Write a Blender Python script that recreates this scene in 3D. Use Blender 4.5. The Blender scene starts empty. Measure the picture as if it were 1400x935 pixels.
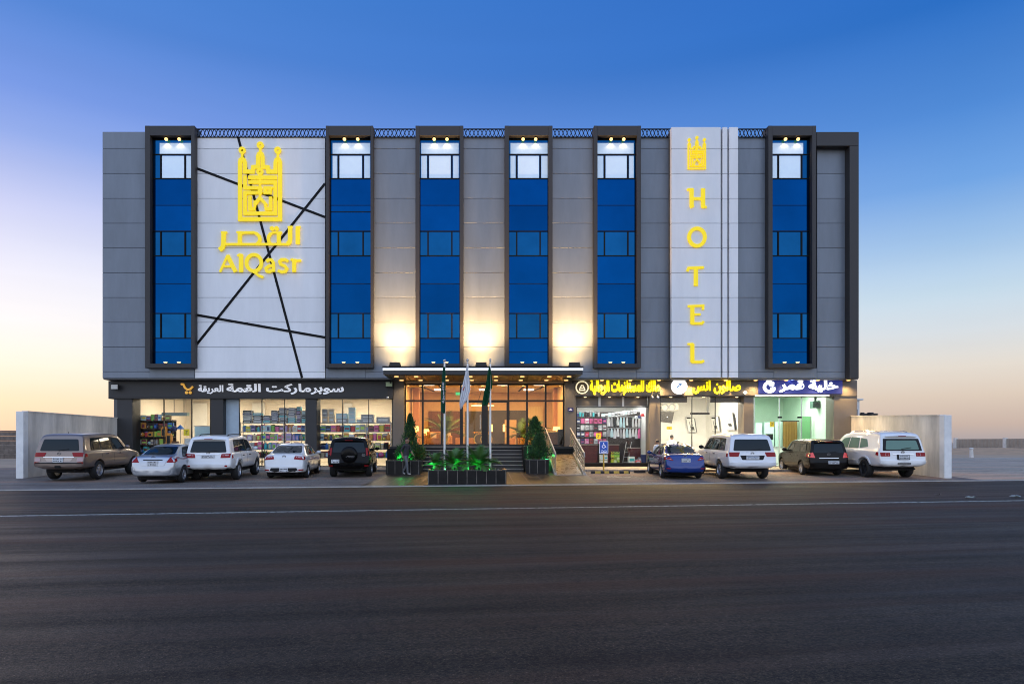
import bpy, bmesh, math, random, mathutils, mathutils.geometry
from mathutils import Vector, Matrix
from mathutils.bvhtree import BVHTree
R = math.radians
random.seed(7)
SC = bpy.context.scene
COL = SC.collection

# ------------------------------------------------------------------ camera, sky, sun, exposure
F, HZ, CX, CH = 900.0, 605.0, 660.0, 1.55
cam = bpy.data.objects.new('camera', bpy.data.cameras.new('camera')); COL.objects.link(cam)
SC.camera = cam
cam.location = (0, 0, CH); cam.rotation_euler = (R(90), 0, 0)
cam.data.sensor_width = 36.0; cam.data.lens = F/1400*36
cam.data.shift_y = (HZ-467.5)/1400; cam.data.shift_x = (700-CX)/1400
cam.data.clip_start = .05; cam.data.clip_end = 6000
SC.view_settings.view_transform = 'Standard'; SC.view_settings.look = 'None'
SC.view_settings.exposure = 0.0; SC.view_settings.gamma = 1.0
SC.cycles.use_denoising = True; SC.cycles.pixel_filter_type = 'BLACKMAN_HARRIS'; SC.cycles.filter_width = 1.05
SC.cycles.max_bounces = 8; SC.cycles.diffuse_bounces = 3; SC.cycles.glossy_bounces = 3
SC.cycles.transparent_max_bounces = 12; SC.cycles.sample_clamp_indirect = 6.0
SC.cycles.caustics_reflective = False; SC.cycles.caustics_refractive = False

SUN_EL, SUN_AZ = R(1.0), R(-38)          # just set, behind the left end of the hotel
W = bpy.data.worlds.new('World'); SC.world = W; W.use_nodes = True
nt = W.node_tree; N = nt.nodes; LK = nt.links
bg = N['Background']; wout = N['World Output']
sky = N.new('ShaderNodeTexSky'); sky.sky_type = 'NISHITA'; sky.sun_disc = False
sky.sun_elevation = SUN_EL; sky.sun_rotation = SUN_AZ; sky.ozone_density = 3.0
LK.new(sky.outputs[0], bg.inputs[0]); bg.inputs[1].default_value = 0.02
tc = N.new('ShaderNodeTexCoord'); sx = N.new('ShaderNodeSeparateXYZ'); LK.new(tc.outputs['Generated'], sx.inputs[0])
def mth(op, a, b=None, clamp=False):
    m = N.new('ShaderNodeMath'); m.operation = op; m.use_clamp = clamp
    for i, v in enumerate((a, b)):
        if v is None: continue
        if isinstance(v, (int, float)): m.inputs[i].default_value = v
        else: LK.new(v, m.inputs[i])
    return m.outputs[0]
def srgb(r, g, b):
    f = lambda c: (c/255/12.92 if c/255 <= .04045 else ((c/255+.055)/1.055)**2.4)
    return (f(r), f(g), f(b), 1)
yy = mth('MULTIPLY', sx.outputs[1], sx.outputs[1]); xx = mth('MULTIPLY', sx.outputs[0], sx.outputs[0])
den = mth('SQRT', mth('ADD', yy, mth('MULTIPLY', xx, 1.0)))
tt = mth('DIVIDE', mth('MAXIMUM', sx.outputs[2], 0.0), mth('ADD', den, .001))     # height over the glow
tn = mth('DIVIDE', tt, 0.8, True)
def ramp(stops):
    cr = N.new('ShaderNodeValToRGB'); LK.new(tn, cr.inputs[0]); e = cr.color_ramp.elements
    while len(e) < len(stops): e.new(.5)
    for i, (p, c) in enumerate(stops): e[i].position = p; e[i].color = srgb(*c)
    cr.color_ramp.interpolation = 'EASE' if False else 'LINEAR'
    return cr.outputs[0]
WEST = ramp([(0, (240, 200, 174)), (.02, (246, 212, 184)), (.064, (251, 229, 197)), (.1215, (253, 246, 228)), (.191, (251, 248, 249)), (.261, (239, 238, 250)), (.371, (206, 211, 246)), (.481, (148, 172, 234)),
             (.556, (120, 153, 228)), (.70, (84, 134, 214)), (.84, (72, 130, 210)), (1, (58, 112, 198))])
EAST = ramp([(0, (172, 164, 168)), (.028, (200, 179, 168)), (.073, (222, 204, 188)), (.119, (230, 221, 210)), (.175, (216, 223, 229)), (.232, (196, 217, 233)), (.311, (160, 195, 233)), (.402, (112, 163, 226)), (.515, (80, 138, 214)),
             (.685, (42, 110, 196)), (.84, (42, 106, 196)), (1, (28, 88, 178))])
az = mth('ADD', mth('MULTIPLY', mth('DIVIDE', sx.outputs[0], mth('SQRT', mth('ADD', xx, yy))), .85), .5, True)
mx = N.new('ShaderNodeMixRGB'); LK.new(az, mx.inputs[0]); LK.new(WEST, mx.inputs[1]); LK.new(EAST, mx.inputs[2])
hz = N.new('ShaderNodeTexNoise'); hm = N.new('ShaderNodeMapping'); hm.inputs['Scale'].default_value = (1.2, 1.2, 14); LK.new(tc.outputs['Generated'], hm.inputs[0]); LK.new(hm.outputs[0], hz.inputs[0])
hz.inputs['Scale'].default_value = 1.6; hz.inputs['Detail'].default_value = 5
hr = N.new('ShaderNodeMapRange'); LK.new(hz.outputs[0], hr.inputs[0]); hr.inputs[1].default_value = .3; hr.inputs[2].default_value = .7; hr.inputs[3].default_value = .98; hr.inputs[4].default_value = 1.02
hx = N.new('ShaderNodeMixRGB'); hx.blend_type = 'MULTIPLY'; hx.inputs[0].default_value = 1; LK.new(mx.outputs[0], hx.inputs[1]); LK.new(hr.outputs[0], hx.inputs[2]); mx = hx
# the twilight arch opposite the sunset: pale and much brighter, it is what lights the front
back = mth('MULTIPLY', mth('ADD', mth('MULTIPLY', sx.outputs[1], -1.0), .05), 2.2, True)
bgr = N.new('ShaderNodeMixRGB'); bgr.inputs[1].default_value = (1.50, 1.52, 1.58, 1); bgr.inputs[2].default_value = (.66, .90, 1.42, 1)
LK.new(mth('MULTIPLY', mth('MAXIMUM', sx.outputs[2], 0.0), 2.0, True), bgr.inputs[0])
pale = N.new('ShaderNodeMixRGB'); LK.new(bgr.outputs[0], pale.inputs[2])
LK.new(back, pale.inputs[0]); LK.new(mx.outputs[0], pale.inputs[1])
bg2 = N.new('ShaderNodeBackground'); LK.new(pale.outputs[0], bg2.inputs[0]); bg2.inputs[1].default_value = 1.0
add = N.new('ShaderNodeAddShader'); LK.new(bg.outputs[0], add.inputs[0]); LK.new(bg2.outputs[0], add.inputs[1])
LK.new(add.outputs[0], wout.inputs[0])

sd = bpy.data.lights.new('sun', 'SUN'); sun = bpy.data.objects.new('sun', sd); COL.objects.link(sun)
sd.energy = 0.25; sd.angle = R(14); sd.color = (1, .78, .6)
sun.rotation_euler = (R(90)-R(4), 0, -SUN_AZ+R(180))

# ------------------------------------------------------------------ helpers
def PX(px, d): return (px-CX)*d/F
def PZ(py, d): return CH+(HZ-py)*d/F
MATS = {}
def mat(name, col, rough=.55, metal=0.0, spec=.5, var=0.0, vscale=3.0, bump=0.0, bscale=60.0, emit=None, es=0.0, coat=0.0, stretch=None, orand=0.0, island=0.0):
    if name in MATS: return MATS[name]
    m = bpy.data.materials.new(name); m.use_nodes = True; MATS[name] = m
    n = m.node_tree.nodes; l = m.node_tree.links; b = n['Principled BSDF']
    b.inputs['Base Color'].default_value = (*col, 1); b.inputs['Roughness'].default_value = rough
    b.inputs['Metallic'].default_value = metal; b.inputs['Specular IOR Level'].default_value = spec
    b.inputs['Coat Weight'].default_value = coat; b.inputs['Coat Roughness'].default_value = .05
    if emit: b.inputs['Emission Color'].default_value = (*emit, 1); b.inputs['Emission Strength'].default_value = es
    if var or bump:
        t = n.new('ShaderNodeTexCoord'); src = t.outputs['Object']
        if stretch:
            mp = n.new('ShaderNodeMapping'); mp.inputs['Scale'].default_value = stretch; l.new(src, mp.inputs[0]); src = mp.outputs[0]
    if var:
        t1 = n.new('ShaderNodeTexNoise'); t1.inputs['Scale'].default_value = vscale; t1.inputs['Detail'].default_value = 6; t1.inputs['Roughness'].default_value = .65
        l.new(src, t1.inputs[0])
        r = n.new('ShaderNodeMapRange'); r.inputs[1].default_value = .3; r.inputs[2].default_value = .7; r.inputs[3].default_value = 1-var; r.inputs[4].default_value = 1+var
        l.new(t1.outputs[0], r.inputs[0])
        h = n.new('ShaderNodeMixRGB'); h.blend_type = 'MULTIPLY'; h.inputs[0].default_value = 1; h.inputs[1].default_value = (*col, 1)
        l.new(r.outputs[0], h.inputs[2]); l.new(h.outputs[0], b.inputs['Base Color'])
        r2 = n.new('ShaderNodeMapRange'); r2.inputs[3].default_value = max(.02, rough-.12*var*4); r2.inputs[4].default_value = min(1, rough+.12*var*4)
        l.new(t1.outputs[0], r2.inputs[0]); l.new(r2.outputs[0], b.inputs['Roughness'])
    if var and island:                       # every cladding sheet a slightly different tone
        gi = n.new('ShaderNodeNewGeometry'); rr = n.new('ShaderNodeMapRange'); rr.inputs[3].default_value = 1-island; rr.inputs[4].default_value = 1+island; l.new(gi.outputs['Random Per Island'], rr.inputs[0])
        h2 = n.new('ShaderNodeMixRGB'); h2.blend_type = 'MULTIPLY'; h2.inputs[0].default_value = 1; l.new(h.outputs[0], h2.inputs[1]); l.new(rr.outputs[0], h2.inputs[2]); l.new(h2.outputs[0], b.inputs['Base Color'])
    if var and orand:                        # each pane / panel a shade of its own
        oi = n.new('ShaderNodeObjectInfo'); rr = n.new('ShaderNodeMapRange'); rr.inputs[3].default_value = 1-orand; rr.inputs[4].default_value = 1+orand; l.new(oi.outputs['Random'], rr.inputs[0])
        h2 = n.new('ShaderNodeMixRGB'); h2.blend_type = 'MULTIPLY'; h2.inputs[0].default_value = 1; l.new(h.outputs[0], h2.inputs[1]); l.new(rr.outputs[0], h2.inputs[2]); l.new(h2.outputs[0], b.inputs['Base Color'])
    if bump:
        t2 = n.new('ShaderNodeTexNoise'); t2.inputs['Scale'].default_value = bscale; t2.inputs['Detail'].default_value = 4; l.new(src, t2.inputs[0])
        bp = n.new('ShaderNodeBump'); bp.inputs['Strength'].default_value = bump; bp.inputs['Distance'].default_value = .02
        l.new(t2.outputs[0], bp.inputs['Height']); l.new(bp.outputs[0], b.inputs['Normal'])
    return m
def glass_mat(name, tint=(1, 1, 1), refl=.12, rough=.02):
    if name in MATS: return MATS[name]
    m = bpy.data.materials.new(name); m.use_nodes = True; MATS[name] = m
    n = m.node_tree.nodes; l = m.node_tree.links; n.remove(n['Principled BSDF'])
    tr = n.new('ShaderNodeBsdfTransparent'); tr.inputs[0].default_value = (*tint, 1)
    gl = n.new('ShaderNodeBsdfGlossy'); gl.inputs['Roughness'].default_value = rough
    fr = n.new('ShaderNodeFresnel'); fr.inputs[0].default_value = 1.45
    ad = n.new('ShaderNodeMath'); ad.operation = 'MULTIPLY'; ad.inputs[1].default_value = refl/.04; l.new(fr.outputs[0], ad.inputs[0]); ad.use_clamp = True
    mi = n.new('ShaderNodeMixShader'); l.new(ad.outputs[0], mi.inputs[0]); l.new(tr.outputs[0], mi.inputs[1]); l.new(gl.outputs[0], mi.inputs[2])
    l.new(mi.outputs[0], n['Material Output'].inputs[0])
    return m

def tag(o, label=None, cat=None, group=None, kind=None):
    if label: o['label'] = label
    if cat: o['category'] = cat
    if group: o['group'] = group
    if kind: o['kind'] = kind
    return o
def thing(name, label, cat, loc=(0, 0, 0), group=None):
    o = bpy.data.objects.new(name, None); o.empty_display_size = .2; COL.objects.link(o)
    o.location = loc
    return tag(o, label, cat, group)
def wloc(o):
    v = Vector((0, 0, 0))
    while o is not None: v += o.location; o = o.parent
    return v
def copy_tree(o, parent=None):
    c = o.copy(); COL.objects.link(c); c.parent = parent
    for ch in list(o.children): copy_tree(ch, c)
    return c

class MB:
    def __init__(s): s.b = bmesh.new()
    def box(s, x0, x1, y0, y1, z0, z1, bev=0.0, seg=1):
        r = bmesh.ops.create_cube(s.b, size=1.0)
        for v in r['verts']: v.co = Vector((x0+(v.co.x+.5)*(x1-x0), y0+(v.co.y+.5)*(y1-y0), z0+(v.co.z+.5)*(z1-z0)))
        if bev:
            es = list({e for v in r['verts'] for e in v.link_edges})
            bmesh.ops.bevel(s.b, geom=es, offset=bev, segments=seg, affect='EDGES', profile=.7)
        return s
    def bar(s, p, q, w, h=None):
        p = Vector(p); q = Vector(q); d = q-p; L = d.length; h = h or w
        m = Matrix.Translation((p+q)/2) @ d.to_track_quat('Y', 'Z').to_matrix().to_4x4()
        r = bmesh.ops.create_cube(s.b, size=1.0)
        for v in r['verts']: v.co = m @ Vector((v.co.x*w, v.co.y*L, v.co.z*h))
        return s
    def cyl(s, p, q, r0, r1=None, n=12, caps=True):
        p = Vector(p); q = Vector(q); d = q-p; r1 = r0 if r1 is None else r1
        m = Matrix.Translation((p+q)/2) @ d.to_track_quat('Z', 'Y').to_matrix().to_4x4()
        bmesh.ops.create_cone(s.b, cap_ends=caps, segments=n, radius1=r0, radius2=max(r1, 1e-4), depth=d.length, matrix=m)
        return s
    def tube(s, pts, r, n=8):
        for a, b in zip(pts, pts[1:]): s.cyl(a, b, r, r, n)
        return s
    def ball(s, c, r, sub=2, sc=(1, 1, 1)):
        m = Matrix.Translation(c) @ Matrix.Diagonal((*sc, 1))
        bmesh.ops.create_icosphere(s.b, subdivisions=sub, radius=r, matrix=m); return s
    def lathe(s, c, prof, n=24, axis='Z', closed=False):
        rings = []
        for (r, h) in prof:
            ring = []
            for k in range(n):
                a = 2*math.pi*k/n
                p = (r*math.cos(a), r*math.sin(a), h)
                if axis == 'X': p = (p[2], p[0], p[1])
                elif axis == 'Y': p = (p[0], p[2], p[1])
                ring.append(s.b.verts.new(Vector(c)+Vector(p)))
            rings.append(ring)
        pr = list(zip(rings, rings[1:])) + ([(rings[-1], rings[0])] if closed else [])
        for a, b in pr:
            for k in range(n): s.b.faces.new((a[k], a[(k+1) % n], b[(k+1) % n], b[k]))
        if not closed:
            for ring, (r, h) in ((rings[0], prof[0]), (rings[-1], prof[-1])):
                if r > 1e-3: s.b.faces.new(ring)
        return s
    def prism(s, pts, d0, d1, plane='XZ'):
        def mk(a, b, d): return {'XZ': (a, d, b), 'YZ': (d, a, b), 'XY': (a, b, d)}[plane]
        f = [s.b.verts.new(mk(a, b, d0)) for a, b in pts]; k = [s.b.verts.new(mk(a, b, d1)) for a, b in pts]
        n = len(pts); s.b.faces.new(f); s.b.faces.new(k[::-1])
        for i in range(n): s.b.faces.new((f[i], f[(i+1) % n], k[(i+1) % n], k[i]))
        return s
    def ribbon(s, pts, w, d0, d1, closed=False):
        P = [Vector((p[0], p[1])) for p in pts]; n = len(P); Lf, Rt = [], []
        for i in range(n):
            a = P[i-1] if (i > 0 or closed) else None; c = P[(i+1) % n] if (i < n-1 or closed) else None
            ds = []
            if a is not None: ds.append((P[i]-a).normalized())
            if c is not None: ds.append((c-P[i]).normalized())
            if len(ds) == 2:
                t = ds[0]+ds[1]
                if t.length < 1e-4: t = ds[0]
                t.normalize(); k = 1/max(.45, t.dot(ds[0]))
            else: t = ds[0]; k = 1
            nv = Vector((-t.y, t.x))*w/2*k
            Lf.append(P[i]+nv); Rt.append(P[i]-nv)
        q = [[s.b.verts.new((v.x, d, v.y)) for v in side] for d in (d0, d1) for side in (Lf, Rt)]
        lf, rf, lb, rb = q
        for i in range(n if closed else n-1):
            j = (i+1) % n
            for a, b, c, d in ((lf, lf, rf, rf), (lb, lb, rb, rb), (lf, lf, lb, lb), (rf, rf, rb, rb)):
                s.b.faces.new((a[i], b[j], c[j], d[i]))
        if not closed:
            for i in (0, n-1): s.b.faces.new((lf[i], rf[i], rb[i], lb[i]))
        return s
    def ring(s, cx, cz, ro, ri, d0, d1, n=24):
        return s.ribbon([(cx+(ro+ri)/2*math.cos(2*math.pi*k/n), cz+(ro+ri)/2*math.sin(2*math.pi*k/n)) for k in range(n)], ro-ri, d0, d1, True)
    def ellipse(s, cx, cz, rx, rz, w, d0, d1, a0=0, a1=360, n=32):
        full = (a1-a0) >= 360
        return s.ribbon([(cx+rx*math.cos(R(a0+(a1-a0)*k/(n if full else n-1))), cz+rz*math.sin(R(a0+(a1-a0)*k/(n if full else n-1)))) for k in range(n)], w, d0, d1, full)
    def disc(s, cx, cz, r, d0, d1, n=20):
        return s.prism([(cx+r*math.cos(2*math.pi*k/n), cz+r*math.sin(2*math.pi*k/n)) for k in range(n)], d0, d1)
    def quad(s, a, b, c, d):
        s.b.faces.new([s.b.verts.new(p) for p in (a, b, c, d)]); return s
    def build(s, name, m, parent=None, smooth=False, label=None, cat=None, group=None, kind=None, ang=40):
        bmesh.ops.recalc_face_normals(s.b, faces=s.b.faces)
        me = bpy.data.meshes.new(name)
        if parent is not None: off = wloc(parent)
        else:
            co = [v.co for v in s.b.verts]
            lo = [min(c[i] for c in co) for i in range(3)]; hi = [max(c[i] for c in co) for i in range(3)]
            off = Vector(((lo[0]+hi[0])/2, (lo[1]+hi[1])/2, lo[2])) if kind != 'structure' else Vector((0, 0, 0))
        for v in s.b.verts: v.co -= off
        s.b.to_mesh(me); s.b.free()
        for mm in (m if isinstance(m, (list, tuple)) else [m]): me.materials.append(mm)
        if smooth:
            for p in me.polygons: p.use_smooth = True
            try: me.set_sharp_from_angle(angle=R(ang))
            except Exception: pass
        o = bpy.data.objects.new(name, me); COL.objects.link(o)
        if parent is not None: o.parent = parent
        else: o.location = off
        return tag(o, label, cat, group, kind)

FORMS = {}
_c = 0xFE8D
for _ch in 'ابةتثجحخدذرزسشصضطظعغفقكلمنهوىي':
    _n = 2 if _ch in 'اةدذرزوى' else 4
    FORMS[_ch] = (_c, _n); _c += _n
def shape_ar(t):
    out = []
    for i, ch in enumerate(t):
        if ch not in FORMS: out.append(ch); continue
        c, n = FORMS[ch]
        prev = i > 0 and t[i-1] in FORMS and FORMS[t[i-1]][1] == 4
        nxt = n == 4 and i+1 < len(t) and t[i+1] in FORMS
        out.append(chr(c + ((3 if nxt else 1) if prev else (2 if nxt else 0))))
    return ''.join(reversed(out))
def text(name, body, m, x0, x1, z0, z1, d0, depth, parent, bold=0.0, arabic=False, rot=None):
    cu = bpy.data.curves.new(name, 'FONT'); cu.body = shape_ar(body) if arabic else body
    cu.size = 1; cu.extrude = .02; cu.offset = bold; cu.resolution_u = 4
    t = bpy.data.objects.new(name, cu); COL.objects.link(t)
    dg = bpy.context.evaluated_depsgraph_get(); dg.update()
    me = bpy.data.meshes.new_from_object(t.evaluated_get(dg)); bpy.data.objects.remove(t); bpy.data.curves.remove(cu)
    vs = me.vertices
    ax, bx = min(v.co.x for v in vs), max(v.co.x for v in vs); ay, by = min(v.co.y for v in vs), max(v.co.y for v in vs)
    off = wloc(parent) if parent else Vector((0, 0, 0))
    for v in vs:
        u = (v.co.x-ax)/(bx-ax); w = (v.co.y-ay)/(by-ay)
        v.co = Vector((x0+u*(x1-x0), d0 if v.co.z > 0 else d0+depth, z0+w*(z1-z0))) - off
    me.materials.clear(); me.materials.append(m)
    o = bpy.data.objects.new(name, me); COL.objects.link(o); o.parent = parent
    return o
def lamp(name, kind, loc, power, col, parent=None, target=None, size=.1, spot=100, blend=.6, sy=None):
    d = bpy.data.lights.new(name, kind); d.energy = power; d.color = col
    if kind == 'AREA':
        d.size = size
        if sy: d.shape = 'RECTANGLE'; d.size_y = sy
    else: d.shadow_soft_size = size
    if kind == 'SPOT': d.spot_size = R(spot); d.spot_blend = blend
    o = bpy.data.objects.new(name, d); COL.objects.link(o); o.location = loc
    if target is not None: o.rotation_euler = (Vector(target)-Vector(loc)).to_track_quat('-Z', 'Y').to_euler()
    return o
WARM = (1, .70, .36)
# ------------------------------------------------------------------ ground, road, apron
TR = math.tan(R(8.6)); KY = 23.85                      # the road runs 8.6 degrees off the facade
CA, SA = math.cos(R(8.6)), math.sin(R(8.6))
def rd(u, v): return (u*CA - v*SA, KY + u*SA + v*CA)      # u along the kerb, v towards the hotel
m_sand = mat('sand', (.52, .35, .21), .95, var=.25, vscale=.35, bump=.4, bscale=6)
MB().quad((-2500, -600, -.03), (2500, -600, -.03), (2500, 4500, -.03), (-2500, 4500, -.03)).build('ground', m_sand, kind='structure')
def asphalt(name, base, bands, gl=.5, tintm=1.0):
    m = bpy.data.materials.new(name); m.use_nodes = True; n = m.node_tree.nodes; l = m.node_tree.links; b = n['Principled BSDF']
    t = n.new('ShaderNodeTexCoord'); mp = n.new('ShaderNodeMapping'); mp.inputs['Rotation'].default_value = (0, 0, R(-8.6)); l.new(t.outputs['Object'], mp.inputs[0])
    def noise(scale, det, st=None):
        q = n.new('ShaderNodeTexNoise'); q.inputs['Scale'].default_value = scale; q.inputs['Detail'].default_value = det; q.inputs['Roughness'].default_value = .6
        if st:
            m2 = n.new('ShaderNodeMapping'); m2.inputs['Scale'].default_value = st; l.new(mp.outputs[0], m2.inputs[0]); l.new(m2.outputs[0], q.inputs[0])
        else: l.new(mp.outputs[0], q.inputs[0])
        return q.outputs[0]
    def rng(v, a, c, lo, hi):
        r = n.new('ShaderNodeMapRange'); l.new(v, r.inputs[0])
        for i, x in enumerate((a, c, lo, hi)): r.inputs[i+1].default_value = x
        return r.outputs[0]
    def mul(a, c):
        q = n.new('ShaderNodeMath'); q.operation = 'MULTIPLY'; l.new(a, q.inputs[0]); l.new(c, q.inputs[1]); return q.outputs[0]
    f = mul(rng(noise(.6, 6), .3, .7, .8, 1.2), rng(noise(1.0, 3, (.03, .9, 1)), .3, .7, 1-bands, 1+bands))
    f = mul(f, rng(noise(1.0, 2, (.012, 3.2, 1)), .35, .65, 1-bands*.5, 1+bands*.5))  # lengthwise tone bands, like wear but also imitating light streaks
    f = mul(f, rng(noise(120, 2), .35, .65, .5, 1.6))
    f = mul(f, rng(noise(40, 3), .38, .62, .42, 1.7))
    vc = n.new('ShaderNodeTexVoronoi'); vc.feature = 'DISTANCE_TO_EDGE'; vc.inputs['Scale'].default_value = .42
    wv = n.new('ShaderNodeTexNoise'); wv.inputs['Scale'].default_value = 1.6; wv.inputs['Detail'].default_value = 5; l.new(mp.outputs[0], wv.inputs[0])
    wm = n.new('ShaderNodeMixRGB'); wm.inputs[0].default_value = .22; l.new(mp.outputs[0], wm.inputs[1]); l.new(wv.outputs['Color'], wm.inputs[2]); l.new(wm.outputs[0], vc.inputs[0])
    f = mul(f, rng(vc.outputs['Distance'], .0, .010, .74, 1.0))
    f = mul(f, rng(noise(.9, 3, (.5, 1.4, 1)), .60, .66, 1.0, .74))
    f = mul(f, rng(noise(2.6, 2), .66, .72, 1.0, .62))
    v = n.new('ShaderNodeTexVoronoi'); v.inputs['Scale'].default_value = 42; l.new(mp.outputs[0], v.inputs[0])
    f = mul(f, rng(v.outputs['Distance'], .05, .3, 2.4, .76))
    h = n.new('ShaderNodeMixRGB'); h.blend_type = 'MULTIPLY'; h.inputs[0].default_value = 1; h.inputs[1].default_value = (*base, 1); l.new(f, h.inputs[2])
    # reddish lengthwise bands put into the colour, echoing vehicle light trails
    streak = n.new('ShaderNodeMixRGB'); streak.inputs[2].default_value = (base[0]*1.5*tintm, base[1]*1.1, base[2]*.95, 1)
    l.new(rng(noise(1.0, 3, (.02, .55, 1)), .5, .68, 0, .75), streak.inputs[0]); l.new(h.outputs[0], streak.inputs[1])
    l.new(streak.outputs[0], b.inputs['Base Color'])
    l.new(rng(noise(2.0, 4, (.06, 1, 1)), .3, .7, gl-.08, gl+.14), b.inputs['Roughness'])
    bp = n.new('ShaderNodeBump'); bp.inputs['Strength'].default_value = .85; bp.inputs['Distance'].default_value = .016
    l.new(noise(62, 3), bp.inputs['Height']); l.new(bp.outputs[0], b.inputs['Normal'])
    b.inputs['Specular IOR Level'].default_value = .22
    MATS[name] = m
    return m
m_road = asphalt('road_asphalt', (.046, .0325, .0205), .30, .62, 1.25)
m_apron = asphalt('apron_asphalt', (.21, .178, .15), .14, .75)
def sheet(name, pts, m, kind='structure', thick=0):
    mb = MB(); mb.b.faces.new([mb.b.verts.new(p) for p in pts]); return mb.build(name, m, kind=kind)
def grid_sheet(name, u0, u1, v0, v1, nu, nv, zf, m):
    mb = MB(); g = [[mb.b.verts.new((*rd(u0+(u1-u0)*i/nu, v0+(v1-v0)*j/nv), 0)) for j in range(nv+1)] for i in range(nu+1)]
    for r_ in g:
        for v in r_: v.co.z = zf(v.co.x, v.co.y)
    for i in range(nu):
        for j in range(nv): mb.b.faces.new((g[i][j], g[i+1][j], g[i+1][j+1], g[i][j+1]))
    return mb.build(name, m, kind='structure')
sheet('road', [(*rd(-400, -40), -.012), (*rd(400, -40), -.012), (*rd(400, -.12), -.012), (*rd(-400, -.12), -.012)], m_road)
def gz(x, y):                                            # the parking apron climbs gently to the hotel
    return max(0.0, min(.15, (y-26.5)*.028))
mb = MB()
xs = [-60, -40, -22, -15, -8, 0, 8, 15, 20.6]
rows = []
for x in xs:
    y0 = KY + x*TR
    rows.append([mb.b.verts.new((x, y, gz(x, y))) for y in (y0, max(26.5, y0+.2), 28, 30, 31.7, 33, 36.5)])
for a, b in zip(rows, rows[1:]):
    for j in range(len(a)-1): mb.b.faces.new((a[j], b[j], b[j+1], a[j+1]))
mb.build('parking_apron', m_apron, kind='structure')
# side track on the right, dusty and pale
m_track = asphalt('track_dust', (.52, .42, .31), .2, .85)
sheet('side_road', [(20.6, KY+20.6*TR, -.006), (75, KY+75*TR, -.006), (120, 62, -.006), (60, 70, -.006), (24, 60, -.006)], m_track)
m_kerb = mat('kerb_concrete', (.42, .40, .37), .8, var=.2, vscale=4, bump=.2)
mb = MB()
for k in range(-30, 26):
    a = rd(k*1.0+.004, -.10); b = rd(k*1.0+.996, -.10); c = rd(k*1.0+.996, .05); d = rd(k*1.0+.004, .05)
    z1 = .018
    vs = [mb.b.verts.new((*p, z)) for z in (-.03, z1) for p in (a, b, c, d)]
    for f in ((0, 1, 2, 3), (4, 5, 6, 7), (0, 1, 5, 4), (1, 2, 6, 5), (2, 3, 7, 6), (3, 0, 4, 7)): mb.b.faces.new([vs[i] for i in f])
mb.build('kerb_strip', m_kerb, kind='structure')
def paint(name, col, wear, stretch=(1, 1, 1)):
    m = bpy.data.materials.new(name); m.use_nodes = True; n = m.node_tree.nodes; l = m.node_tree.links; b = n['Principled BSDF']
    b.inputs['Base Color'].default_value = (*col, 1); b.inputs['Roughness'].default_value = .7
    t = n.new('ShaderNodeTexCoord'); q = n.new('ShaderNodeTexNoise'); q.inputs['Scale'].default_value = 9; q.inputs['Detail'].default_value = 8; q.inputs['Roughness'].default_value = .75
    l.new(t.outputs['Object'], q.inputs[0]); r = n.new('ShaderNodeMapRange'); l.new(q.outputs[0], r.inputs[0])
    for i, x in enumerate((wear-.06, wear+.06, 0, 1)): r.inputs[i+1].default_value = x
    tr = n.new('ShaderNodeBsdfTransparent'); mi = n.new('ShaderNodeMixShader'); l.new(r.outputs[0], mi.inputs[0]); l.new(tr.outputs[0], mi.inputs[1]); l.new(b.outputs[0], mi.inputs[2])
    l.new(mi.outputs[0], n['Material Output'].inputs[0]); return m
m_line = paint('road_paint', (.42, .43, .38), .44); m_line2 = paint('road_paint_worn', (.22, .25, .25), .5)
def lane_line(v0, v1, m, u0=-60, u1=70): sheet('road_marking', [(*rd(u0, v0), -.006), (*rd(u1, v0), -.006), (*rd(u1, v1), -.006), (*rd(u0, v1), -.006)], m)
lane_line(-8.32, -8.14, m_line)
# parking bay lines, worn
for x in (-18.0, -14.6, -11.7, -9.4, -6.9, 6.6, 9.6, 13.0, 16.2):
    y0 = KY+x*TR+.3
    mb = MB()
    ys = [y0, 26.5, 31.3]
    pts = [(x+.0, y, gz(x, y)+.006) for y in ys if y >= y0]
    for p, q in zip(pts, pts[1:]): mb.quad((p[0]-.05, p[1], p[2]), (p[0]+.05, p[1], p[2]), (q[0]+.05, q[1], q[2]), (q[0]-.05, q[1], q[2]))
    mb.build('parking_line', m_line2, kind='structure')
# dark tiled forecourt in front of the steps
def tiles(name, c1, c2, sx_, sy_, rough=.35):
    m = bpy.data.materials.new(name); m.use_nodes = True; n = m.node_tree.nodes; l = m.node_tree.links; b = n['Principled BSDF']
    t = n.new('ShaderNodeTexCoord'); br = n.new('ShaderNodeTexBrick'); l.new(t.outputs['Object'], br.inputs[0])
    br.offset = 0; br.inputs['Scale'].default_value = 1; br.inputs['Brick Width'].default_value = sx_; br.inputs['Row Height'].default_value = sy_; br.inputs['Mortar Size'].default_value = .012
    br.inputs[1].default_value = (*c1, 1); br.inputs[2].default_value = (*c2, 1); br.inputs[3].default_value = (.16, .14, .12, 1)
    q = n.new('ShaderNodeTexNoise'); q.inputs['Scale'].default_value = 3; q.inputs['Detail'].default_value = 8; l.new(t.outputs['Object'], q.inputs[0])
    h = n.new('ShaderNodeMixRGB'); h.blend_type = 'MULTIPLY'; h.inputs[0].default_value = 1; l.new(br.outputs[0], h.inputs[1])
    r = n.new('ShaderNodeMapRange'); l.new(q.outputs[0], r.inputs[0]); r.inputs[1].default_value = .3; r.inputs[2].default_value = .7; r.inputs[3].default_value = .6; r.inputs[4].default_value = 1.5
    l.new(r.outputs[0], h.inputs[2]); l.new(h.outputs[0], b.inputs['Base Color']); b.inputs['Roughness'].default_value = rough; b.inputs['Specular IOR Level'].default_value = .25
    MATS[name] = m; return m
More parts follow.
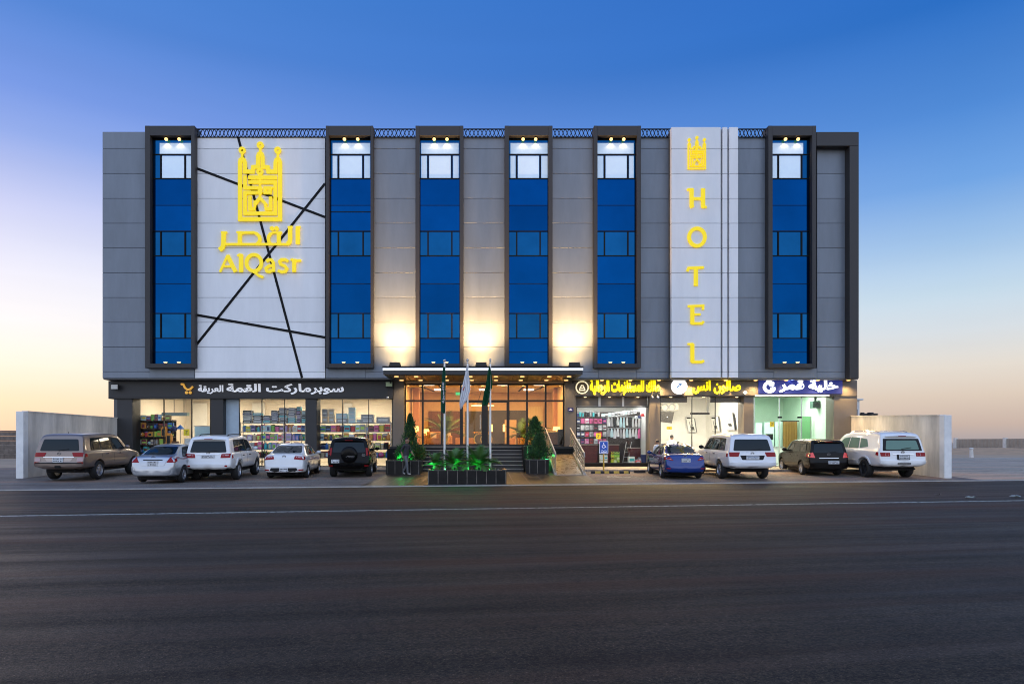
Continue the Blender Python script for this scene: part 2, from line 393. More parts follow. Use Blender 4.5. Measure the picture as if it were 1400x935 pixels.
m_court = tiles('forecourt_tile', (.026, .019, .014), (.018, .014, .011), .6, .6, .4)
mb = MB()
for y0, y1 in ((None, 26.5), (26.5, 29.0), (29.0, 31.8)):
    f = lambda y, side: (-4.4 if side < 0 else 4.35+(y-24.4)*.07)
    if y0 is None: a, b = (-4.4, KY-4.4*TR+.12), (4.36, KY+4.36*TR+.12)
    else: a, b = (f(y0, -1), y0), (f(y0, 1), y0)
    c, d = (f(y1, 1), y1), (f(y1, -1), y1)
    mb.quad(*[(p[0], p[1], gz(*p)+.012) for p in (a, b, c, d)])
bmesh.ops.remove_doubles(mb.b, verts=mb.b.verts, dist=.001)
mb.build('forecourt', m_court, kind='structure')
# raised walk along the shops
m_walk = tiles('walk_paving', (.30, .27, .23), (.26, .24, .21), .5, .5, .6)
mb = MB(); mb.box(-19.4, -3.6, 31.7, 36.0, -.02, .26, .02); mb.build('shop_walk', m_walk, kind='structure')
mb = MB(); mb.box(4.75, 19.9, 31.7, 36.0, -.02, .26, .02); mb.build('shop_walk', m_walk, kind='structure')
# ------------------------------------------------------------------ the hotel
DU, DF, DG = 34.4, 34.0, 34.30          # cladding face, window frame face, window glass
DS, DZ = 35.1, 35.5                     # shop fascia, shop glazing
m_grey = mat('cladding_grey', (.18, .207, .245), .42, .15, var=.12, vscale=1.3, bump=.04, bscale=1.2, stretch=(1, 1, .22), island=.07)
m_greyd = mat('cladding_grey_dark', (.115, .118, .125), .4, .15, var=.08, vscale=.6)
m_joint = mat('joint_grey', (.045, .046, .05), .8, var=.2)
m_frame = mat('frame_bronze', (.032, .029, .029), .55, .0, var=.1, vscale=1.2)
m_white = mat('panel_white', (.82, .82, .825), .4, var=.06, vscale=1.2, bump=.03, bscale=1.2, stretch=(1, 1, .2), island=.03)
m_mull = mat('mullion_black', (.004, .0042, .005), .5, spec=.15)
m_black = mat('strip_black', (.004, .004, .005), .6, spec=.2, var=.1)
m_taupe = mat('pillar_taupe', (.145, .125, .105), .5, var=.1, vscale=1.5)
m_char = mat('fascia_charcoal', (.028, .027, .028), .5, .0, var=.12, vscale=.8)
m_roof = mat('roof_concrete', (.3, .3, .29), .9, var=.2)
m_brown = mat('soffit_brown', (.10, .062, .032), .35, .2, var=.25, vscale=2)
m_bulb = mat('bulb_warm', (.3, .2, .1), .4, emit=(1, .58, .20), es=2.6)
m_bulb2 = mat('bulb_soft', (1, .85, .6), .4, emit=(1, .70, .36), es=2.2)
m_led = mat('led_white', (.9, .92, 1), .4, emit=(.88, .94, 1), es=.95)
m_metal = mat('dark_metal', (.03, .03, .032), .35, .7, var=.1)
m_chrome = mat('brushed_steel', (.6, .6, .6), .25, .95, var=.06)
def blue_glass():
    m = mat('blue_glass', (.001, .047, .175), .06, 1.0, bump=.05, bscale=.55, var=.12, vscale=.35, orand=.14)
    return m
m_blue = blue_glass()
m_blue2 = mat('blue_vision_glass', (.005, .068, .185), .04, 1.0, bump=.06, bscale=.6, var=.16, vscale=.5, orand=.16)
m_blind = mat('lit_blind', (.62, .74, .86), .6, emit=(.50, .66, .84), es=.30, var=.05, vscale=2)

H = thing('hotel', 'long grey hotel with tall blue window bays over lit shops and a lobby', 'hotel', (0, 41, 0))
ZB, ZT = PZ(517, DU), PZ(188, DU)
# main body and roof
MB().box(PX(140.5, DU), PX(1174, DU), 34.75, 48, ZB+.02, ZT-.05).build('upper_wall', m_greyd, H)
MB().box(PX(140, DU)+.05, PX(1174, DU)-.05, 34.62, 47.95, ZT-.045, ZT+.04).build('roof', m_roof, H)
MB().box(PX(139.5, DU), PX(1175, DU), DU+.12, 36.2, ZB-.06, ZB+.015).build('soffit', m_greyd, H)
JOINTS = [203.3, 237.5, 271.5, 305.4, 339.2, 373, 406.8, 440.7, 474.5, 508.2]
def cladding(x0, x1, top, bot, d, m, parent=H, name='cladding_bay', dep=.06, joints=JOINTS, vj=()):
    mb = MB(); ys = [top]+[j for j in joints if top+4 < j < bot-3]+[bot]
    g = .009
    xs_ = [x0, *vj, x1]
    for xa, xb in zip(xs_, xs_[1:]):
        for a, b in zip(ys, ys[1:]):
            mb.box(PX(xa, d)+g*.5, PX(xb, d)-g*.5, d+random.uniform(0, .004), d+dep, PZ(b, d)+g, PZ(a, d)-(g if a != top else 0), .006)
    o = mb.build(name, m, parent)
    bk = MB(); bk.box(PX(x0, d)+.01, PX(x1, d)-.01, d+.03, d+dep+.22, PZ(bot, d)+.003, PZ(top, d)-.004)
    bk.build('backing', m_joint, o)
    return o
cladding(140, 205, 180.5, 517, DU, m_grey)
for a, b in ((500, 574), (628, 697), (750, 818), (870, 918.5), (1008.5, 1058)): cladding(a, b, 188, 517, DU, m_grey)
for a, b in ((205, 266), (445, 500), (574, 628), (697, 750), (818, 870), (1058, 1117)):
    cladding(a, b, 503.2, 517, DU+.002, m_grey, joints=[])
cladding(1117, 1163, 199, 517, DU+.10, m_grey)
mb = MB(); mb.box(PX(1117, DF), PX(1175, DF), DF+.05, 34.72, PZ(199, DF), PZ(180, DF), .01)
mb.box(PX(1162.5, DF), PX(1175, DF), DF+.052, 34.72, PZ(517, DF), PZ(199, DF)-.004, .01)
mb.build('end_frame', m_frame, H)
wp = cladding(266.5, 444.5, 187, 517, DU-.05, m_white, name='white_panel')
DW = DU-.05
for (a, b) in (((325.5, 187.5), (413, 516.5)), ((267, 229.8), (444.3, 297)), ((444.3, 251.3), (267, 473.4)), ((267, 430.3), (444.3, 461.3))):
    k = .002+.002*JOINTS.index(203.3)
    mb = MB(); off = {325.5: .004, 267: .007}.get(a[0], .010) + (.003 if a[1] > 400 else 0)
    mb.ribbon([(PX(a[0], DW), PZ(a[1], DW)), (PX(b[0], DW), PZ(b[1], DW))], .125, DW-off-.012, DW+.02).build('black_strip', m_black, wp)
# tall white fin with two grooves
DV = 33.8
fin = cladding(918, 985.5, 174, 516.5, DV, m_white, name='white_fin', dep=.3)
cladding(987.8, 994.7, 174, 516.5, DV+.004, m_white, name='white_fin', dep=.3)
cladding(997, 1009.3, 174, 516.5, DV+.002, m_white, name='white_fin', dep=.3)
MB().box(PX(918, DV)+.02, PX(1009.3, DV)-.02, DV+.2, 34.9, PZ(516.5, DV)+.01, PZ(174, DV)-.02).build('fin_core', m_greyd, H)

# window bays
WB = [(198, 266, 205, 261), (445.3, 510, 449.5, 506.5), (568, 633.5, 573.5, 628.5), (690, 755.5, 696, 750), (812, 876.5, 817, 871), (1050.5, 1116, 1056.5, 1110.5)]
ROWS = [('spandrel', 188, 191.5), ('transom', 191.5, 211.7), ('window', 211.7, 244.7), ('spandrel', 244.7, 281), ('spandrel', 281, 316.5), ('window', 316.5, 350),
        ('spandrel', 350, 388), ('spandrel', 388, 428.6), ('window', 428.6, 462.5), ('spandrel', 462.5, 481.5), ('spandrel', 481.5, 498)]
for bi, (o0, o1, i0, i1) in enumerate(WB):
    mb = MB(); zt, zb, it, ib = PZ(172, DF), PZ(503, DF), PZ(185.5, DF), PZ(497, DF)
    X0, X1, x0, x1 = PX(o0, DF), PX(o1, DF), PX(i0, DF), PX(i1, DF)
    mb.box(X0, x0, DF, 34.74, zb, zt, .012); mb.box(x1, X1, DF, 34.74, zb, zt, .012)
    mb.box(x0-.006, x1+.006, DF+.003, 34.738, it, zt-.003, .01); mb.box(x0-.006, x1+.006, DF+.003, 34.738, zb+.003, ib, .01)
    bay = mb.build('window_bay', m_frame, H)
    g0, g1 = x0+.004, x1-.004
    mul = MB()
    for kind, a, b in ROWS:
        za, zc = PZ(a, DG), PZ(b, DG)
        za = min(za, it); zc = max(zc, ib)
        tilt = random.uniform(-.004, .004)
        pm = MB()
        if kind == 'window':
            w = g1-g0; sp = [g0, g0+.2*w, g0+.8*w, g1]
            for p, q in zip(sp, sp[1:]):
                pm.box(p+.018, q-.018, DG+random.uniform(0, .004), DG+.03, zc+.02, za-.02)
            for p in sp[1:3]: mul.box(p-.035, p+.035, DG-.045, DG+.02, zc+.03, za-.03)
            pm.build('window', m_blue2, bay)
        else:
            pm.box(g0+.01, g1-.01, DG+.002, DG+.03, zc+.014, za-.014)
            pm.build('spandrel_glass', m_blue if kind == 'spandrel' else m_blue2, bay)
        tk = .045 if kind == 'window' or (kind == 'spandrel' and a in (244.7, 350, 462.5)) or a == 211.7 else .022
        if a > 190: mul.box(g0, g1, DG-.04 if tk > .03 else DG-.02, DG+.025, za-tk/2, za+tk/2)
    if bi == 1:
        z_ = PZ(290, DG); mul.box(g0, g1, DG-.02, DG+.025, z_-.02, z_+.02)
    for q0, q1 in ((g0-.004, g0+.02), (g1-.02, g1+.004)): mul.box(q0, q1, DG-.043, DG+.024, ib, it)
    mul.build('mullion_grid', m_mull, bay)
    # pale lit blinds behind the top floor glass (just in front of the tinted sheet)
    w = g1-g0
    inset = [(.17, 1), (.06, .97), (.03, .97), (.04, 1), (.0, .95), (.0, .84)][bi]
    bl = MB(); u0, u1 = g0+inset[0]*w, g0+inset[1]*w
    def pane(p, q, a, b): bl.box(max(p, u0), min(q, u1), DG-.012, DG-.002, PZ(b, DG), PZ(a, DG))
    pane(g0, g1, 196, 210.6)
    for p, q in ((g0+.02, g0+.2*w-.06), (g0+.2*w+.06, g0+.8*w-.06), (g0+.8*w+.06, g1-.02)):
        if min(q, u1) > max(p, u0)+.05: pane(p, q, 213.6, 243.6)
    bl.build('lit_blind', m_blind, bay)
    for fx in (.36, .68):
        xx_ = x0+fx*(x1-x0)
        lm = MB(); lm.cyl((xx_, DF+.16, it-.10), (xx_, DF+.16, it+.02), .055, .045, 12).build('downlight', m_metal, bay, True)
        lm = MB(); lm.ball((xx_, DF+.16, it-.12), .085, 2).build('bulb', m_bulb, bay, True)
        lamp('bay_spot', 'SPOT', (xx_, DF+.16, it-.23), 8, (1, .72, .42), target=(xx_, DF+.5, it-3), size=.03, spot=120)
    for fx in (.34, .67):
        xx_ = x0+fx*(x1-x0)
        lm = MB(); lm.cyl((xx_, DF+.17, ib), (xx_, DF+.17, ib+.05), .07, .07, 14).build('uplight', m_metal, bay, True)
        lm = MB(); lm.lathe((xx_, DF+.17, ib+.05), [(.06, 0), (.10, .05), (.001, .06)], 14).build('bulb', m_bulb2, bay, True)
        lamp('bay_uplight', 'SPOT', (xx_, DF+.17, ib+.18), 14, (1, .78, .52), target=(xx_, DF+.29, ib+1.5), size=.02, spot=110)
# parapet lattice
DL = 34.3
for a, b in ((266.5, 445), (510.3, 567.7), (634, 689.7), (756, 811.7), (877, 917.7), (1009.6, 1050)):
    mb = MB(); x0, x1 = PX(a, DL), PX(b, DL); z0, z1 = PZ(188, DL), PZ(176, DL)
    mb.box(x0, x1, DL, DL+.05, z0+.0, z0+.035); mb.box(x0, x1, DL-.002, DL+.05, z1-.045, z1)
    n = max(2, round((x1-x0)/.40)); p = (x1-x0)/n; m_ = (z0+z1)/2; am = (z1-z0)/2-.04
    for ph in (0, math.pi):
        pts = [(x0+(x1-x0)*k/(n*10), m_+am*math.cos(2*math.pi*k/10+ph)) for k in range(n*10+1)]
        mb.ribbon(pts, .032, DL+.004+(.006 if ph else 0), DL+.04)
    mb.build('parapet_lattice', m_mull, H)
# ---- ground floor: pillars, fascias
def pillar(a, b, m, d=DS+.05, z1=None):
    mb = MB(); z1 = z1 or ZB-.05
    mb.box(PX(a, d), PX(b, d), d, 36.0, .2, z1, .012)
    for zz in (1.55, 2.9): mb.box(PX(a, d)-.002, PX(b, d)+.002, d-.001, d+.3, zz, zz+.012)
    return mb.build('pillar', m, H)
for a, b in ((160, 181), (288, 305), (418, 433)): pillar(a, b, m_char)
for a, b in ((537, 552.5), (772, 787.5), (888, 902.5), (1017, 1030.5), (1140, 1172)): pillar(a, b, m_taupe)
for a, b in ((537, 552.5), (772, 787.5)):
    MB().box(PX(a, 35.1)-.03, PX(b, 35.1)+.03, 35.08, 35.9, .2, 1.36, .01).build('pillar_base', m_black, H)
MB().box(PX(148, DS), PX(538, DS), DS, 36.0, PZ(545, DS), ZB-.07, .01).build('fascia', m_char, H)
MB().box(PX(786, DS), PX(1172, DS), DS, 36.0, PZ(541.5, DS), ZB-.07, .01).build('fascia', m_taupe, H)
mb = MB(); mb.box(PX(151, DS), PX(537, DS), DS-.05, DS-.002, PZ(545, DS)+.0, PZ(544, DS)+.05); mb.build('fascia_trim', m_metal, H)
mb = MB(); mb.box(PX(786, DS), PX(1142, DS), DS-.06, DS-.002, PZ(541.5, DS)-.02, PZ(540.3, DS)); mb.build('fascia_trim', m_metal, H)
# side and rear walls of the ground floor
mb = MB(); mb.box(PX(150, 35.6), PX(150, 35.6)+.25, 36.0, 47.8, .0, ZB-.07); mb.box(19.7, 19.95, 36.0, 47.8, 0, ZB-.07); mb.box(-19.4, 19.7, 47.55, 47.8, 0, ZB-.07)
mb.build('ground_floor_wall', m_greyd, H)
# ---- rooms behind the glass (walls, ceiling, floor)
m_cream = mat('wall_cream', (.78, .70, .58), .8, var=.06, vscale=1)
m_white2 = mat('wall_white', (.8, .79, .75), .7, var=.04)
m_mint = mat('wall_mint', (.62, .78, .66), .6, var=.05)
m_floor = mat('floor_tile', (.5, .46, .4), .25, var=.08)
m_lobw = mat('lobby_plaster', (.62, .43, .25), .7, var=.08)
m_lobf = mat('lobby_marble', (.42, .33, .25), .15, var=.15)
m_timber = mat('lobby_timber', (.13, .048, .014), .4, var=.25, vscale=2, stretch=(6, 6, .6))
m_stone = mat('lobby_stone', (.06, .056, .06), .4, var=.2, vscale=1)
def room(x0, x1, y1, z0, z1, mw, mf, name, mc=None, y0=35.62):
    mb = MB(); t = .08
    mb.box(x0-t, x0, y0, y1, z0, z1); mb.box(x1, x1+t, y0, y1, z0, z1); mb.box(x0-t, x1+t, y1, y1+t, z0, z1)
    o = mb.build(name, mw, H)
    MB().box(x0-t, x1+t, y0, y1+t, z1+.002, z1+.1).build('ceiling', mc or mw, o)
    MB().box(x0-t, x1+t, y0, y1+t, z0-.1, z0-.002).build('floor', mf, o)
    return o
gx = lambda p: PX(p, DZ)
r_sup = room(gx(181)-.3, gx(536), 42.5, .28, 4.35, m_cream, m_floor, 'supermarket_room')
r_men = room(gx(787.5), gx(888)+.15, 41.5, .28, 4.35, m_white2, m_floor, 'menswear_room')
r_sal = room(gx(902)-.1, gx(1017), 41.5, .28, 4.35, m_white2, m_floor, 'salon_room')
r_hon = room(gx(1030)-.1, gx(1140), 41.5, .28, 4.35, m_mint, m_floor, 'shop_room')
LZ = 1.353
r_lob = room(gx(552)-.1, gx(772)+.1, 43.5, LZ+.01, 4.86, m_lobw, m_lobf, 'lobby_room', mat('lobby_ceiling', (.72, .58, .42), .7, var=.05))
MB().box(gx(537), gx(787), 33.4, 44, .0, LZ-.095).build('lobby_plinth', m_black, H)
# ---- shop glazing
m_glass = glass_mat('shop_glass', (.97, .98, .97), .014)
m_glassl = glass_mat('lobby_glass', (.96, .94, .90), .022)
def glazing(a, b, z0, z1, vs, hs, mg, mf, name='shop_window', fw=.05, d=DZ, base=None):
    x0, x1 = PX(a, d), PX(b, d)
    mb = MB(); mb.box(x0, x1, d+.02, d+.028, z0+.02, z1-.02); o = mb.build(name, mg, H)
    fr = MB()
    for x in (x0+fw/2, x1-fw/2, *[PX(v, d) for v in vs]): fr.box(x-fw/2, x+fw/2, d-.02, d+.07, z0, z1)
    for z in (z0+fw/2, z1-fw/2, *hs): fr.box(x0, x1, d-.016, d+.066, z-fw/2, z+fw/2)
    fr.build('window_frame', mf, o)
    return o
ZS = PZ(544.8, DZ)
glazing(181, 288, .27, ZS, (224, 262), (), m_glass, m_metal, fw=.035)
glazing(327, 418.5, .27, ZS, (358, 389), (), m_glass, m_metal, fw=.03)
glazing(433, 536.5, .27, ZS, (468, 504), (), m_glass, m_metal, fw=.03)
gd = MB(); gd.box(gx(305), gx(327), DZ+.05, DZ+.11, .27, ZS); gd.build('side_door', mat('pale_blue_panel', (.42, .52, .60), .4, var=.08), H)
glazing(787.5, 888, .42, PZ(556, DZ), (), (), m_glass, m_metal, fw=.05)
MB().box(gx(787.5), gx(888), DZ-.03, DZ+.12, .255, .42).build('stall_riser', m_black, H)
tp = MB()
for a, b in ((787.5, 818), (821.5, 850.5), (853.5, 885)): tp.box(gx(a), gx(b), DZ+.03, DZ+.08, PZ(555.3, DZ), PZ(541, DZ))
tp = tp.build('transom_panel', m_taupe, H)
for p in (819.7, 852): MB().box(gx(p)-.05, gx(p)+.05, DZ-.01, DZ+.1, PZ(556, DZ), PZ(541, DZ)).build('transom_post', m_white2, tp)
glazing(902.5, 1017, .27, PZ(541.2, DZ), (946, 978), (), m_glass, m_metal, fw=.03)
MB().box(gx(903), gx(940), DZ+.1, DZ+.16, PZ(550, DZ), PZ(541.5, DZ)).build('transom_panel', m_taupe, H)
MB().box(gx(972), gx(1014), DZ+.1, DZ+.16, PZ(550, DZ), PZ(541.5, DZ)).build('transom_panel', m_taupe, H)
glazing(1030.5, 1140, .27, PZ(541.5, DZ), (1065.5, 1096), (), m_glass, m_chrome, fw=.035)
# ---- lobby glazing with its doors
lg = glazing(552.5, 772, LZ+.005, PZ(524, DZ), (578, 604, 630, 695, 720.5, 746), (PZ(548, DZ),), m_glassl, m_metal, 'lobby_window', .10)
MB().box(gx(552.5), gx(772), DZ-.09, DZ+.15, PZ(523.8, DZ), PZ(520.8, DZ)).build('lit_header', mat('header_gold', (.75, .55, .32), .35, .3, var=.05), H)
dr = MB(); dr.box(gx(629), gx(633), DZ-.06, DZ+.1, LZ+.006, PZ(548, DZ)); dr.box(gx(658.5), gx(667), DZ-.06, DZ+.1, LZ+.006, PZ(548, DZ)); dr.box(gx(692.5), gx(696.5), DZ-.06, DZ+.1, LZ+.006, PZ(548, DZ))
dr.box(gx(633), gx(658.5), DZ-.05, DZ+.1, LZ+.007, LZ+.13); dr.box(gx(667), gx(692.5), DZ-.05, DZ+.1, LZ+.007, LZ+.13); dr.box(gx(633), gx(692.5), DZ-.055, DZ+.1, PZ(550.2, DZ), PZ(547.7, DZ))
dr = dr.build('entrance_door', m_metal, H)
hd = MB()
for p in (656.5, 669): hd.cyl((gx(p), DZ-.12, LZ+.9), (gx(p), DZ-.12, LZ+1.7), .02)
hd.build('handle', m_chrome, dr)
# ---- canopy
DC = 32.0
cz0, cz1 = PZ(512, DC), PZ(501.5, DC)
cx0, cx1 = PX(524, DC), PX(796.5, DC)
can = MB(); can.box(cx0, cx1, DC, 34.33, cz0, cz1-.02, .01); can = can.build('canopy', m_char, H)
MB().box(cx0-.02, cx1+.02, DC-.035, DC-.003, PZ(506.3, DC), PZ(503.2, DC)).build('light_strip', m_led, can)
MB().box(cx0-.04, cx1+.04, DC-.06, 34.34, cz1-.018, cz1+.03).build('canopy_cap', m_black, can)
sf = MB()
n = 12
for k in range(n):
    a = cx0+.3+(cx1-cx0-.6)*k/n; b = cx0+.3+(cx1-cx0-.6)*(k+1)/n
    sf.box(a+.012, b-.012, DC+.15, 35.4, cz0-.03, cz0-.003)
sf.build('soffit_panel', m_brown, can)
ROW1 = [(542, 32.6), (569, 32.6), (608, 32.6), (643, 32.6), (678, 32.6), (714, 32.6), (751, 32.6), (778, 32.6)]
ROW2 = [(549, 34.6), (575, 34.6), (611, 34.6), (645, 34.6), (678, 34.6), (712, 34.6), (747, 34.6), (774, 34.6)]
for i, (p, d) in enumerate(ROW1+ROW2):
    x = PX(p, d)
    MB().lathe((x, d, cz0-.05), [(.001, .005), (.075, .003), (.11, .0), (.11, .02), (.001, .02)], 16).build('downlight', m_bulb, can, True)
    if i % 2 == 0 or i >= 8: lamp('canopy_spot', 'SPOT', (x, d, cz0-.08), 85, WARM, target=(x, d+.1, 0), size=.08, spot=130, blend=.8)
# floodlights on the canopy washing the wall above
for p in (540, 658, 785.5):
    x = PX(p, 32.9); z = cz1+.03
    fl = thing('floodlight', 'black floodlight on the %s of the entrance canopy, aimed up at the wall' % {540: 'left end', 658: 'middle', 785.5: 'right end'}[p], 'floodlight', (x, 32.9, z), 'floodlights on the canopy roof')
    MB().box(x-.27, x+.27, 32.85, 33.0, z+.06, z+.3, .02).build('housing', m_metal, fl)
    MB().box(x-.24, x+.24, 33.001, 33.02, z+.09, z+.27).build('lens', m_bulb2, fl)
    b = MB()
    for s in (-1, 1): b.box(x+s*.285-.012, x+s*.285+.012, 32.9, 32.95, z, z+.2)
    b.build('bracket', m_metal, fl)
    lamp('flood_beam', 'SPOT', (x, 33.05, z+.28), 760, (1, .60, .22), target=(x, 34.4, z+2.6), size=.12, spot=140, blend=1.0)
    lamp('flood_beam', 'SPOT', (x, 33.04, z+.30), 4200, (1, .60, .25), target=(x, 35.2, z+9.5), size=.12, spot=110, blend=1.0)
# soffit lights above the right-hand shops
for p in (823, 862, 901, 945, 992, 1033, 1075, 1118, 1160):
    x = PX(p, 34.8)
    MB().lathe((x, 34.8, ZB-.095), [(.001, .0), (.08, .0), (.1, .03), (.001, .033)], 14).build('downlight', m_bulb, H, True)
    lamp('shop_spot', 'SPOT', (x, 34.8, ZB-.12), 420 if p > 1020 else 760, (1, .66, .28), target=(x, 33.2, 0), size=.05, spot=145, blend=.9)
for p in (800, 833, 872, 917, 962, 1007):
    x = PX(p, 35.3)
    MB().lathe((x, 35.28, PZ(541.5, DS)-.06), [(.001, .0), (.06, .0), (.08, .03), (.001, .033)], 12).build('downlight', m_bulb2, H, True)
for p in (803, 836, 869): lamp('transom_spot', 'SPOT', (PX(p, 35.3), 35.33, PZ(541.5, DS)-.08), 9, WARM, target=(PX(p, 35.3), 35.45, 0), size=.03, spot=110)
# room lamps, plus added rows that light the goods
def ceil_lamp(xa, xb, y, z, power, col, nx=2, dy=1.2, roomo=None, tilt=0):
    for k in range(nx):
        x = xa+(xb-xa)*(k+.5)/nx
        lamp('room_or_fill_light', 'AREA', (x, y, z-.06), power/nx, col, target=(x, y+tilt, 0), size=min(1.2, (xb-xa)/nx*.7), sy=dy)
        MB().box(x-.3, x+.3, y-min(.3, dy*.45), y+min(.3, dy*.45), z-.045, z-.003, .005).build('room_or_fill_panel', mat('panel_light', (1, .95, .85), .5, emit=(1, .93, .8), es=4), roomo)
ceil_lamp(gx(185), gx(535), 35.85, 4.35, 1100, (1, .92, .80), 6, .25, roomo=r_sup, tilt=1.6); ceil_lamp(gx(185), gx(535), 37.9, 4.35, 400, (1, .86, .66), 5, roomo=r_sup); ceil_lamp(gx(185), gx(535), 40.5, 4.35, 260, (1, .86, .66), 3, roomo=r_sup)  # first row, near the glass, added to brighten the goods' fronts
ceil_lamp(gx(790), gx(886), 37.9, 4.35, 130, (.95, .98, 1), 2, roomo=r_men); ceil_lamp(gx(790), gx(886), 36.0, 4.35, 290, (1, .98, .95), 2, .3, roomo=r_men, tilt=3)  # second row added by the glass to light the packs and garments
ceil_lamp(gx(904), gx(1015), 37.4, 4.35, 420, (1, .91, .74), 2, roomo=r_sal)
ceil_lamp(gx(1032), gx(1138), 37.4, 4.35, 270, (.88, 1, .84), 2, roomo=r_hon)
ceil_lamp(gx(556), gx(768), 37.4, 4.86, 500, (1, .58, .18), 4, roomo=r_lob); ceil_lamp(gx(556), gx(768), 41.0, 4.86, 280, (1, .60, .2), 3, roomo=r_lob)
# ------------------------------------------------------------------ signs
m_yel = mat('sign_yellow', (.95, .70, .0), .4, emit=(1, .76, .0), es=.40)
m_yel2 = mat('sign_yellow_lit', (1, .80, .02), .4, emit=(1, .86, .0), es=1.0)
m_rim = mat('sign_return', (.20, .11, .02), .5)
def mapper(ox, oy, s, d):
    return lambda x, y: (PX(ox+x/s, d), PZ(oy+y/s, d))
def emblem(parent, mp, d, k, wf=1.0):
    """castle-like crest; mp maps crest units to wall coordinates, k is the size of one unit in metres"""
    mb = MB(); i = [0]
    def st(pts, w, closed=False):
        i[0] += 1; e = .0022*i[0]
        mb.ribbon([mp(*p) for p in pts], w*k*wf, d-e, d+.06, closed)
    def rg(x, y, ro, ri):
        i[0] += 1; c = mp(x, y); mb.ring(c[0], c[1], ro*k, ri*k, d-.0022*i[0], d+.06)
    st([(295, 893), (295, 285), (300, 262), (318, 250), (338, 262), (347, 290), (350, 386), (430, 386), (435, 338), (487, 334), (488, 222), (495, 200), (511, 190), (527, 200), (535, 222), (538, 334),
        (592, 340), (597, 386), (672, 386), (673, 290), (682, 262), (698, 250), (714, 262), (722, 285), (722, 893)], 44, True)
    for x, y, b in ((318, 160, 250), (511, 105, 190), (698, 160, 250)):
        rg(x, y, 37, 12); st([(x, y+28), (x, b)], 25)
    rg(508, 388, 37, 12); st([(508, 415), (508, 660)], 20)
    st([(385, 450), (690, 450)], 40); st([(385, 500), (672, 500), (672, 832), (350, 832), (350, 612), (478, 612)], 38)
    st([(350, 430), (350, 560), (478, 560)], 38)
    rg(508, 566, 27, 4); rg(508, 608, 27, 4)
    st([(563, 562), (617, 562), (617, 612), (563, 612)], 34, True); st([(617, 560), (672, 560)], 20)
    st([(403, 650), (403, 785), (462, 785)], 36); st([(622, 655), (622, 785), (560, 785)], 36)
    st([(450, 745), (482, 700), (511, 668), (540, 700), (578, 745)], 36); st([(455, 700), (455, 770)], 24); st([(565, 720), (565, 770)], 24)
    return mb
DM = DW-.10
S1 = thing('emblem_sign', 'large yellow castle crest with Arabic and Latin hotel name on the white panel', 'sign', (PX(356, DM), DM, PZ(378, DM)))
mp = mapper(290, 185, 7.792, DM); k = DM/F/7.792
emblem(S1, mp, DM, k, .93).build('crest', m_yel, S1)
def strokes(name, parent, mp, k, d, items, m, dots=(), dep=.06):
    mb = MB()
    for i, it in enumerate(items):
        e = .0022*(i+1); w = it[0]
        if w == 'O': _, x, y, rx, ry, ww, a0, a1 = it; c = mp(x, y); mb.ellipse(c[0], c[1], rx*k, ry*k, ww*k, d-e, d+dep, a0, a1)
        else: mb.ribbon([mp(*p) for p in it[1]], w*k, d-e, d+dep)
    for j, (x, y, r_) in enumerate(dots):
        c = mp(x, y); mb.disc(c[0], c[1], r_*k, d-.0022*(len(items)+j+1), d+dep)
    return mb.build(name, m, parent)
mp2 = mapper(290, 295, 10.39, DM); k2 = DM/F/10.39
strokes('arabic_name', S1, mp2, k2, DM, [
    (60, [(1214, 158), (1214, 402)]), (24, [(1188, 160), (1256, 156)]),
    (58, [(1106, 158), (1106, 330), (1096, 378), (1066, 398)]), (24, [(1072, 160), (1140, 156)]),
    (32, [(1078, 403), (180, 403)]),
    (54, [(945, 236), (945, 402)]), (26, [(990, 240), (870, 238), (826, 256)]), (42, [(832, 250), (802, 290), (797, 335), (806, 372), (832, 402)]),
    (54, [(391, 228), (391, 402)]), (24, [(345, 234), (432, 232)]), (34, [(405, 258), (440, 240), (590, 238), (640, 254)]), (46, [(625, 250), (668, 290), (680, 335), (668, 375), (640, 402)]),
    (60, [(163, 228), (160, 400), (148, 450), (104, 488)]), (24, [(128, 236), (212, 238)])], m_yel, [(850, 181, 31), (915, 181, 31)])
strokes('latin_name', S1, mp2, k2, DM, [
    (28, [(108, 798), (218, 556)]), (54, [(216, 560), (330, 796)]), (24, [(166, 718), (284, 718)]),
    (58, [(408, 548), (408, 800)]), (24, [(355, 568), (385, 550), (432, 556)]),
    ('O', 592, 668, 106, 116, 48, 0, 360), (36, [(548, 778), (610, 806), (660, 850), (724, 874)]),
    (40, [(768, 650), (800, 624), (842, 626), (868, 660), (872, 796)]), (38, [(868, 706), (806, 712), (762, 748), (776, 790), (820, 794), (862, 766)]),
    (40, [(1078, 648), (1040, 622), (985, 622), (956, 650), (972, 690), (1034, 714), (1062, 750), (1040, 790), (985, 798), (934, 778)]),
    (52, [(1164, 614), (1164, 800)]), (24, [(1112, 628), (1150, 616)]), (32, [(1160, 668), (1196, 634), (1264, 636)])], m_yel)
DV2 = DV-.06
S2 = thing('vertical_sign', 'yellow crest above the word HOTEL running down the white fin', 'sign', (PX(952, DV2), DV2, PZ(496, DV2)))
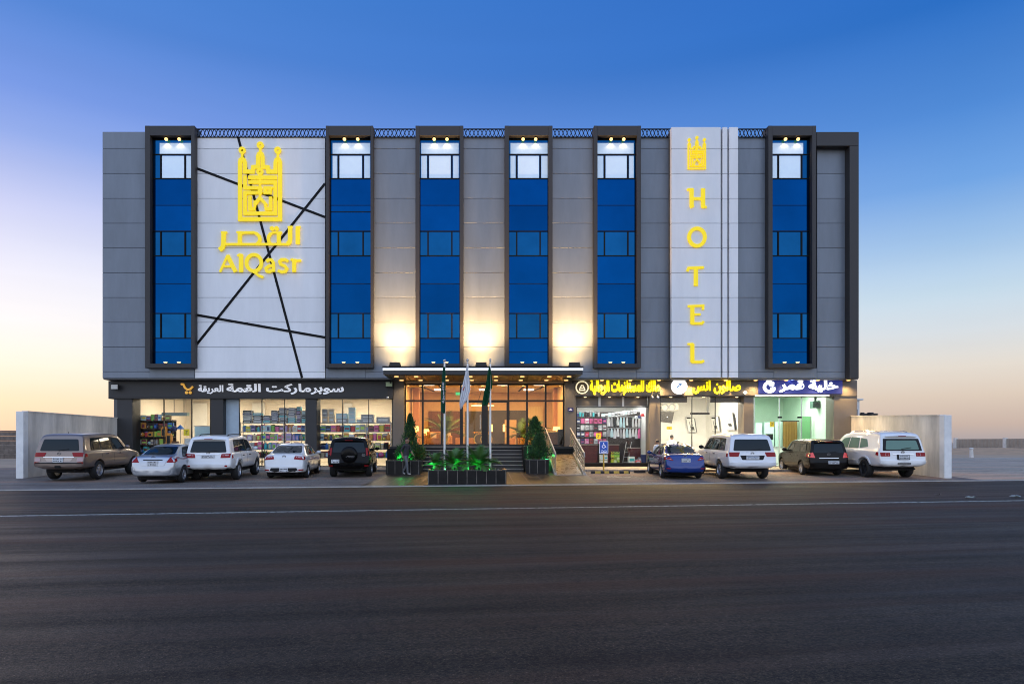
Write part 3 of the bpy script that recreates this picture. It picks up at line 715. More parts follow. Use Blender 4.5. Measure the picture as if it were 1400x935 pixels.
# small crest: scaled copy of the big one
kk = (291-155)/(750-270)
mp3 = lambda x, y: mapper(910, 170, 5.19, DV2)(155+(x-270)*kk, 83+(y-65)*(320-83)/(913-65))
emblem(S2, mp3, DV2, DV2/F/5.19*kk, .74).build('crest', m_yel, S2)
k3 = DV2/F/5.19; mh = mapper(910, 170, 5.19, DV2); ml = mapper(910, 340, 5.19, DV2)
strokes('letter', S2, mh, k3, DV2, [(28, [(186, 455), (186, 578), (192, 590)]), (28, [(267, 455), (267, 578), (272, 588)]), (18, [(190, 527), (264, 527)]), (14, [(154, 466), (164, 461), (198, 461)]), (14, [(262, 588), (292, 586)])], m_yel)
strokes('letter', S2, mh, k3, DV2, [('O', 224, 800, 56, 62, 25, 0, 360)], m_yel)
strokes('letter', S2, ml, k3, DV2, [(18, [(156, 160), (164, 137), (272, 133)]), (28, [(216, 136), (216, 264)])], m_yel)
strokes('letter', S2, ml, k3, DV2, [(28, [(191, 402), (191, 534)]), (16, [(158, 408), (200, 406), (268, 404), (266, 434)]), (14, [(190, 467), (250, 465)]), (18, [(186, 530), (258, 530), (272, 516)])], m_yel)
strokes('letter', S2, ml, k3, DV2, [(28, [(191, 674), (191, 804)]), (18, [(186, 803), (258, 803), (274, 794)]), (14, [(157, 676), (196, 674)])], m_yel)

def px_box(a, b, ya, yb, d): return PX(a, d), PX(b, d), PZ(yb, d), PZ(ya, d)
m_lw = mat('sign_white', (.85, .86, .88), .4, emit=(.9, .92, 1), es=.30)
m_or = mat('sign_orange', (.85, .42, .06), .4, emit=(1, .5, .05), es=.35)
DA = DS-.10
S3 = thing('supermarket_sign', 'white Arabic supermarket lettering with an orange cart on the charcoal band', 'sign', (PX(360, DA), DA, PZ(542, DA)))
text('lettering', 'سوبرماركت القمة', m_lw, *px_box(309.5, 470, 524.2, 539.2, DA), DA, .06, S3, .030, True)
text('lettering', 'العريقة', m_lw, *px_box(270.5, 305, 526.2, 538.5, DA), DA, .06, S3, .022, True)
mc = mapper(140, 510, 7, DA); kc = DA/F/7
strokes('cart_logo', S3, mc, kc, DA, [(17, [(750, 104), (772, 106), (788, 140), (812, 158), (840, 152), (864, 128)])], m_or, [(803, 186, 14), (839, 186, 14), (757, 106, 9)])
S4 = thing('menswear_sign', 'glowing yellow Arabic letters and a round crest over the menswear shop', 'sign', (PX(845, DA), DA, PZ(541, DA)))
text('lettering', 'مالك للمستلزمات الرجالية', m_yel2, *px_box(806.5, 902, 517.5, 540.5, DA), DA, .08, S4, .045, True)
mb = MB(); c = (PX(796, DA), PZ(529.5, DA)); r = 9*DA/F
m_cr = mat('crest_cream', (.9, .82, .6), .4, emit=(1, .85, .5), es=.8); m_cd = mat('crest_brown', (.12, .08, .03), .5)
MB().disc(c[0], c[1], r*.98, DA+.02, DA+.08, 28).build('crest_disc', m_cd, S4)
MB().ring(c[0], c[1], r, r*.82, DA-.004, DA+.06, 28).build('crest_ring', m_cr, S4)
mb = MB(); e = r*.1
mb.ribbon([(c[0]-4.2*e, c[1]-4*e), (c[0]-3*e, c[1]-.5*e), (c[0]-.6*e, c[1]+3.6*e)], 1.6*e, DA, DA+.03); mb.ribbon([(c[0]+4.2*e, c[1]-4*e), (c[0]+3*e, c[1]-.5*e), (c[0]+.6*e, c[1]+3.6*e)], 1.6*e, DA-.003, DA+.03)
mb.box(c[0]-4.6*e, c[0]+4.6*e, DA-.006, DA+.03, c[1]-5.2*e, c[1]-3.6*e); mb.box(c[0]-2.2*e, c[0]+2.2*e, DA-.009, DA+.03, c[1]-2*e, c[1]-.6*e)
mb.build('crest_mark', m_cr, S4)
S5 = thing('salon_sign', 'yellow Arabic salon lettering beside a round white lightbox', 'sign', (PX(965, DA), DA, PZ(541, DA)))
text('lettering', 'صالون انس', m_yel2, *px_box(947, 1013, 519.8, 538.3, DA), DA, .07, S5, .035, True)
c = (PX(928.7, DA), PZ(528, DA)); r = 10.8*DA/F
MB().disc(c[0], c[1], r, DA-.02, DA+.09, 32).build('round_lightbox', mat('lightbox_white', (.95, .97, 1), .4, emit=(.96, .98, 1), es=.95), S5)
mb = MB(); e = r*.1; m_bl = mat('logo_blue', (.03, .20, .55), .5, emit=(.05, .35, .9), es=.3)
mb.ribbon([(c[0]-3*e, c[1]-1.5*e), (c[0]-1*e, c[1]+.5*e), (c[0]+2*e, c[1]+1.6*e)], 1.2*e, DA-.026, DA-.02); mb.ribbon([(c[0]-1*e, c[1]+3*e), (c[0]+1*e, c[1]+2.6*e), (c[0]+3.2*e, c[1]+3.4*e)], 1.1*e, DA-.028, DA-.02)
mb.ribbon([(c[0]-2*e, c[1]-3*e), (c[0]+0*e, c[1]-2.4*e)], .9*e, DA-.03, DA-.02)
mb.build('logo_mark', m_bl, S5)
mb = MB(); mb.ball((PX(1018.8, DA), DA, PZ(536.5, DA)), .09, 2).build('round_lamp', mat('lamp_white', (1, 1, 1), .3, emit=(1, .98, .9), es=1.6), S5, True)
S6 = thing('honey_shop_sign', 'dark blue lit sign board with white Arabic letters over the mint shop', 'sign', (PX(1090, DA), DA, PZ(540, DA)))
m_navy = mat('navy_board', (.012, .018, .11), .35, emit=(.02, .04, .40), es=.35)
MB().box(*[PX(p, DS) for p in (1036.5, 1151)], DS-.075, DS-.004, PZ(538.5, DS), PZ(518.5, DS), .01).build('board', m_navy, S6)
m_lw2 = mat('sign_white_lit', (.95, .96, 1), .4, emit=(.95, .97, 1), es=1.1)
text('lettering', 'خلية قمر', m_lw2, *px_box(1065, 1146, 519.5, 536.5, DA), DA-.02, .06, S6, .045, True)
ml6 = mapper(900, 500, 4.8276, DA); k6 = DA/F/4.8276
strokes('bee_logo', S6, ml6, k6, DA-.02, [('O', 735, 140, 34, 30, 20, 40, 330), (16, [(740, 150), (772, 148)]), (20, [(712, 108), (745, 118), (760, 132)]), (9, [(718, 96), (735, 112)]), (9, [(735, 92), (748, 112)])], m_lw2, [(742, 122, 13)], .04)
MB().box(PX(1031, DS), PX(1132, DS), DS-.16, DS-.09, PZ(541.4, DS), PZ(540.3, DS)).build('tube_light', m_led, S6)
for p in (1080, 1110): lamp('sign_glow', 'POINT', (PX(p, DS), DS-.25, ZB-.06), 5, (.15, .25, 1), size=.05)
# street-number plaque
S7 = thing('plaque', 'small dark blue number plaque on the pillar right of the lobby', 'plaque', (PX(780, 35.1), 35.13, PZ(563, 35.1)))
MB().box(PX(776.2, 35.1), PX(784, 35.1), 35.11, 35.148, PZ(562.5, 35.1), PZ(557, 35.1), .004).build('plate', mat('plaque_blue', (.03, .025, .14), .35), S7)
mb = MB(); zc = PZ(559.5, 35.1); xc = PX(780, 35.1)
mb.box(xc-.04, xc+.05, 35.102, 35.11, zc+.01, zc+.04); mb.box(xc-.09, xc+.09, 35.102, 35.11, zc-.045, zc-.02); mb.build('digits', m_lw, S7)
# ------------------------------------------------------------------ entrance: steps, ramp, planters
m_step = mat('step_granite', (.012, .012, .013), .35, var=.3, vscale=6)
m_nose = mat('step_nosing', (.36, .33, .30), .5, var=.15)
ST = thing('entrance_steps', 'black granite steps with pale nosings up to the lobby doors', 'steps', (PX(640, 32), 32.5, .1))
sx0, sx1 = PX(560, 32), PX(716, 32)-.02
for i in range(7):
    y = 31.7+.30*i; z = .12+.176*(i+1)
    MB().box(sx0, sx1, y, 33.62+.0*i, z-.176+(.002 if i else -.1), z-.02).build('step', m_step, ST)
    MB().box(sx0, sx1, y-.025, y+.05, z-.019, z+.003).build('nosing', m_nose, ST)
# landing in front of the glass
MB().box(gx(540), gx(786), 33.62, 35.45, .1, LZ-.004).build('landing', m_step, ST)
MB().box(sx0-.0, sx1, 33.60, 33.7, LZ-.003, LZ+.006).build('landing_edge', m_nose, ST)
# ramp
m_ramp = mat('ramp_marble', (.25, .165, .085), .3, var=.5, vscale=5, stretch=(1, 1, 1))
m_rail = mat('rail_bronze', (.30, .24, .17), .35, .6, var=.1)
RP = thing('access_ramp', 'brown marble wheelchair ramp rising to the lobby landing', 'ramp', (3.95, 31, .05))
rx0, rx1 = 3.38, 4.56; ry0, ry1 = 30.0, 34.8
mb = MB(); mb.prism([(ry0, .05), (ry1, .05), (ry1, 1.33), (ry0, .10)], rx0, rx1, 'YZ'); mb.build('slab', m_ramp, RP)
for x in (rx0-.13, rx1+.003):
    mb = MB(); mb.prism([(ry0-.05, .02), (ry1, .02), (ry1, 1.42), (ry0-.05, .17)], x, x+.127, 'YZ'); mb.build('stringer', m_nose, RP)
mb = MB(); mb.box(rx0-.14, rx1+.14, ry0-.45, ry0-.06, .03, .115, .01); mb.build('ramp_threshold', m_nose, RP)
def railing(x, lab):
    r_ = thing('ramp_railing', lab, 'railing', (x, ry0, .1), 'fretwork railings along the ramp')
    z = lambda y: .16+(y-ry0)/(ry1-ry0)*1.22
    a, b = ry0+.05, ry1-.02; h = .88
    mb = MB(); mb.bar((x, a-.08, z(a)+h), (x, b, z(b)+h+.05), .06, .05)
    mb.cyl((x, a-.08, z(a)+h), (x, a-.16, z(a)+h-.16), .028, .028, 8); mb.build('handrail', m_nose, r_)
    for y in (a, (a+b)/2, b): MB().box(x-.025, x+.025, y-.025, y+.025, z(y)-.02, z(y)+h).build('post', m_rail, r_)
    fr = MB()                                # greek-key fretwork panel
    n = 11
    for i in range(n):
        y0_, y1_ = a+(b-a)*i/n, a+(b-a)*(i+1)/n
        for j in range(4):
            zz0, zz1 = .10+.19*j, .10+.19*(j+1)
            q = lambda u, v: (x, y0_+(y1_-y0_)*u, z(y0_+(y1_-y0_)*u)+zz0+(zz1-zz0)*v)
            key = [(0, 0), (0, .8), (.8, .8), (.8, .25), (.4, .25), (.4, .5)] if (i+j) % 2 else [(0, .9), (.85, .9), (.85, .1), (.3, .1), (.3, .55), (.55, .55)]
            for p_, q_ in zip(key, key[1:]): fr.bar(q(*p_), q(*q_), .016, .016)
    fr.bar((x, a, z(a)+.08), (x, b, z(b)+.08), .03); fr.bar((x, a, z(a)+h-.03), (x, b, z(b)+h-.03), .03)
    fr.build('fretwork_panel', m_rail, r_)
railing(rx0-.065, 'bronze fretwork railing on the planter side of the ramp')
railing(rx1+.066, 'bronze fretwork railing on the menswear shop side of the ramp')
# planters
m_pl = tiles('planter_tile', (.006, .006, .007), (.008, .008, .009), .36, 3, .3)
m_soil = mat('gravel_soil', (.12, .09, .065), .95, var=.6, vscale=25, bump=.8, bscale=40)
def planter(x0, x1, y0, y1, z0, z1, lab, cap=True):
    t = thing('planter', lab, 'planter', ((x0+x1)/2, (y0+y1)/2, z0), None)
    w = .1; mb = MB()
    mb.box(x0, x1, y0, y0+w, z0, z1); mb.box(x0, x1, y1-w, y1, z0, z1); mb.box(x0, x0+w, y0+w+.002, y1-w-.002, z0, z1); mb.box(x1-w, x1, y0+w+.002, y1-w-.002, z0, z1)
    mb.build('box', m_pl, t)
    if cap:
        mb = MB(); o = .015
        mb.box(x0-o, x1+o, y0-o, y0+w+o, z1+.001, z1+.035); mb.box(x0-o, x1+o, y1-w-o, y1+o, z1+.001, z1+.035)
        mb.box(x0-o, x0+w+o, y0+w+o+.002, y1-w-o-.002, z1+.001, z1+.035); mb.box(x1-w-o, x1+o, y0+w+o+.002, y1-w-o-.002, z1+.001, z1+.035)
        mb.build('cap', mat('planter_cap', (.06, .058, .055), .25, var=.2), t)
    MB().box(x0+w+.001, x1-w-.001, y0+w+.001, y1-w-.001, z0+.05, z1-.03).build('soil', m_soil, t)
    mb = MB()
    for _ in range(int(26*(x1-x0)*(y1-y0))+6): mb.ball((random.uniform(x0+.16, x1-.16), random.uniform(y0+.16, y1-.16), z1-.02), random.uniform(.025, .06), 1, (1, 1, .7))
    mb.build('pebbles', mat('pebble', (.42, .36, .3), .8, var=.3, vscale=8), t)
    tag(t.children[-1], kind='stuff')
    return t
planter(-2.05, .88, 24.55, 26.0, .0, .50, 'long low black tiled planter nearest the road, under the flagpoles')
planter(-4.42, -2.86, 30.0, 31.55, .07, .71, 'square black planter with a conifer and shrubs left of the steps')
planter(-4.40, -3.02, 32.2, 33.5, .12, 1.0, 'taller black planter behind the left square planter')
planter(2.02, 3.05, 30.5, 31.9, .08, .74, 'square black planter between the steps and the ramp')
planter(1.99, 3.1, 32.1, 33.4, .12, 1.36, 'taller black planter with a conifer beside the top of the ramp')
# plants
m_leafd = mat('conifer_dark', (.020, .066, .022), .7, var=.5, vscale=7)
m_leafl = mat('conifer_light', (.055, .14, .03), .7, var=.4, vscale=7)
m_leafy = mat('shrub_yellow', (.13, .15, .03), .7, var=.4, vscale=7)
m_bark = mat('bark', (.09, .06, .04), .9, var=.3, bump=.5)
def leafmesh(name, pts, size, mats, parent):
    mb = MB()
    for c, nrm, mi in pts:
        a = Vector(nrm); a = a.normalized() if a.length > .01 else Vector((0, 0, 1))
        t = a.orthogonal().normalized(); q = Matrix.Rotation(random.uniform(0, 6.28), 3, a); t = q @ t; u = a.cross(t)
        s = size*random.uniform(.6, 1.4); tip = Vector(c)+a*s*1.6+Vector((0, 0, s*.6))
        vs = [mb.b.verts.new(Vector(c)-t*s*.35), mb.b.verts.new(Vector(c)+a*s*.7+u*s*.15-t*s*.3), mb.b.verts.new(tip), mb.b.verts.new(Vector(c)+t*s*.35)]
        f = mb.b.faces.new(vs); f.material_index = mi
    me = bpy.data.meshes.new(name); off = wloc(parent)
    for v in mb.b.verts: v.co -= off
    mb.b.to_mesh(me); mb.b.free()
    for m in mats: me.materials.append(m)
    o = bpy.data.objects.new(name, me); COL.objects.link(o); o.parent = parent
    return o
def conifer(x, y, z, h, r, lab, n=2600):
    t = thing('conifer', lab, 'conifer', (x, y, z))
    MB().cyl((x, y, z-.05), (x, y, z+h*.85), .05, .012, 8).build('trunk', m_bark, t, True)
    pts = []
    ph = [random.uniform(0, 6.28) for _ in range(4)]
    for _ in range(n):
        u = random.random()**.8; a = random.uniform(0, 6.283)
        prof = (min(1, u/.16)**.6)*(1-u)**.72*1.25
        lump = 1+.24*math.sin(3*a+ph[0]+9*u)+.18*math.sin(5*a+ph[1]-14*u)+.14*math.sin(23*u+ph[2]+2*a)
        rr = r*prof*lump*(random.uniform(.55, 1) if random.random() < .72 else random.uniform(.2, 1.3))
        c = (x+rr*math.cos(a), y+rr*math.sin(a), z+.06+u*(h-.06))
        pts.append((c, (math.cos(a)*.7+random.uniform(-.5, .5), math.sin(a)*.7+random.uniform(-.5, .5), .7+random.uniform(-.3, .5)), 0 if random.random() < .65 else 1))
    leafmesh('foliage', pts, .055, [m_leafd, m_leafl], t); return t
def shrub(x, y, z, r, lab, mats, n=1300, sz=.06):
    t = thing('shrub', lab, 'shrub', (x, y, z))
    mb = MB()
    for k in range(5): a = k*1.26; mb.cyl((x, y, z-.04), (x+r*.5*math.cos(a), y+r*.5*math.sin(a), z+r*1.1), .018, .008, 6)
    mb.build('stem', m_bark, t, True)
    pts = []; ph = [random.uniform(0, 6.28) for _ in range(3)]
    for _ in range(n):
        a = random.uniform(0, 6.283); b = math.acos(random.uniform(-.6, 1)); rr = r*(random.uniform(.5, 1))*(1+.2*math.sin(3*a+ph[0])*math.sin(2*b+ph[1])+.1*math.sin(7*a+ph[2]))
        v = Vector((math.sin(b)*math.cos(a), math.sin(b)*math.sin(a), math.cos(b)))
        pts.append((Vector((x, y, z+r*.85))+v*rr, v+Vector((random.uniform(-.5, .5), random.uniform(-.5, .5), random.uniform(-.2, .6))), random.randrange(len(mats))))
    leafmesh('foliage', pts, sz, mats, t); return t
conifer(PX(560.5, 31.0), 31.0, .70, 2.15, .36, 'tall narrow dark conifer in the planter left of the steps', 3200)
shrub(PX(553, 30.6), 30.6, .68, .40, 'round dark green shrub at the foot of the left conifer', [m_leafd, m_leafl], 1500)
shrub(PX(571, 31.2), 31.2, .68, .36, 'loose yellow green shrub right of the left conifer', [m_leafy, m_leafl], 900, .075)
conifer(PX(731.5, 32.8), 32.8, 1.36, 1.42, .46, 'dark conifer in the taller planter beside the ramp', 2400)
conifer(PX(737.5, 31.2), 31.2, .73, 1.2, .46, 'smaller bushy conifer in the planter between steps and ramp', 2200)
shrub(PX(728, 31.0), 31.0, .72, .26, 'low green shrub lit green beside the smaller right conifer', [m_leafl, m_leafd], 600, .05)
m_frond = mat('cycad_frond', (.075, .17, .04), .55, var=.35, vscale=6)
def cycad(x, y, z, L, lab, n=26, seed=0):
    rg = random.Random(seed); t = thing('cycad', lab, 'cycad', (x, y, z))
    MB().lathe((x, y, z), [(.001, -.02), (.13, -.02), (.16, .08), (.10, .20), (.001, .22)], 12).build('trunk', m_bark, t, True)
    mb = MB()
    for i in range(n):
        a = i*2.399+rg.uniform(-.2, .2); el = R(rg.uniform(35, 80) if i > n*.4 else rg.uniform(10, 45)); l = L*rg.uniform(.8, 1.1)
        p = Vector((x, y, z+.18)); d = Vector((math.cos(a)*math.cos(el), math.sin(a)*math.cos(el), math.sin(el)))
        pts = [p.copy()]
        for s in range(11):
            d = (d+Vector((0, 0, -.085))).normalized(); p = p+d*l/11; pts.append(p.copy())
        for s in range(11):
            mb.bar(pts[s], pts[s+1], .012*(1-s/14), .012*(1-s/14))
            if s < 1: continue
            dd = (pts[s+1]-pts[s]).normalized(); sd_ = dd.cross(Vector((0, 0, 1)))
            sd_ = sd_.normalized() if sd_.length > .05 else Vector((1, 0, 0)); up = sd_.cross(dd)
            ll = .30*L*math.sin(math.pi*(s+1)/12.5)+.02
            for f in (0, .33, .66):
                o = pts[s].lerp(pts[s+1], f)
                for sg in (-1, 1):
                    tip = o+(sd_*sg*.85+dd*.55+up*.18)*ll
                    mb.b.faces.new([mb.b.verts.new(v) for v in (o-dd*.016, tip, o+dd*.018)])
    mb.build('fronds', m_frond, t); return t
cycad(PX(596, 25.1), 25.1, .49, .55, 'small cycad at the left end of the long planter', 20, 3)
cycad(PX(621, 25.2), 25.2, .49, .80, 'middle cycad in the long planter, lit green from below', 30, 5)
cycad(PX(654, 25.2), 25.2, .49, .95, 'biggest cycad with wide green lit fronds in the long planter', 34, 8)
# green garden spots
m_green = mat('green_lens', (.1, 1, .3), .4, emit=(.05, 1, .25), es=9)
for (px, py_d, z, lab, pw) in ((590, 24.85, .50, 'green garden spotlight by the small cycad', 6), (621.5, 24.75, .50, 'green garden spotlight under the middle cycad', 9), (655, 24.75, .50, 'green garden spotlight under the biggest cycad', 11),
                           (548, 30.25, .70, 'green garden spotlight at the foot of the left round shrub', 11), (557, 30.2, .70, 'green garden spotlight at the foot of the left conifer', 7),
                           (727, 31.9, .85, 'green garden spotlight behind the smaller right conifer', 16), (748, 31.6, .76, 'green garden spotlight beside the ramp railing', 12)):
    x = PX(px, py_d); t = thing('garden_spotlight', lab, 'spotlight', (x, py_d, z), 'green garden spotlights')
    MB().cyl((x, py_d, z-.03), (x, py_d, z+.05), .012).cyl((x, py_d-.02, z+.04), (x, py_d+.05, z+.10), .035, .045, 12).build('housing', m_metal, t, True)
    MB().cyl((x, py_d+.0505, z+.1005), (x, py_d+.058, z+.108), .036, .036, 12).build('lens', m_green, t, True)
    lamp('green_beam', 'POINT', (x, py_d+.09, z+.17), pw, (.03, 1, .18), size=.07)
# flagpoles and flags
m_pole = mat('pole_white', (.75, .75, .73), .3, .3, var=.05)
m_fg = mat('flag_green', (.0, .085, .045), .75, var=.15, vscale=3); m_fw = mat('flag_white', (.80, .80, .82), .75, var=.05); m_fg2 = mat('flag_deep_green', (.0, .10, .035), .75, var=.15)
m_red = mat('flag_red', (.45, .08, .06), .7)
def pole(px, top, lab, finial=True):
    d = 25.25; x = PX(px, d); t = thing('flagpole', lab, 'flagpole', (x, d, .48), 'flagpoles in the long planter')
    MB().cyl((x, d, .45), (x, d, top), .045, .035, 14).build('pole', m_pole, t, True)
    MB().cyl((x, d, .47), (x, d, .56), .08, .07, 14).build('collar', m_chrome, t, True)
    if finial: MB().cyl((x, d, top), (x, d, top+.1), .015).ball((x, d, top+.05), .035).ball((x, d, top+.14), .05, 2).build('finial', m_chrome, t, True)
    else: MB().ball((x, d, top), .06, 2, (1, 1, .8)).build('finial', m_chrome, t, True)
    return x, d
def flag(x, d, prof, m, lab, name='flag', seed=0):
    """limp cloth: rows of (z, left edge, right edge) with folds"""
    rg = random.Random(seed); mb = MB(); n = 26; rows = []
    for i in range(len(prof)-1):
        for k in range(5):
            f = k/5; rows.append([prof[i][j]+(prof[i+1][j]-prof[i][j])*f for j in range(3)])
    rows.append(list(prof[-1])); g = []
    ph = rg.uniform(0, 6)
    for (z, a, b) in rows:
        g.append([mb.b.verts.new((a+(b-a)*j/n, d-.06+.055*math.sin(j*1.1+ph+z*.9)*min(1, (b-a)/.2)+.02*math.sin(j*2.3+z*3), z+.03*math.sin(j*.5+ph))) for j in range(n+1)])
    for i in range(len(g)-1):
        for j in range(n): mb.b.faces.new((g[i][j], g[i+1][j], g[i+1][j+1], g[i][j+1]))
    o = mb.build(name, m, None, True, lab, 'flag', ang=180)
    md = o.modifiers.new('thickness', 'SOLIDIFY'); md.thickness = .008
    return o
fx = lambda p: PX(p, 25.2); fz = lambda p: PZ(p, 25.2)
x1_, d1_ = pole(607.8, fz(492.5), 'left flagpole of the three, with a white cap', False)
x2_, d2_ = pole(639.3, fz(497), 'middle flagpole of the three, carrying a white flag')
x3_, d3_ = pole(670.3, fz(497), 'flagpole nearest the ramp, carrying a plain dark green flag')
f1 = flag(x1_, d1_, [(fz(502), fx(606), fx(608.9)), (fz(515), fx(604.5), fx(609)), (fz(535), fx(603.6), fx(609)), (fz(552), fx(603), fx(608.8)), (fz(562), fx(603.5), fx(608.8)), (fz(564.5), fx(606.5), fx(608.8))], m_fg, 'narrow hanging green flag with white script on the left pole', seed=2)
sc_ = text('script', 'لا اله الا الله محمد رسول الله', m_fw, 0, 1, 0, 1, 0, .004, None, .02, True)
for v in sc_.data.vertices:                       # runs down the folded cloth
    u, w = v.co.x, v.co.z; zz = fz(551)+(fz(523)-fz(551))*u
    v.co = Vector((fx(604.4)+(fx(608.4)-fx(604.4))*(1-w), d1_-.15-(.003 if v.co.y < .002 else 0)+.0*u, zz))-wloc(f1)
sc_.parent = f1
f2 = flag(x2_, d2_, [(fz(501), fx(637.8), fx(639.4)), (fz(510), fx(636), fx(641)), (fz(520), fx(633.5), fx(642.3)), (fz(532), fx(631), fx(643)), (fz(543), fx(628.8), fx(640)), (fz(552), fx(628), fx(634)), (fz(558.5), fx(629.2), fx(630.6))], m_fw, 'white flag with a small red mark hanging from the middle pole', seed=5)
mk = MB(); mk.ribbon([(fx(633.3), fz(534)), (fx(634.3), fz(531)), (fx(635.2), fz(529))], .035, d2_-.15, d2_-.147); mk.build('mark', m_red, f2)
f3 = flag(x3_, d3_, [(fz(501.5), fx(668.5), fx(669.8)), (fz(510), fx(667), fx(671.5)), (fz(522), fx(665), fx(673)), (fz(530), fx(664), fx(672.8)), (fz(534), fx(662.5), fx(670)), (fz(545), fx(660.5), fx(668)), (fz(552), fx(659.5), fx(667.5)), (fz(554), fx(660.5), fx(664))], m_fg2, 'plain dark green flag hanging in folds from the pole nearest the ramp', seed=9)
# ------------------------------------------------------------------ cars (origin: ground below the rear bumper, +Y forward)
m_tyre = mat('tyre_rubber', (.012, .012, .013), .8, var=.2); m_rim = mat('rim_alloy', (.5, .5, .52), .28, .9, var=.1)
m_rimd = mat('rim_dark', (.08, .08, .085), .35, .8)
m_cglass = mat('car_glass', (.006, .013, .016), .03, 0, .32)
m_cglass2 = mat('car_glass_green', (.13, .24, .19), .04, 0, .4)  # paler colour stands in for the bright shop seen through the windows
m_plast = mat("car_plastic", (.010, .010, .011), .6, spec=.3, var=.15)
m_under = mat('car_underside', (.006, .006, .007), .9)
m_tail = mat('tail_red', (.24, .006, .010), .15, 0, .25, emit=(.6, .02, .02), es=.04)
m_tailw = mat('tail_clear', (.50, .34, .34), .15, 0, .35)
m_plate = mat('plate_white', (.62, .63, .64), .45, var=.05); m_pltx = mat('plate_ink', (.05, .05, .06), .6)
m_ccr = mat('car_chrome', (.65, .65, .66), .12, 1.0)
def paint_mat(name, c, metal=0, rough=.28): return mat(name, c, rough, metal, .5, var=.05, vscale=1.2, coat=.7)
def poly(pl, y):
    if y <= pl[0][0]: return pl[0][1]
    for (a, u), (b, v) in zip(pl, pl[1:]):
        if y <= b: return u+(v-u)*(y-a)/(b-a)
    return pl[-1][1]
def make_hull(sp):
    H_, Wd, L = sp['H'], sp['W']/2, sp['L']; ys = sp['ys']; bm = bmesh.new(); rings = []
    for y in ys:
        w = Wd*poly(sp['w'], y); zb = poly(sp['zb'], y); zs = poly(sp['zs'], y); zt = max(poly(sp['zt'], y), zs+.02); wt = Wd*poly(sp['wt'], y)
        hh = zs-zb
        half = [(0, zb), (.72*w, zb), (.93*w, zb+.03), (.985*w, zb+.20*hh), (w, zb+.52*hh), (.995*w, zb+.80*hh), (.985*w, zs-.05*hh), (.96*w, zs)]
        up = zt-zs; c = min(1, up/.4)
        xl = lambda t: .955*w*(1-t)+wt*t
        half += [(xl(.12), zs+.10*up), (xl(.55), zs+.52*up), (xl(.92), zs+.84*up), (wt-.012*c, zt-.05*c-.1*up*(1-c)), (wt-.075*c-.08*wt*(1-c), zt-.008*c-.05*up*(1-c)), (wt*.5, zt+.014), (0, zt+.022)]
        pts = [(x, y, z) for x, z in half] + [(-x, y, z) for x, z in half[-2:0:-1]]
        rings.append([bm.verts.new(p) for p in pts])
    n = len(rings[0])
    for a, b in zip(rings, rings[1:]):
        for k in range(n): bm.faces.new((a[k], a[(k+1) % n], b[(k+1) % n], b[k]))
    for r_, s in ((rings[0], -1), (rings[-1], 1)):
        cy = r_[0].co.y; cz = sum(v.co.z for v in r_)/n
        inn = [bm.verts.new((v.co.x*.80, cy+s*.02, cz+(v.co.z-cz)*.8)) for v in r_]
        for k in range(n): bm.faces.new((r_[k], r_[(k+1) % n], inn[(k+1) % n], inn[k]))
        h = n//2
        for k in range(1, h): bm.faces.new((inn[k], inn[k+1 if k+1 <= h else h], inn[n-k-1 if k+1 < h else h], inn[(n-k) % n])) if k+1 < h else bm.faces.new((inn[k], inn[h], inn[n-k]))
        bm.faces.new((inn[0], inn[1], inn[n-1]))
    bmesh.ops.recalc_face_normals(bm, faces=bm.faces)
    me = bpy.data.meshes.new('hull'); bm.to_mesh(me); bm.free()
    o = bpy.data.objects.new('hull', me); COL.objects.link(o)
    m = o.modifiers.new('s', 'SUBSURF'); m.levels = 2; m.render_levels = 2
    cut = MB()
    for yw in sp['wheels']:
        for s in (-1, 1): cut.cyl((s*(Wd-.38), yw, sp['r']*1.0), (s*(Wd+.3), yw, sp['r']*1.0), sp['r']+.075, sp['r']+.075, 40)
    cm = bpy.data.meshes.new('cut'); bmesh.ops.recalc_face_normals(cut.b, faces=cut.b.faces); cut.b.to_mesh(cm); cut.b.free()
    co = bpy.data.objects.new('cut', cm); COL.objects.link(co)
    md = o.modifiers.new('b', 'BOOLEAN'); md.operation = 'DIFFERENCE'; md.object = co; md.solver = 'EXACT'
    dg = bpy.context.evaluated_depsgraph_get(); dg.update()
    out = bpy.data.meshes.new_from_object(o.evaluated_get(dg))
    bpy.data.objects.remove(o); bpy.data.objects.remove(co)
    bm = bmesh.new(); bm.from_mesh(out); tree = BVHTree.FromBMesh(bm)
    for f in bm.faces:
        c = f.calc_center_median(); f.smooth = True; f.material_index = 0
        for yw in sp['wheels']:
            if abs(math.hypot(c.y-yw, c.z-sp['r'])-(sp['r']+.075)) < .012 or (abs(abs(c.x)-(Wd-.38)) < .01 and math.hypot(c.y-yw, c.z-sp['r']) < sp['r']+.07): f.material_index = 1; f.smooth = False
        if f.normal.z < -.8 and c.z < .55: f.material_index = 1
    bm.to_mesh(out); bm.free()
    try: out.set_sharp_from_angle(angle=R(42))
    except Exception: pass
    return out, tree
def rounded(pts, r, n=4):
    out = []; m = len(pts)
    for i in range(m):
        p, a, b = Vector(pts[i]), Vector(pts[i-1]), Vector(pts[(i+1) % m])
        u, v = (a-p), (b-p); ru = min(r, u.length*.45); rv = min(r, v.length*.45)
        A, B = p+u.normalized()*ru, p+v.normalized()*rv
        for k in range(n+1):
            t = k/n; out.append(tuple(A*(1-t)**2+p*2*t*(1-t)+B*t*t))
    return out
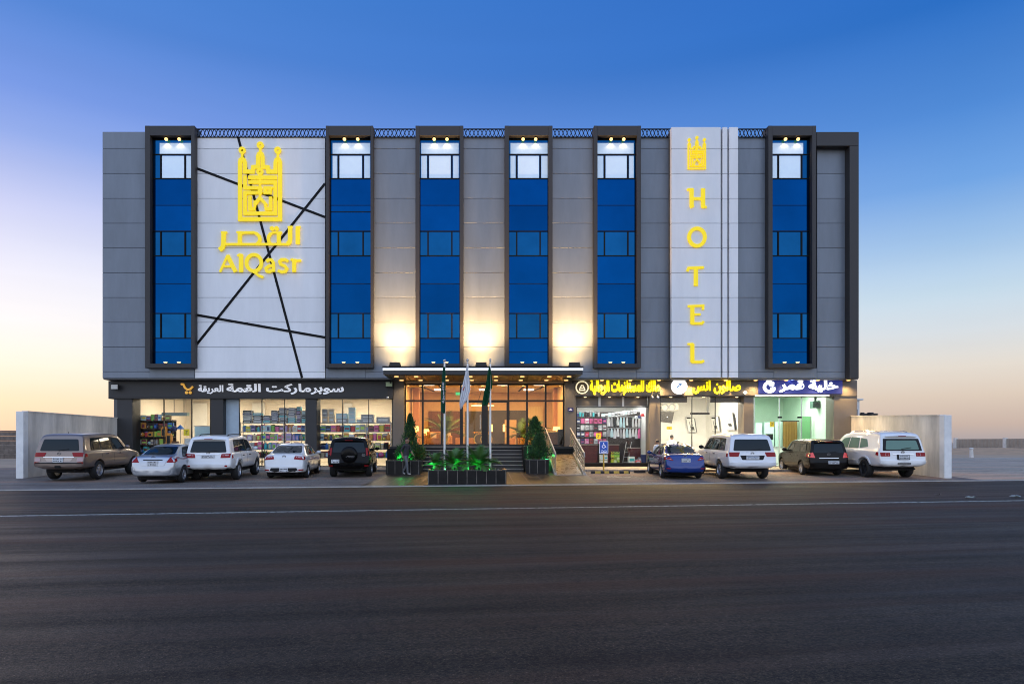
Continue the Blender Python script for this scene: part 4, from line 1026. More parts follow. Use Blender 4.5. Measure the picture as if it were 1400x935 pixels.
def decal(name, tree, pts, view, off, m, parent, rnd=.03, cuts=4, edge=.02):
    """a panel that follows the body: drawn in the rear ('R': x,z), side ('S+','S-': y,z), front ('F') or top ('T': x,y) view"""
    bm = bmesh.new(); P = rounded(pts, rnd) if rnd else pts
    vs = [bm.verts.new((p[0], p[1], 0)) for p in P]
    es = [bm.edges.new((vs[i], vs[(i+1) % len(vs)])) for i in range(len(vs))]
    bmesh.ops.triangle_fill(bm, use_beauty=True, edges=es)
    for _ in range(3):
        long_ = [e for e in bm.edges if e.calc_length() > .16]
        if not long_: break
        bmesh.ops.subdivide_edges(bm, edges=long_, cuts=1); bmesh.ops.triangulate(bm, faces=bm.faces)
    dirs = {'R': Vector((0, 1, 0)), 'F': Vector((0, -1, 0)), 'S+': Vector((-1, 0, 0)), 'S-': Vector((1, 0, 0)), 'T': Vector((0, 0, -1))}[view]
    def start(a, b): return {'R': (a, -3, b), 'F': (a, 9, b), 'S+': (3, a, b), 'S-': (-3, a, b), 'T': (a, b, 4)}[view]
    last = None
    for v in list(bm.verts):
        h, nrm, _, _ = tree.ray_cast(Vector(start(v.co.x, v.co.y)), dirs)
        if h is None:
            h, nrm, _, _ = tree.find_nearest(Vector(start(v.co.x, v.co.y))+dirs*(3.0 if view != 'T' else 2.5)); 
        nn = (nrm if nrm.dot(dirs) < 0 else -nrm); nn = (nn*.6-dirs*.4).normalized()
        v.co = h+nn*off
    be = [e for e in bm.edges if e.is_boundary]
    ex = bmesh.ops.extrude_edge_only(bm, edges=be)
    for v in [g for g in ex['geom'] if isinstance(g, bmesh.types.BMVert)]: v.co += dirs*(off+edge)
    bmesh.ops.recalc_face_normals(bm, faces=bm.faces)
    me = bpy.data.meshes.new(name); bm.to_mesh(me); bm.free(); me.materials.append(m)
    for p in me.polygons: p.use_smooth = True
    try: me.set_sharp_from_angle(angle=R(50))
    except Exception: pass
    o = bpy.data.objects.new(name, me); COL.objects.link(o); o.parent = parent
    return o
WHEELS = {}
def wheel(parent, x, y, r, w, rimm, spokes, side):
    key = (r, w, rimm.name, spokes)
    t = MB().lathe((0, 0, 0), [(r*.64, -w/2), (r*.86, -w/2-.006), (r*.965, -w/2+.03), (r, -w/2+.065), (r, w/2-.065), (r*.965, w/2-.03), (r*.86, w/2+.006), (r*.64, w/2), (r*.6, 0)], 36, 'X', True)
    o = t.build('wheel', m_tyre, parent, True); o.location = (x, y, r)
    b = MB(); rr = r*.66; f = side*(w/2-.015)
    b.lathe((0, 0, 0), [(rr, -side*w/2*.8), (rr, f), (rr*.94, f+side*.006), (rr*.90, f-side*.03)], 32, 'X')
    b.lathe((0, 0, 0), [(.001, f-side*.01), (rr*.22, f-side*.012), (rr*.24, f-side*.04), (.001, f-side*.04)], 16, 'X')
    for k in range(spokes):
        a = 2*math.pi*k/spokes; ca, sa = math.cos(a), math.sin(a)
        b.bar((f-side*.03, rr*.15*ca, rr*.15*sa), (f-side*.018, rr*.93*ca, rr*.93*sa), rr*.20, .028)
    b.cyl((f-side*.12, 0, 0), (f-side*.115, 0, 0), rr*.93, rr*.93, 24)
    rv = b.b; bmesh.ops.translate(rv, verts=rv.verts, vec=wloc(o)); ro = b.build('rim', rimm, o, True)
    return o
def plain(name, mb, m, parent, smooth=False):
    o = mb.build(name, m, parent, smooth); return o
def make_car(label, sp, loc, rot, name='parked_car', cat='car'):
    root = thing(name, label, cat, (0, 0, 0), 'cars parked nose-in along the hotel')
    pm = sp['paint']; W2, L = sp['W']/2, sp['L']
    hull, tree = make_hull(sp); hull.materials.clear(); hull.materials.append(pm); hull.materials.append(m_under)
    o = bpy.data.objects.new('body', hull); COL.objects.link(o); o.parent = root
    ub = MB(); z0 = min(z for _, z in sp['zb']); ub.box(-W2*.8, W2*.8, .5, L-.5, z0-.10, z0+.06, .03); ub.box(-W2*.82, W2*.82, sp['wheels'][0]-.06, sp['wheels'][0]+.06, sp['r']-.07, sp['r']+.07)
    ub.cyl((W2*.55, .12, z0+.0), (W2*.55, .9, z0+.02), .035); ub.build('underbody', m_under, root)
    for yw in sp['wheels']:
        for s in (-1, 1): wheel(root, s*(W2-sp.get('ww', .22)/2-.012), yw, sp['r'], sp.get('ww', .22), sp.get('rim', m_rim), sp.get('spokes', 5), s)
    gm = sp.get('glass', m_cglass)
    if 'rearwin' in sp: decal('rear_window', tree, sp['rearwin'], 'R', .014, gm, root, .06)
    for pts in sp['side']:
        for v in ('S+', 'S-'): decal('side_window', tree, pts, v, .013, gm, root, .04)
    if 'windscreen' in sp: decal('windscreen', tree, sp['windscreen'], 'F', .006, gm, root, .06)
    for pts in sp.get('pillars', []):
        for v in ('S+', 'S-'): decal('pillar_trim', tree, pts, v, .008, m_plast, root, .02)
    for pts, mm in sp['tail']:
        for s in (-1, 1): decal('tail_light', tree, [(s*a, b) for a, b in pts], 'R', .014, mm, root, .025)
    for pts in sp.get('tailside', []):
        for v in ('S+', 'S-'): decal('tail_light', tree, pts, v, .013, m_tail, root, .02)
    for nm, pts, mm, off in sp.get('rear', []): decal(nm, tree, pts, 'R', off, mm, root, .03)
    for nm, pts, mm, off in sp.get('sidep', []):
        for v in ('S+', 'S-'): decal(nm, tree, pts, v, off, mm, root, .02)
    # number plate
    px_, pz_, pw_, ph_, pmat = sp['plate']
    h, _, _, _ = tree.ray_cast(Vector((px_, -3, pz_)), Vector((0, 1, 0))); py_ = h.y-sp.get('plo', .03)
    pb = MB(); pb.box(px_-pw_/2, px_+pw_/2, py_-.008, py_+.06, pz_-ph_/2, pz_+ph_/2, .006); pb = pb.build('number_plate', m_plate, root)
    tx = MB(); rg = random.Random(sp['seed'])
    for row in (.22, -.22):
        x = px_-pw_*.40
        while x < px_+pw_*.36:
            w_ = rg.uniform(.025, .05)
            if rg.random() < .85: tx.box(x, x+w_*.8, py_-.0105, py_-.0082, pz_+row*ph_-ph_*.12, pz_+row*ph_+ph_*rg.uniform(.05, .13))
            x += w_+.012
    tx.build('characters', pmat, pb)
    # mirrors
    ym, zm = sp['mirror']
    for s in (-1, 1):
        MB().ball((s*(W2+.09), ym, zm+.05), .10, 2, (1.15, .75, .85)).bar((s*(W2-.12), ym+.05, zm), (s*(W2+.06), ym+.02, zm+.02), .05, .05).build('mirror', sp.get('mirm', pm), root, True)
    for (y, z) in sp['handles']:
        for s in (-1, 1):
            h, _, _, _ = tree.ray_cast(Vector((s*3, y, z)), Vector((-s, 0, 0))); 
            if h: MB().box(h.x-.02 if s > 0 else h.x-.028, h.x+.028 if s > 0 else h.x+.02, y-.11, y+.11, z-.018, z+.02, .012).build('handle', sp.get('hm', pm), root)
    for fnc in sp.get('extra', []): fnc(root, tree, sp)
    ex, ez = sp.get('badge', (0, 1.0)); h, _, _, _ = tree.ray_cast(Vector((ex, -3, ez)), Vector((0, 1, 0)))
    if h: MB().ellipse(ex, ez, .065, .045, .016, h.y-.014, h.y+.01).ribbon([(ex-.05, ez), (ex+.05, ez)], .014, h.y-.012, h.y+.01).build('badge', m_ccr, root, True)
    # wiper
    if 'wiper' in sp:
        a, b = sp['wiper']; hs = [tree.ray_cast(Vector((p[0], -3, p[1])), Vector((0, 1, 0)))[0] for p in (a, b)]
        if all(hs): MB().bar(hs[0]+Vector((0, -.03, 0)), hs[1]+Vector((0, -.03, 0)), .02, .02).build('wiper', m_plast, root)
    root.location = loc; root.rotation_euler = (R(sp.get('pitch', 1.4)), 0, R(rot))
    return root
def rails(mm):
    def f(root, tree, sp):
        for s in (-1, 1):
            pts = []
            for k in range(9):
                y = sp['rail'][0]+(sp['rail'][1]-sp['rail'][0])*k/8; x = s*sp['W']/2*.60
                h, _, _, _ = tree.ray_cast(Vector((x, y, 4)), Vector((0, 0, -1))); pts.append(h+Vector((0, 0, .045 if 0 < k < 8 else .0)))
            MB().tube(pts, .02, 8).build('roof_rail', mm, root, True)
    return f
def spoiler(z, w, d=.14, mm=None):
    def f(root, tree, sp):
        h, _, _, _ = tree.ray_cast(Vector((0, -3, z)), Vector((0, 1, 0)))
        mb = MB(); n = 10
        for k in range(n):
            x0, x1 = -w+2*w*k/n, -w+2*w*(k+1)/n
            c = lambda x: .06*(abs(x)/w)**2
            vs = []
            mb.b.faces.new([mb.b.verts.new(p) for p in ((x0, h.y-d+c(x0), z+.02-c(x0)*.5), (x1, h.y-d+c(x1), z+.02-c(x1)*.5), (x1, h.y+.14, z+.065-c(x1)), (x0, h.y+.14, z+.065-c(x0)))])
            mb.b.faces.new([mb.b.verts.new(p) for p in ((x0, h.y-d+c(x0), z-.005-c(x0)*.5), (x1, h.y-d+c(x1), z-.005-c(x1)*.5), (x1, h.y+.1, z-.03-c(x1)), (x0, h.y+.1, z-.03-c(x0)))])
            mb.b.faces.new([mb.b.verts.new(p) for p in ((x0, h.y-d+c(x0), z+.02-c(x0)*.5), (x1, h.y-d+c(x1), z+.02-c(x1)*.5), (x1, h.y-d+c(x1), z-.005-c(x1)*.5), (x0, h.y-d+c(x0), z-.005-c(x0)*.5))])
        bmesh.ops.remove_doubles(mb.b, verts=mb.b.verts, dist=.0005)
        mb.build('spoiler', mm or sp['paint'], root, True)
        MB().box(-.16, .16, h.y-d+.0, h.y-d+.02, z-.005, z+.015).build('brake_light', m_tail, root)
    return f
def antenna(x, y, z):
    def f(root, tree, sp):
        MB().cyl((x, y, z), (x, y-.06, z+.12), .014, .006, 8).build('antenna', m_plast, root, True)
    return f
def suv(H, L, W, paint_, **kw):
    h = H/1.86; l = L/4.95
    S = lambda pl, fy, fz: [(a*fy, b*fz) for a, b in pl]
    sp = dict(H=H, L=L, W=W, paint=paint_, r=.385, ww=.26,
        zt=S([(0, .74), (.04, .98), (.09, 1.20), (.17, 1.49), (.25, 1.74), (.34, 1.835), (.48, 1.86), (.9, 1.875), (2, 1.885), (2.85, 1.85), (3.2, 1.72), (3.72, 1.25), (3.95, 1.19), (4.6, 1.10), (4.84, .98), (4.95, .76)], l, h),
        zs=S([(0, .71), (.04, .95), (.09, 1.11), (.2, 1.16), (3.7, 1.12), (4.2, 1.07), (4.7, .99), (4.95, .72)], l, h),
        w=S([(0, .92), (.04, .965), (.12, .99), (.5, 1.0), (4.2, 1.0), (4.6, .97), (4.8, .90), (4.95, .74)], l, 1),
        zb=S([(0, .55), (.3, .48), (4.4, .42), (4.95, .46)], l, h),
        wt=S([(0, .87), (.09, .90), (.25, .83), (.4, .80), (3.0, .77), (3.7, .82), (4.95, .66)], l, 1),
        ys=[y*l for y in (0, .04, .09, .17, .25, .34, .48, .75, 1.2, 1.9, 2.5, 2.9, 3.2, 3.5, 3.75, 4.05, 4.5, 4.78, 4.9, 4.95)],
        wheels=(1.16*l, 4.02*l), mirror=(3.22*l, 1.22*h), handles=[(1.75*l, 1.03*h), (2.75*l, 1.03*h)], seed=1, plate=(0, .98*h, .46, .15, m_pltx),
        side=[[(.62*l, 1.23*h), (1.30*l, 1.215*h), (1.30*l, 1.66*h), (.74*l, 1.67*h)], [(1.40*l, 1.215*h), (2.28*l, 1.205*h), (2.22*l, 1.68*h), (1.40*l, 1.67*h)], [(2.40*l, 1.205*h), (3.28*l, 1.20*h), (2.92*l, 1.63*h), (2.34*l, 1.68*h)]],
        rearwin=[(-.76*W/1.98, 1.20*h), (.76*W/1.98, 1.20*h), (.66*W/1.98, 1.66*h), (-.66*W/1.98, 1.66*h)], windscreen=[(-.7, 1.28*h), (.7, 1.28*h), (.6, 1.70*h), (-.6, 1.70*h)],
        tail=[([(.60*W/1.98, .93*h), (.94*W/1.98, .93*h), (.93*W/1.98, 1.10*h), (.60*W/1.98, 1.10*h)], m_tail)], tailside=[[(.13*l, .95*h), (.30*l, .97*h), (.26*l, 1.09*h), (.14*l, 1.09*h)]],
        pillars=[[(.60*l, 1.205*h), (3.36*l, 1.18*h), (2.93*l, 1.66*h), (2.3*l, 1.72*h), (.74*l, 1.70*h)]],
        badge=(0, 1.1*h), rail=(.7*l, 2.8*l), wiper=((-.05, 1.215*h), (.35, 1.27*h)))
    sp.update(kw); return sp
def sedan(H, L, W, paint_, **kw):
    h = H/1.46; l = L/4.35
    S = lambda pl, fy, fz: [(a*fy, b*fz) for a, b in pl]
    sp = dict(H=H, L=L, W=W, paint=paint_, r=.305, ww=.2,
        zt=S([(0, .55), (.04, .80), (.10, .98), (.20, 1.035), (.46, 1.06), (.62, 1.10), (1.0, 1.30), (1.35, 1.43), (1.8, 1.475), (2.3, 1.46), (2.65, 1.38), (3.25, 1.03), (3.45, .985), (4.0, .88), (4.25, .74), (4.35, .55)], l, h),
        zs=S([(0, .53), (.04, .77), (.10, .93), (.2, .965), (.6, .965), (3.2, .93), (3.6, .90), (4.1, .80), (4.35, .52)], l, h),
        w=S([(0, .84), (.04, .91), (.16, .965), (.6, 1.0), (3.6, 1.0), (4.0, .95), (4.2, .87), (4.35, .68)], l, 1),
        zb=S([(0, .30), (.3, .24), (3.9, .22), (4.35, .26)], l, h),
        wt=S([(0, .80), (.1, .82), (.5, .80), (.75, .76), (1.4, .66), (2.5, .66), (3.2, .8), (4.35, .6)], l, 1),
        ys=[y*l for y in (0, .04, .10, .20, .44, .62, .95, 1.35, 1.8, 2.3, 2.65, 3.0, 3.25, 3.5, 3.9, 4.15, 4.28, 4.35)],
        wheels=(.88*l, 3.44*l), mirror=(2.75*l, .98*h), handles=[(1.25*l, .82*h), (2.2*l, .82*h)], seed=1, plate=(0, .82*h, .46, .13, m_pltx),
        side=[[(.92*l, 1.02*h), (1.62*l, 1.0*h), (1.62*l, 1.33*h), (1.34*l, 1.32*h)], [(1.72*l, 1.0*h), (2.85*l, .985*h), (2.42*l, 1.33*h), (1.72*l, 1.345*h)]],
        rearwin=[(-.60*W/1.72, 1.095*h), (.60*W/1.72, 1.095*h), (.50*W/1.72, 1.37*h), (-.50*W/1.72, 1.37*h)], windscreen=[(-.6, 1.06*h), (.6, 1.06*h), (.5, 1.38*h), (-.5, 1.38*h)],
        tail=[([(.52*W/1.72, .76*h), (.80*W/1.72, .78*h), (.80*W/1.72, .95*h), (.62*W/1.72, .94*h)], m_tail)], tailside=[[(.13*l, .80*h), (.28*l, .86*h), (.24*l, .945*h), (.14*l, .945*h)]],
        pillars=[[(.88*l, 1.0*h), (2.93*l, .965*h), (2.44*l, 1.36*h), (1.7*l, 1.375*h), (1.32*l, 1.345*h)]], badge=(0, .93*h))
    sp.update(kw); return sp
P_beige = paint_mat('paint_beige', (.24, .185, .155), .55, .3); P_silver = paint_mat('paint_silver', (.45, .47, .50), .7, .3); P_white = paint_mat('paint_white', (.80, .80, .79)); P_white2 = paint_mat('paint_white_pearl', (.74, .75, .77), .1)
P_black = mat('paint_black', (.003, .003, .0035), .2, 0, .14, var=.05, coat=.06); P_blue = paint_mat('paint_blue', (.003, .030, .19), .3, .22); P_dark = mat('paint_dark_brown', (.006, .005, .0046), .24, .0, .16, var=.05, coat=.12)
def strip(z0, z1, w): return [(-w, z0), (w, z0), (w, z1), (-w, z1)]
W_ = 1.98
make_car('beige large four-by-four parked at the far left end, beside the concrete wall', suv(1.87, 4.95, 1.98, P_beige, seed=11, plate=(-.02, .86, .40, .20, m_pltx), badge=(0, 1.10),
    tail=[([(.56, .985), (.93, .985), (.92, 1.14), (.50, 1.14)], m_tail), ([(.72, .66), (.93, .68), (.93, .78), (.72, .76)], m_tail), ([(.70, .80), (.93, .80), (.93, .93), (.72, .93)], m_tailw)],
    rear=[('chrome_strip', strip(.955, .985, .60), m_ccr, .012), ('plate_recess', [(-.46, .80), (.46, .80), (.55, .93), (-.55, .93)], paint_mat('paint_beige_light', (.36, .29, .25), .5), .004), ('bumper', strip(.50, .71, .93), P_beige, .035), ('bumper_gap', strip(.705, .745, .9), m_under, .018), ('tow_cover', strip(.56, .63, .12), m_under, .045)],
    sidep=[('running_board', [(1.65, .44), (3.5, .44), (3.5, .50), (1.65, .50)], m_ccr, .05), ('door_gap', [(1.37, .62), (1.385, .62), (1.385, 1.2), (1.37, 1.2)], m_under, .002), ('door_gap', [(2.33, .55), (2.345, .55), (2.345, 1.2), (2.33, 1.2)], m_under, .002)],
    hm=m_ccr, extra=[antenna(-.1, .9, 1.86)], glass=m_cglass), (-16.75, 26.0, gz(0, 27)), 2)
make_car('silver saloon car with wide rear tail lamps between the beige and the white off-roader', sedan(1.45, 4.30, 1.69, P_silver, seed=12, plate=(.0, .77, .40, .19, m_pltx), badge=(0, .99),
    tail=[([(.50, .80), (.79, .80), (.79, .98), (.62, 1.0)], m_tail)],
    rear=[('boot_recess', [(-.42, .68), (.42, .68), (.52, .90), (-.52, .90)], P_silver, .012), ('boot_handle', strip(.875, .91, .36), m_under, .016), ('bumper', strip(.34, .64, .80), P_silver, .03)], rim=m_rim), (-12.42, 24.75, 0), 3)
make_car('white off-roader with black roof bars and flared arches, third from the left', suv(1.80, 4.72, 1.84, P_white, seed=13, plate=(.0, 1.00, .52, .12, m_pltx), badge=(0, 1.12),
    tail=[([(.48, .94), (.86, .95), (.86, 1.12), (.52, 1.10)], m_tail), ([(.56, 1.02), (.80, 1.03), (.80, 1.09), (.58, 1.08)], m_tailw)],
    rear=[('tailgate', [(-.68, .72), (.68, .72), (.74, .92), (-.74, .92)], P_white, .010), ('bumper', strip(.50, .69, .86), P_white, .035), ('lower_bumper', strip(.44, .52, .80), m_plast, .03), ('chrome_strip', strip(1.075, 1.10, .46), m_ccr, .012), ('reflector', [(.66, .60), (.76, .60), (.76, .66), (.66, .66)], m_tail, .04), ('reflector', [(-.76, .60), (-.66, .60), (-.66, .66), (-.76, .66)], m_tail, .04)],
    sidep=[('arch_flare', [(.62, .62), (.78, .86), (.98, .93), (1.22, .93), (1.44, .86), (1.60, .62), (1.54, .62), (1.38, .81), (1.2, .87), (1.0, .87), (.84, .81), (.68, .62)], P_white, .035), ('door_gap', [(1.33, .62), (1.345, .62), (1.345, 1.2), (1.33, 1.2)], m_under, .002), ('door_gap', [(2.23, .55), (2.245, .55), (2.245, 1.2), (2.23, 1.2)], m_under, .002)],
    hm=m_plast, extra=[rails(m_plast), spoiler(1.68, .62)]), (-10.88, 26.05, 0), 4)
make_car('small white saloon with a rounded boot and low plate, left of the black car', sedan(1.455, 4.37, 1.72, P_white, seed=14, plate=(.0, .40, .34, .17, m_pltx), badge=(0, .95),
    tail=[([(.40, .84), (.80, .80), (.81, .95), (.44, .97)], m_tail), ([(.48, .90), (.72, .89), (.72, .93), (.48, .94)], m_tailw)],
    rear=[('lower_bumper', [(-.62, .27), (.62, .27), (.52, .48), (-.52, .48)], m_plast, .012), ('reflector', [(.60, .36), (.78, .38), (.78, .43), (.60, .42)], m_tail, .02), ('reflector', [(-.78, .38), (-.60, .36), (-.60, .42), (-.78, .43)], m_tail, .02)],
    rearwin=[(-.62, 1.08), (.62, 1.08), (.52, 1.36), (-.52, 1.36)], extra=[antenna(0, 1.45, 1.45)]), (-8.28, 27.4, .02), 4)
def spare(root, tree, sp):
    t = MB().lathe((.02, -.02, 1.0), [(.001, -.10), (.22, -.105), (.31, -.09), (.345, -.05), (.35, .05), (.34, .12)], 36, 'Y'); t = t.build('spare_wheel_cover', P_black, root, True)
    MB().ribbon([(-.10, .90), (-.02, .95), (.26, .955)], .02, -.13, -.115).ribbon([(.0, .89), (.24, .89)], .02, -.13, -.115).build('chrome_trim', m_ccr, t)
make_car('black compact off-roader with a covered spare wheel on its tail', suv(1.70, 4.45, 1.82, P_black, seed=15, plate=(-.56, .72, .34, .15, m_pltx), badge=(.62, .98), r=.36,
    tail=[([(.74, .95), (.89, .95), (.80, 1.28), (.70, 1.28)], m_tail)], tailside=[], wiper=((-.2, 1.12), (.2, 1.16)),
    rear=[('bumper', strip(.44, .62, .85), P_black, .035), ('reflector', [(.66, .52), (.82, .52), (.82, .56), (.66, .56)], m_tail, .045), ('reflector', [(-.82, .52), (-.66, .52), (-.66, .56), (-.82, .56)], m_tail, .045)],
    extra=[spare, spoiler(1.60, .60)]), (-5.7, 28.0, .04), 5)
make_car('bright blue saloon car facing the shops, right of the ramp', sedan(1.45, 4.37, 1.70, P_blue, seed=16, plate=(.02, .80, .36, .16, m_pltx), badge=(0, .96), hm=m_ccr,
    tail=[([(.48, .78), (.80, .84), (.80, .98), (.62, .93)], m_tail), ([(.56, .82), (.78, .86), (.78, .89), (.58, .86)], m_tailw)],
    rear=[('bumper', strip(.30, .60, .80), P_blue, .025), ('lower_bumper', strip(.24, .32, .66), m_plast, .03), ('reflector', [(.60, .44), (.76, .45), (.76, .49), (.60, .48)], m_tail, .035), ('reflector', [(-.76, .45), (-.60, .44), (-.60, .48), (-.76, .49)], m_tail, .035)], extra=[antenna(0, 1.4, 1.44)]), (8.38, 27.2, .02), -3)
make_car('white large four-by-four with big square red tail lights, right of the blue saloon', suv(1.87, 4.95, 1.98, P_white2, seed=17, plate=(0, .93, .52, .13, mat('plate_blue_ink', (.12, .2, .34), .5)), badge=(0, 1.10),
    tail=[([(.57, .97), (.93, .97), (.92, 1.15), (.50, 1.15)], m_tail)],
    rear=[('chrome_strip', strip(1.035, 1.065, .50), m_ccr, .012), ('plate_recess', [(-.42, .84), (.42, .84), (.50, 1.02), (-.50, 1.02)], m_plast, .005), ('bumper', strip(.50, .74, .93), P_white2, .035), ('tailgate', [(-.60, .76), (.60, .76), (.66, .83), (-.66, .83)], P_white2, .008)],
    sidep=[('door_gap', [(1.37, .62), (1.385, .62), (1.385, 1.2), (1.37, 1.2)], m_under, .002), ('door_gap', [(2.33, .55), (2.345, .55), (2.345, 1.2), (2.33, 1.2)], m_under, .002)], hm=m_ccr, mirm=m_plast), (10.95, 26.7, .01), -1)
make_car('dark brown hatchback with bright red tail lamps between two white cars', suv(1.60, 4.15, 1.70, P_dark, seed=18, plate=(.18, .62, .46, .13, m_pltx), badge=(0, .98), r=.315, ww=.2,
    tail=[([(.58, .82), (.83, .84), (.82, 1.05), (.66, 1.06)], mat('tail_bright', (.45, .02, .02), .15, coat=1, emit=(1, .05, .03), es=.25))], tailside=[[(.13, .84), (.36, .88), (.32, 1.02), (.14, 1.03)]],
    rear=[('bumper', strip(.36, .60, .80), P_dark, .035), ('chrome_strip', strip(.80, .825, .42), m_ccr, .012)], zb=[(0, .33), (.3, .28), (3.7, .26), (4.15, .3)], extra=[spoiler(1.52, .56)], spokes=7, pitch=1.6), (15.2, 28.9, .06), -5)
make_car('white large off-roader with a framed plate at the right end of the row', suv(1.94, 5.05, 1.99, P_white, seed=19, plate=(.02, .93, .42, .17, m_pltx), plo=.045, badge=(0, 1.13), glass=m_cglass2, r=.40, rim=m_rimd, spokes=6,
    tail=[([(.54, .96), (.93, .96), (.93, 1.12), (.54, 1.12)], m_tail), ([(.60, .99), (.74, .99), (.74, 1.09), (.60, 1.09)], m_tailw)],
    pillars=[], side=[[(.95, 1.34), (1.55, 1.27), (1.62, 1.70), (1.15, 1.66)], [(1.66, 1.265), (2.45, 1.26), (2.40, 1.73), (1.72, 1.71)], [(2.52, 1.26), (3.38, 1.25), (3.0, 1.66), (2.47, 1.73)]], rearwin=[(-.70, 1.24), (.70, 1.24), (.62, 1.62), (-.62, 1.62)],
    rear=[('window_surround', [(-.82, 1.19), (.82, 1.19), (.74, 1.69), (-.74, 1.69)], m_plast, .008), ('chrome_strip', strip(1.035, 1.07, .45), m_ccr, .02), ('plate_frame', strip(.82, 1.035, .26), m_plast, .03), ('bumper', strip(.54, .78, .94), P_white, .035), ('lower_bumper', strip(.44, .56, .62), m_plast, .02), ('step_plate', strip(.62, .70, .28), m_ccr, .04)],
    sidep=[('arch_flare', [(.66, .62), (.80, .86), (1.0, .95), (1.26, .95), (1.48, .88), (1.66, .62), (1.60, .62), (1.42, .83), (1.24, .89), (1.02, .89), (.86, .81), (.72, .62)], P_white, .03), ('side_moulding', [(1.8, .70), (3.5, .70), (3.5, .76), (1.8, .76)], P_white, .02)],
    extra=[rails(m_ccr), spoiler(1.80, .64)]), (17.5, 27.4, .02), 0)
# ------------------------------------------------------------------ boundary walls, far fence, far things
m_conc = mat('wall_render', (.66, .61, .54), .85, var=.34, vscale=1.1, bump=.25, bscale=9, stretch=(1, 1.3, .28))
m_concl = mat('wall_render_pale', (.82, .81, .78), .8, var=.1, vscale=2)
def wall_run(name, lab, x, y0, y1, h0, h1, side):
    t = thing(name, lab, 'wall', (x, (y0+y1)/2, 0)); mb = MB()
    n = 4
    for k in range(n):
        a, b = y0+.3+(y1-y0-.3)*k/n, y0+.3+(y1-y0-.3)*(k+1)/n; f = lambda y: h0+(h1-h0)*(y-y0)/(y1-y0)
        mb.prism([(a+.004, -.05), (b-.004, -.05), (b-.004, f(b)), (a+.004, f(a))], x-.10, x+.10, 'YZ')
    mb.build('panel', m_conc, t)
    MB().box(x-.16, x+.16, y0-.02, y0+.295, -.05, h0+.02, .015).build('pier', m_concl, t)
    cp = MB(); cp.prism([(y0+.3, h0+.0), (y1, h1), (y1, h1+.05), (y0+.3, h0+.05)], x-.13, x+.13, 'YZ'); cp.build('coping', m_conc, t)
    return t
wall_run('boundary_wall', 'grey rendered wall running out from the left end of the hotel', -19.62, 27.9, 35.4, 2.86, 2.84, -1)
wr = wall_run('boundary_wall', 'stained pale wall running out from the right end of the hotel', 19.78, 28.0, 35.4, 2.70, 2.95, 1)
m_block = mat('block_stone', (.16, .13, .11), .95, var=.35, vscale=1.5, bump=.6, bscale=5)
fw_ = thing('stone_wall', 'low dark block wall far off at the left edge beyond the boundary wall', 'wall', (-52, 66, 0))
mb = MB()
for r_ in range(6):
    for k in range(30):
        x = -66+k*1.0+(r_ % 2)*.5; mb.box(x+.01, x+.99, 66+random.uniform(-.02, .02), 66.4, r_*.45+.01-.05, r_*.45+.44-.05, .02)
mb.build('blocks', m_block, fw_)
MB().box(-66, -35.5, 65.95, 66.45, 2.66, 2.76, .02).build('coping', m_block, fw_)
# corrugated fence beyond the right-hand track
m_corr = mat('corrugated', (.32, .27, .22), .6, .2, var=.2, vscale=.6); m_post = mat('fence_post', (.66, .63, .58), .7, var=.1)
FA, FB_ = Vector((106, 140, 0)), Vector((150, 120, 0)); FA0 = Vector((112, 210, 0))
fn = thing('corrugated_fence', 'tan corrugated fence with white posts far off at the right edge', 'fence', tuple((FA0+FB_)/2))
def fence_run(A, B, n):
    d = (B-A); L_ = d.length; u = d/L_; nrm = Vector((u.y, -u.x, 0))
    for k in range(n):
        a = A+d*(k/n); b = A+d*((k+1)/n); mb = MB(); m_ = 28
        pr = [a.lerp(b, j/m_)+nrm*(.12 if j % 2 else 0) for j in range(m_+1)]
        for p, q in zip(pr, pr[1:]): mb.quad((p.x, p.y, -.3), (q.x, q.y, -.3), (q.x, q.y, 2.45), (p.x, p.y, 2.45))
        mb.build('sheet', m_corr, fn)
        MB().box(a.x-.35, a.x+.35, a.y-.35, a.y+.35, -.3, 2.7, .03).build('post', m_post, fn)
fence_run(Vector((118.5, 165, 0)), Vector((131, 118, 0)), 4)
fence_run(Vector((131.2, 117.6, 0)), Vector((148, 100, 0)), 1)
lf = thing('low_wall', 'low grey wall far off between the right boundary wall and the fence', 'wall', (112, 175, 0))
MB().box(95, 118, 175, 175.5, -.2, 2.15, .05).build('wall', mat('far_grey', (.19, .185, .19), .9, var=.1), lf)
MB().box(95, 118, 174.9, 175.6, 2.16, 2.32, .03).build('coping', mat('far_grey', (.19, .185, .19), .9), lf)
# sandy berm in front of the fence
mb = MB(); g_ = []
for i in range(41):
    x = 62+i*3; row = []
    for j in range(9):
        y = 84+j*8-(x-62)*.12; hh = .45*math.sin(math.pi*j/8)**1.5*(1+.4*math.sin(i*.9)+.2*math.sin(i*2.3)); row.append(mb.b.verts.new((x, y, hh-.04)))
    g_.append(row)
for a, b in zip(g_, g_[1:]):
    for j in range(8): mb.b.faces.new((a[j], b[j], b[j+1], a[j+1]))
mb.build('sand_berm', mat('sand_warm', (.55, .33, .17), .95, var=.3, vscale=.6, bump=.4, bscale=3), kind='structure', smooth=True)
bo = thing('bollard', 'small white bollard standing on the sand before the corrugated fence', 'bollard', (PX(1328, 70), 70, 0))
MB().cyl((PX(1328, 70), 70, -.1), (PX(1328, 70), 70, .85), .2, .16, 14).build('post', m_post, bo, True); MB().ball((PX(1328, 70), 70, .9), .22, 2, (1, 1, .6)).build('cap', m_post, bo, True)
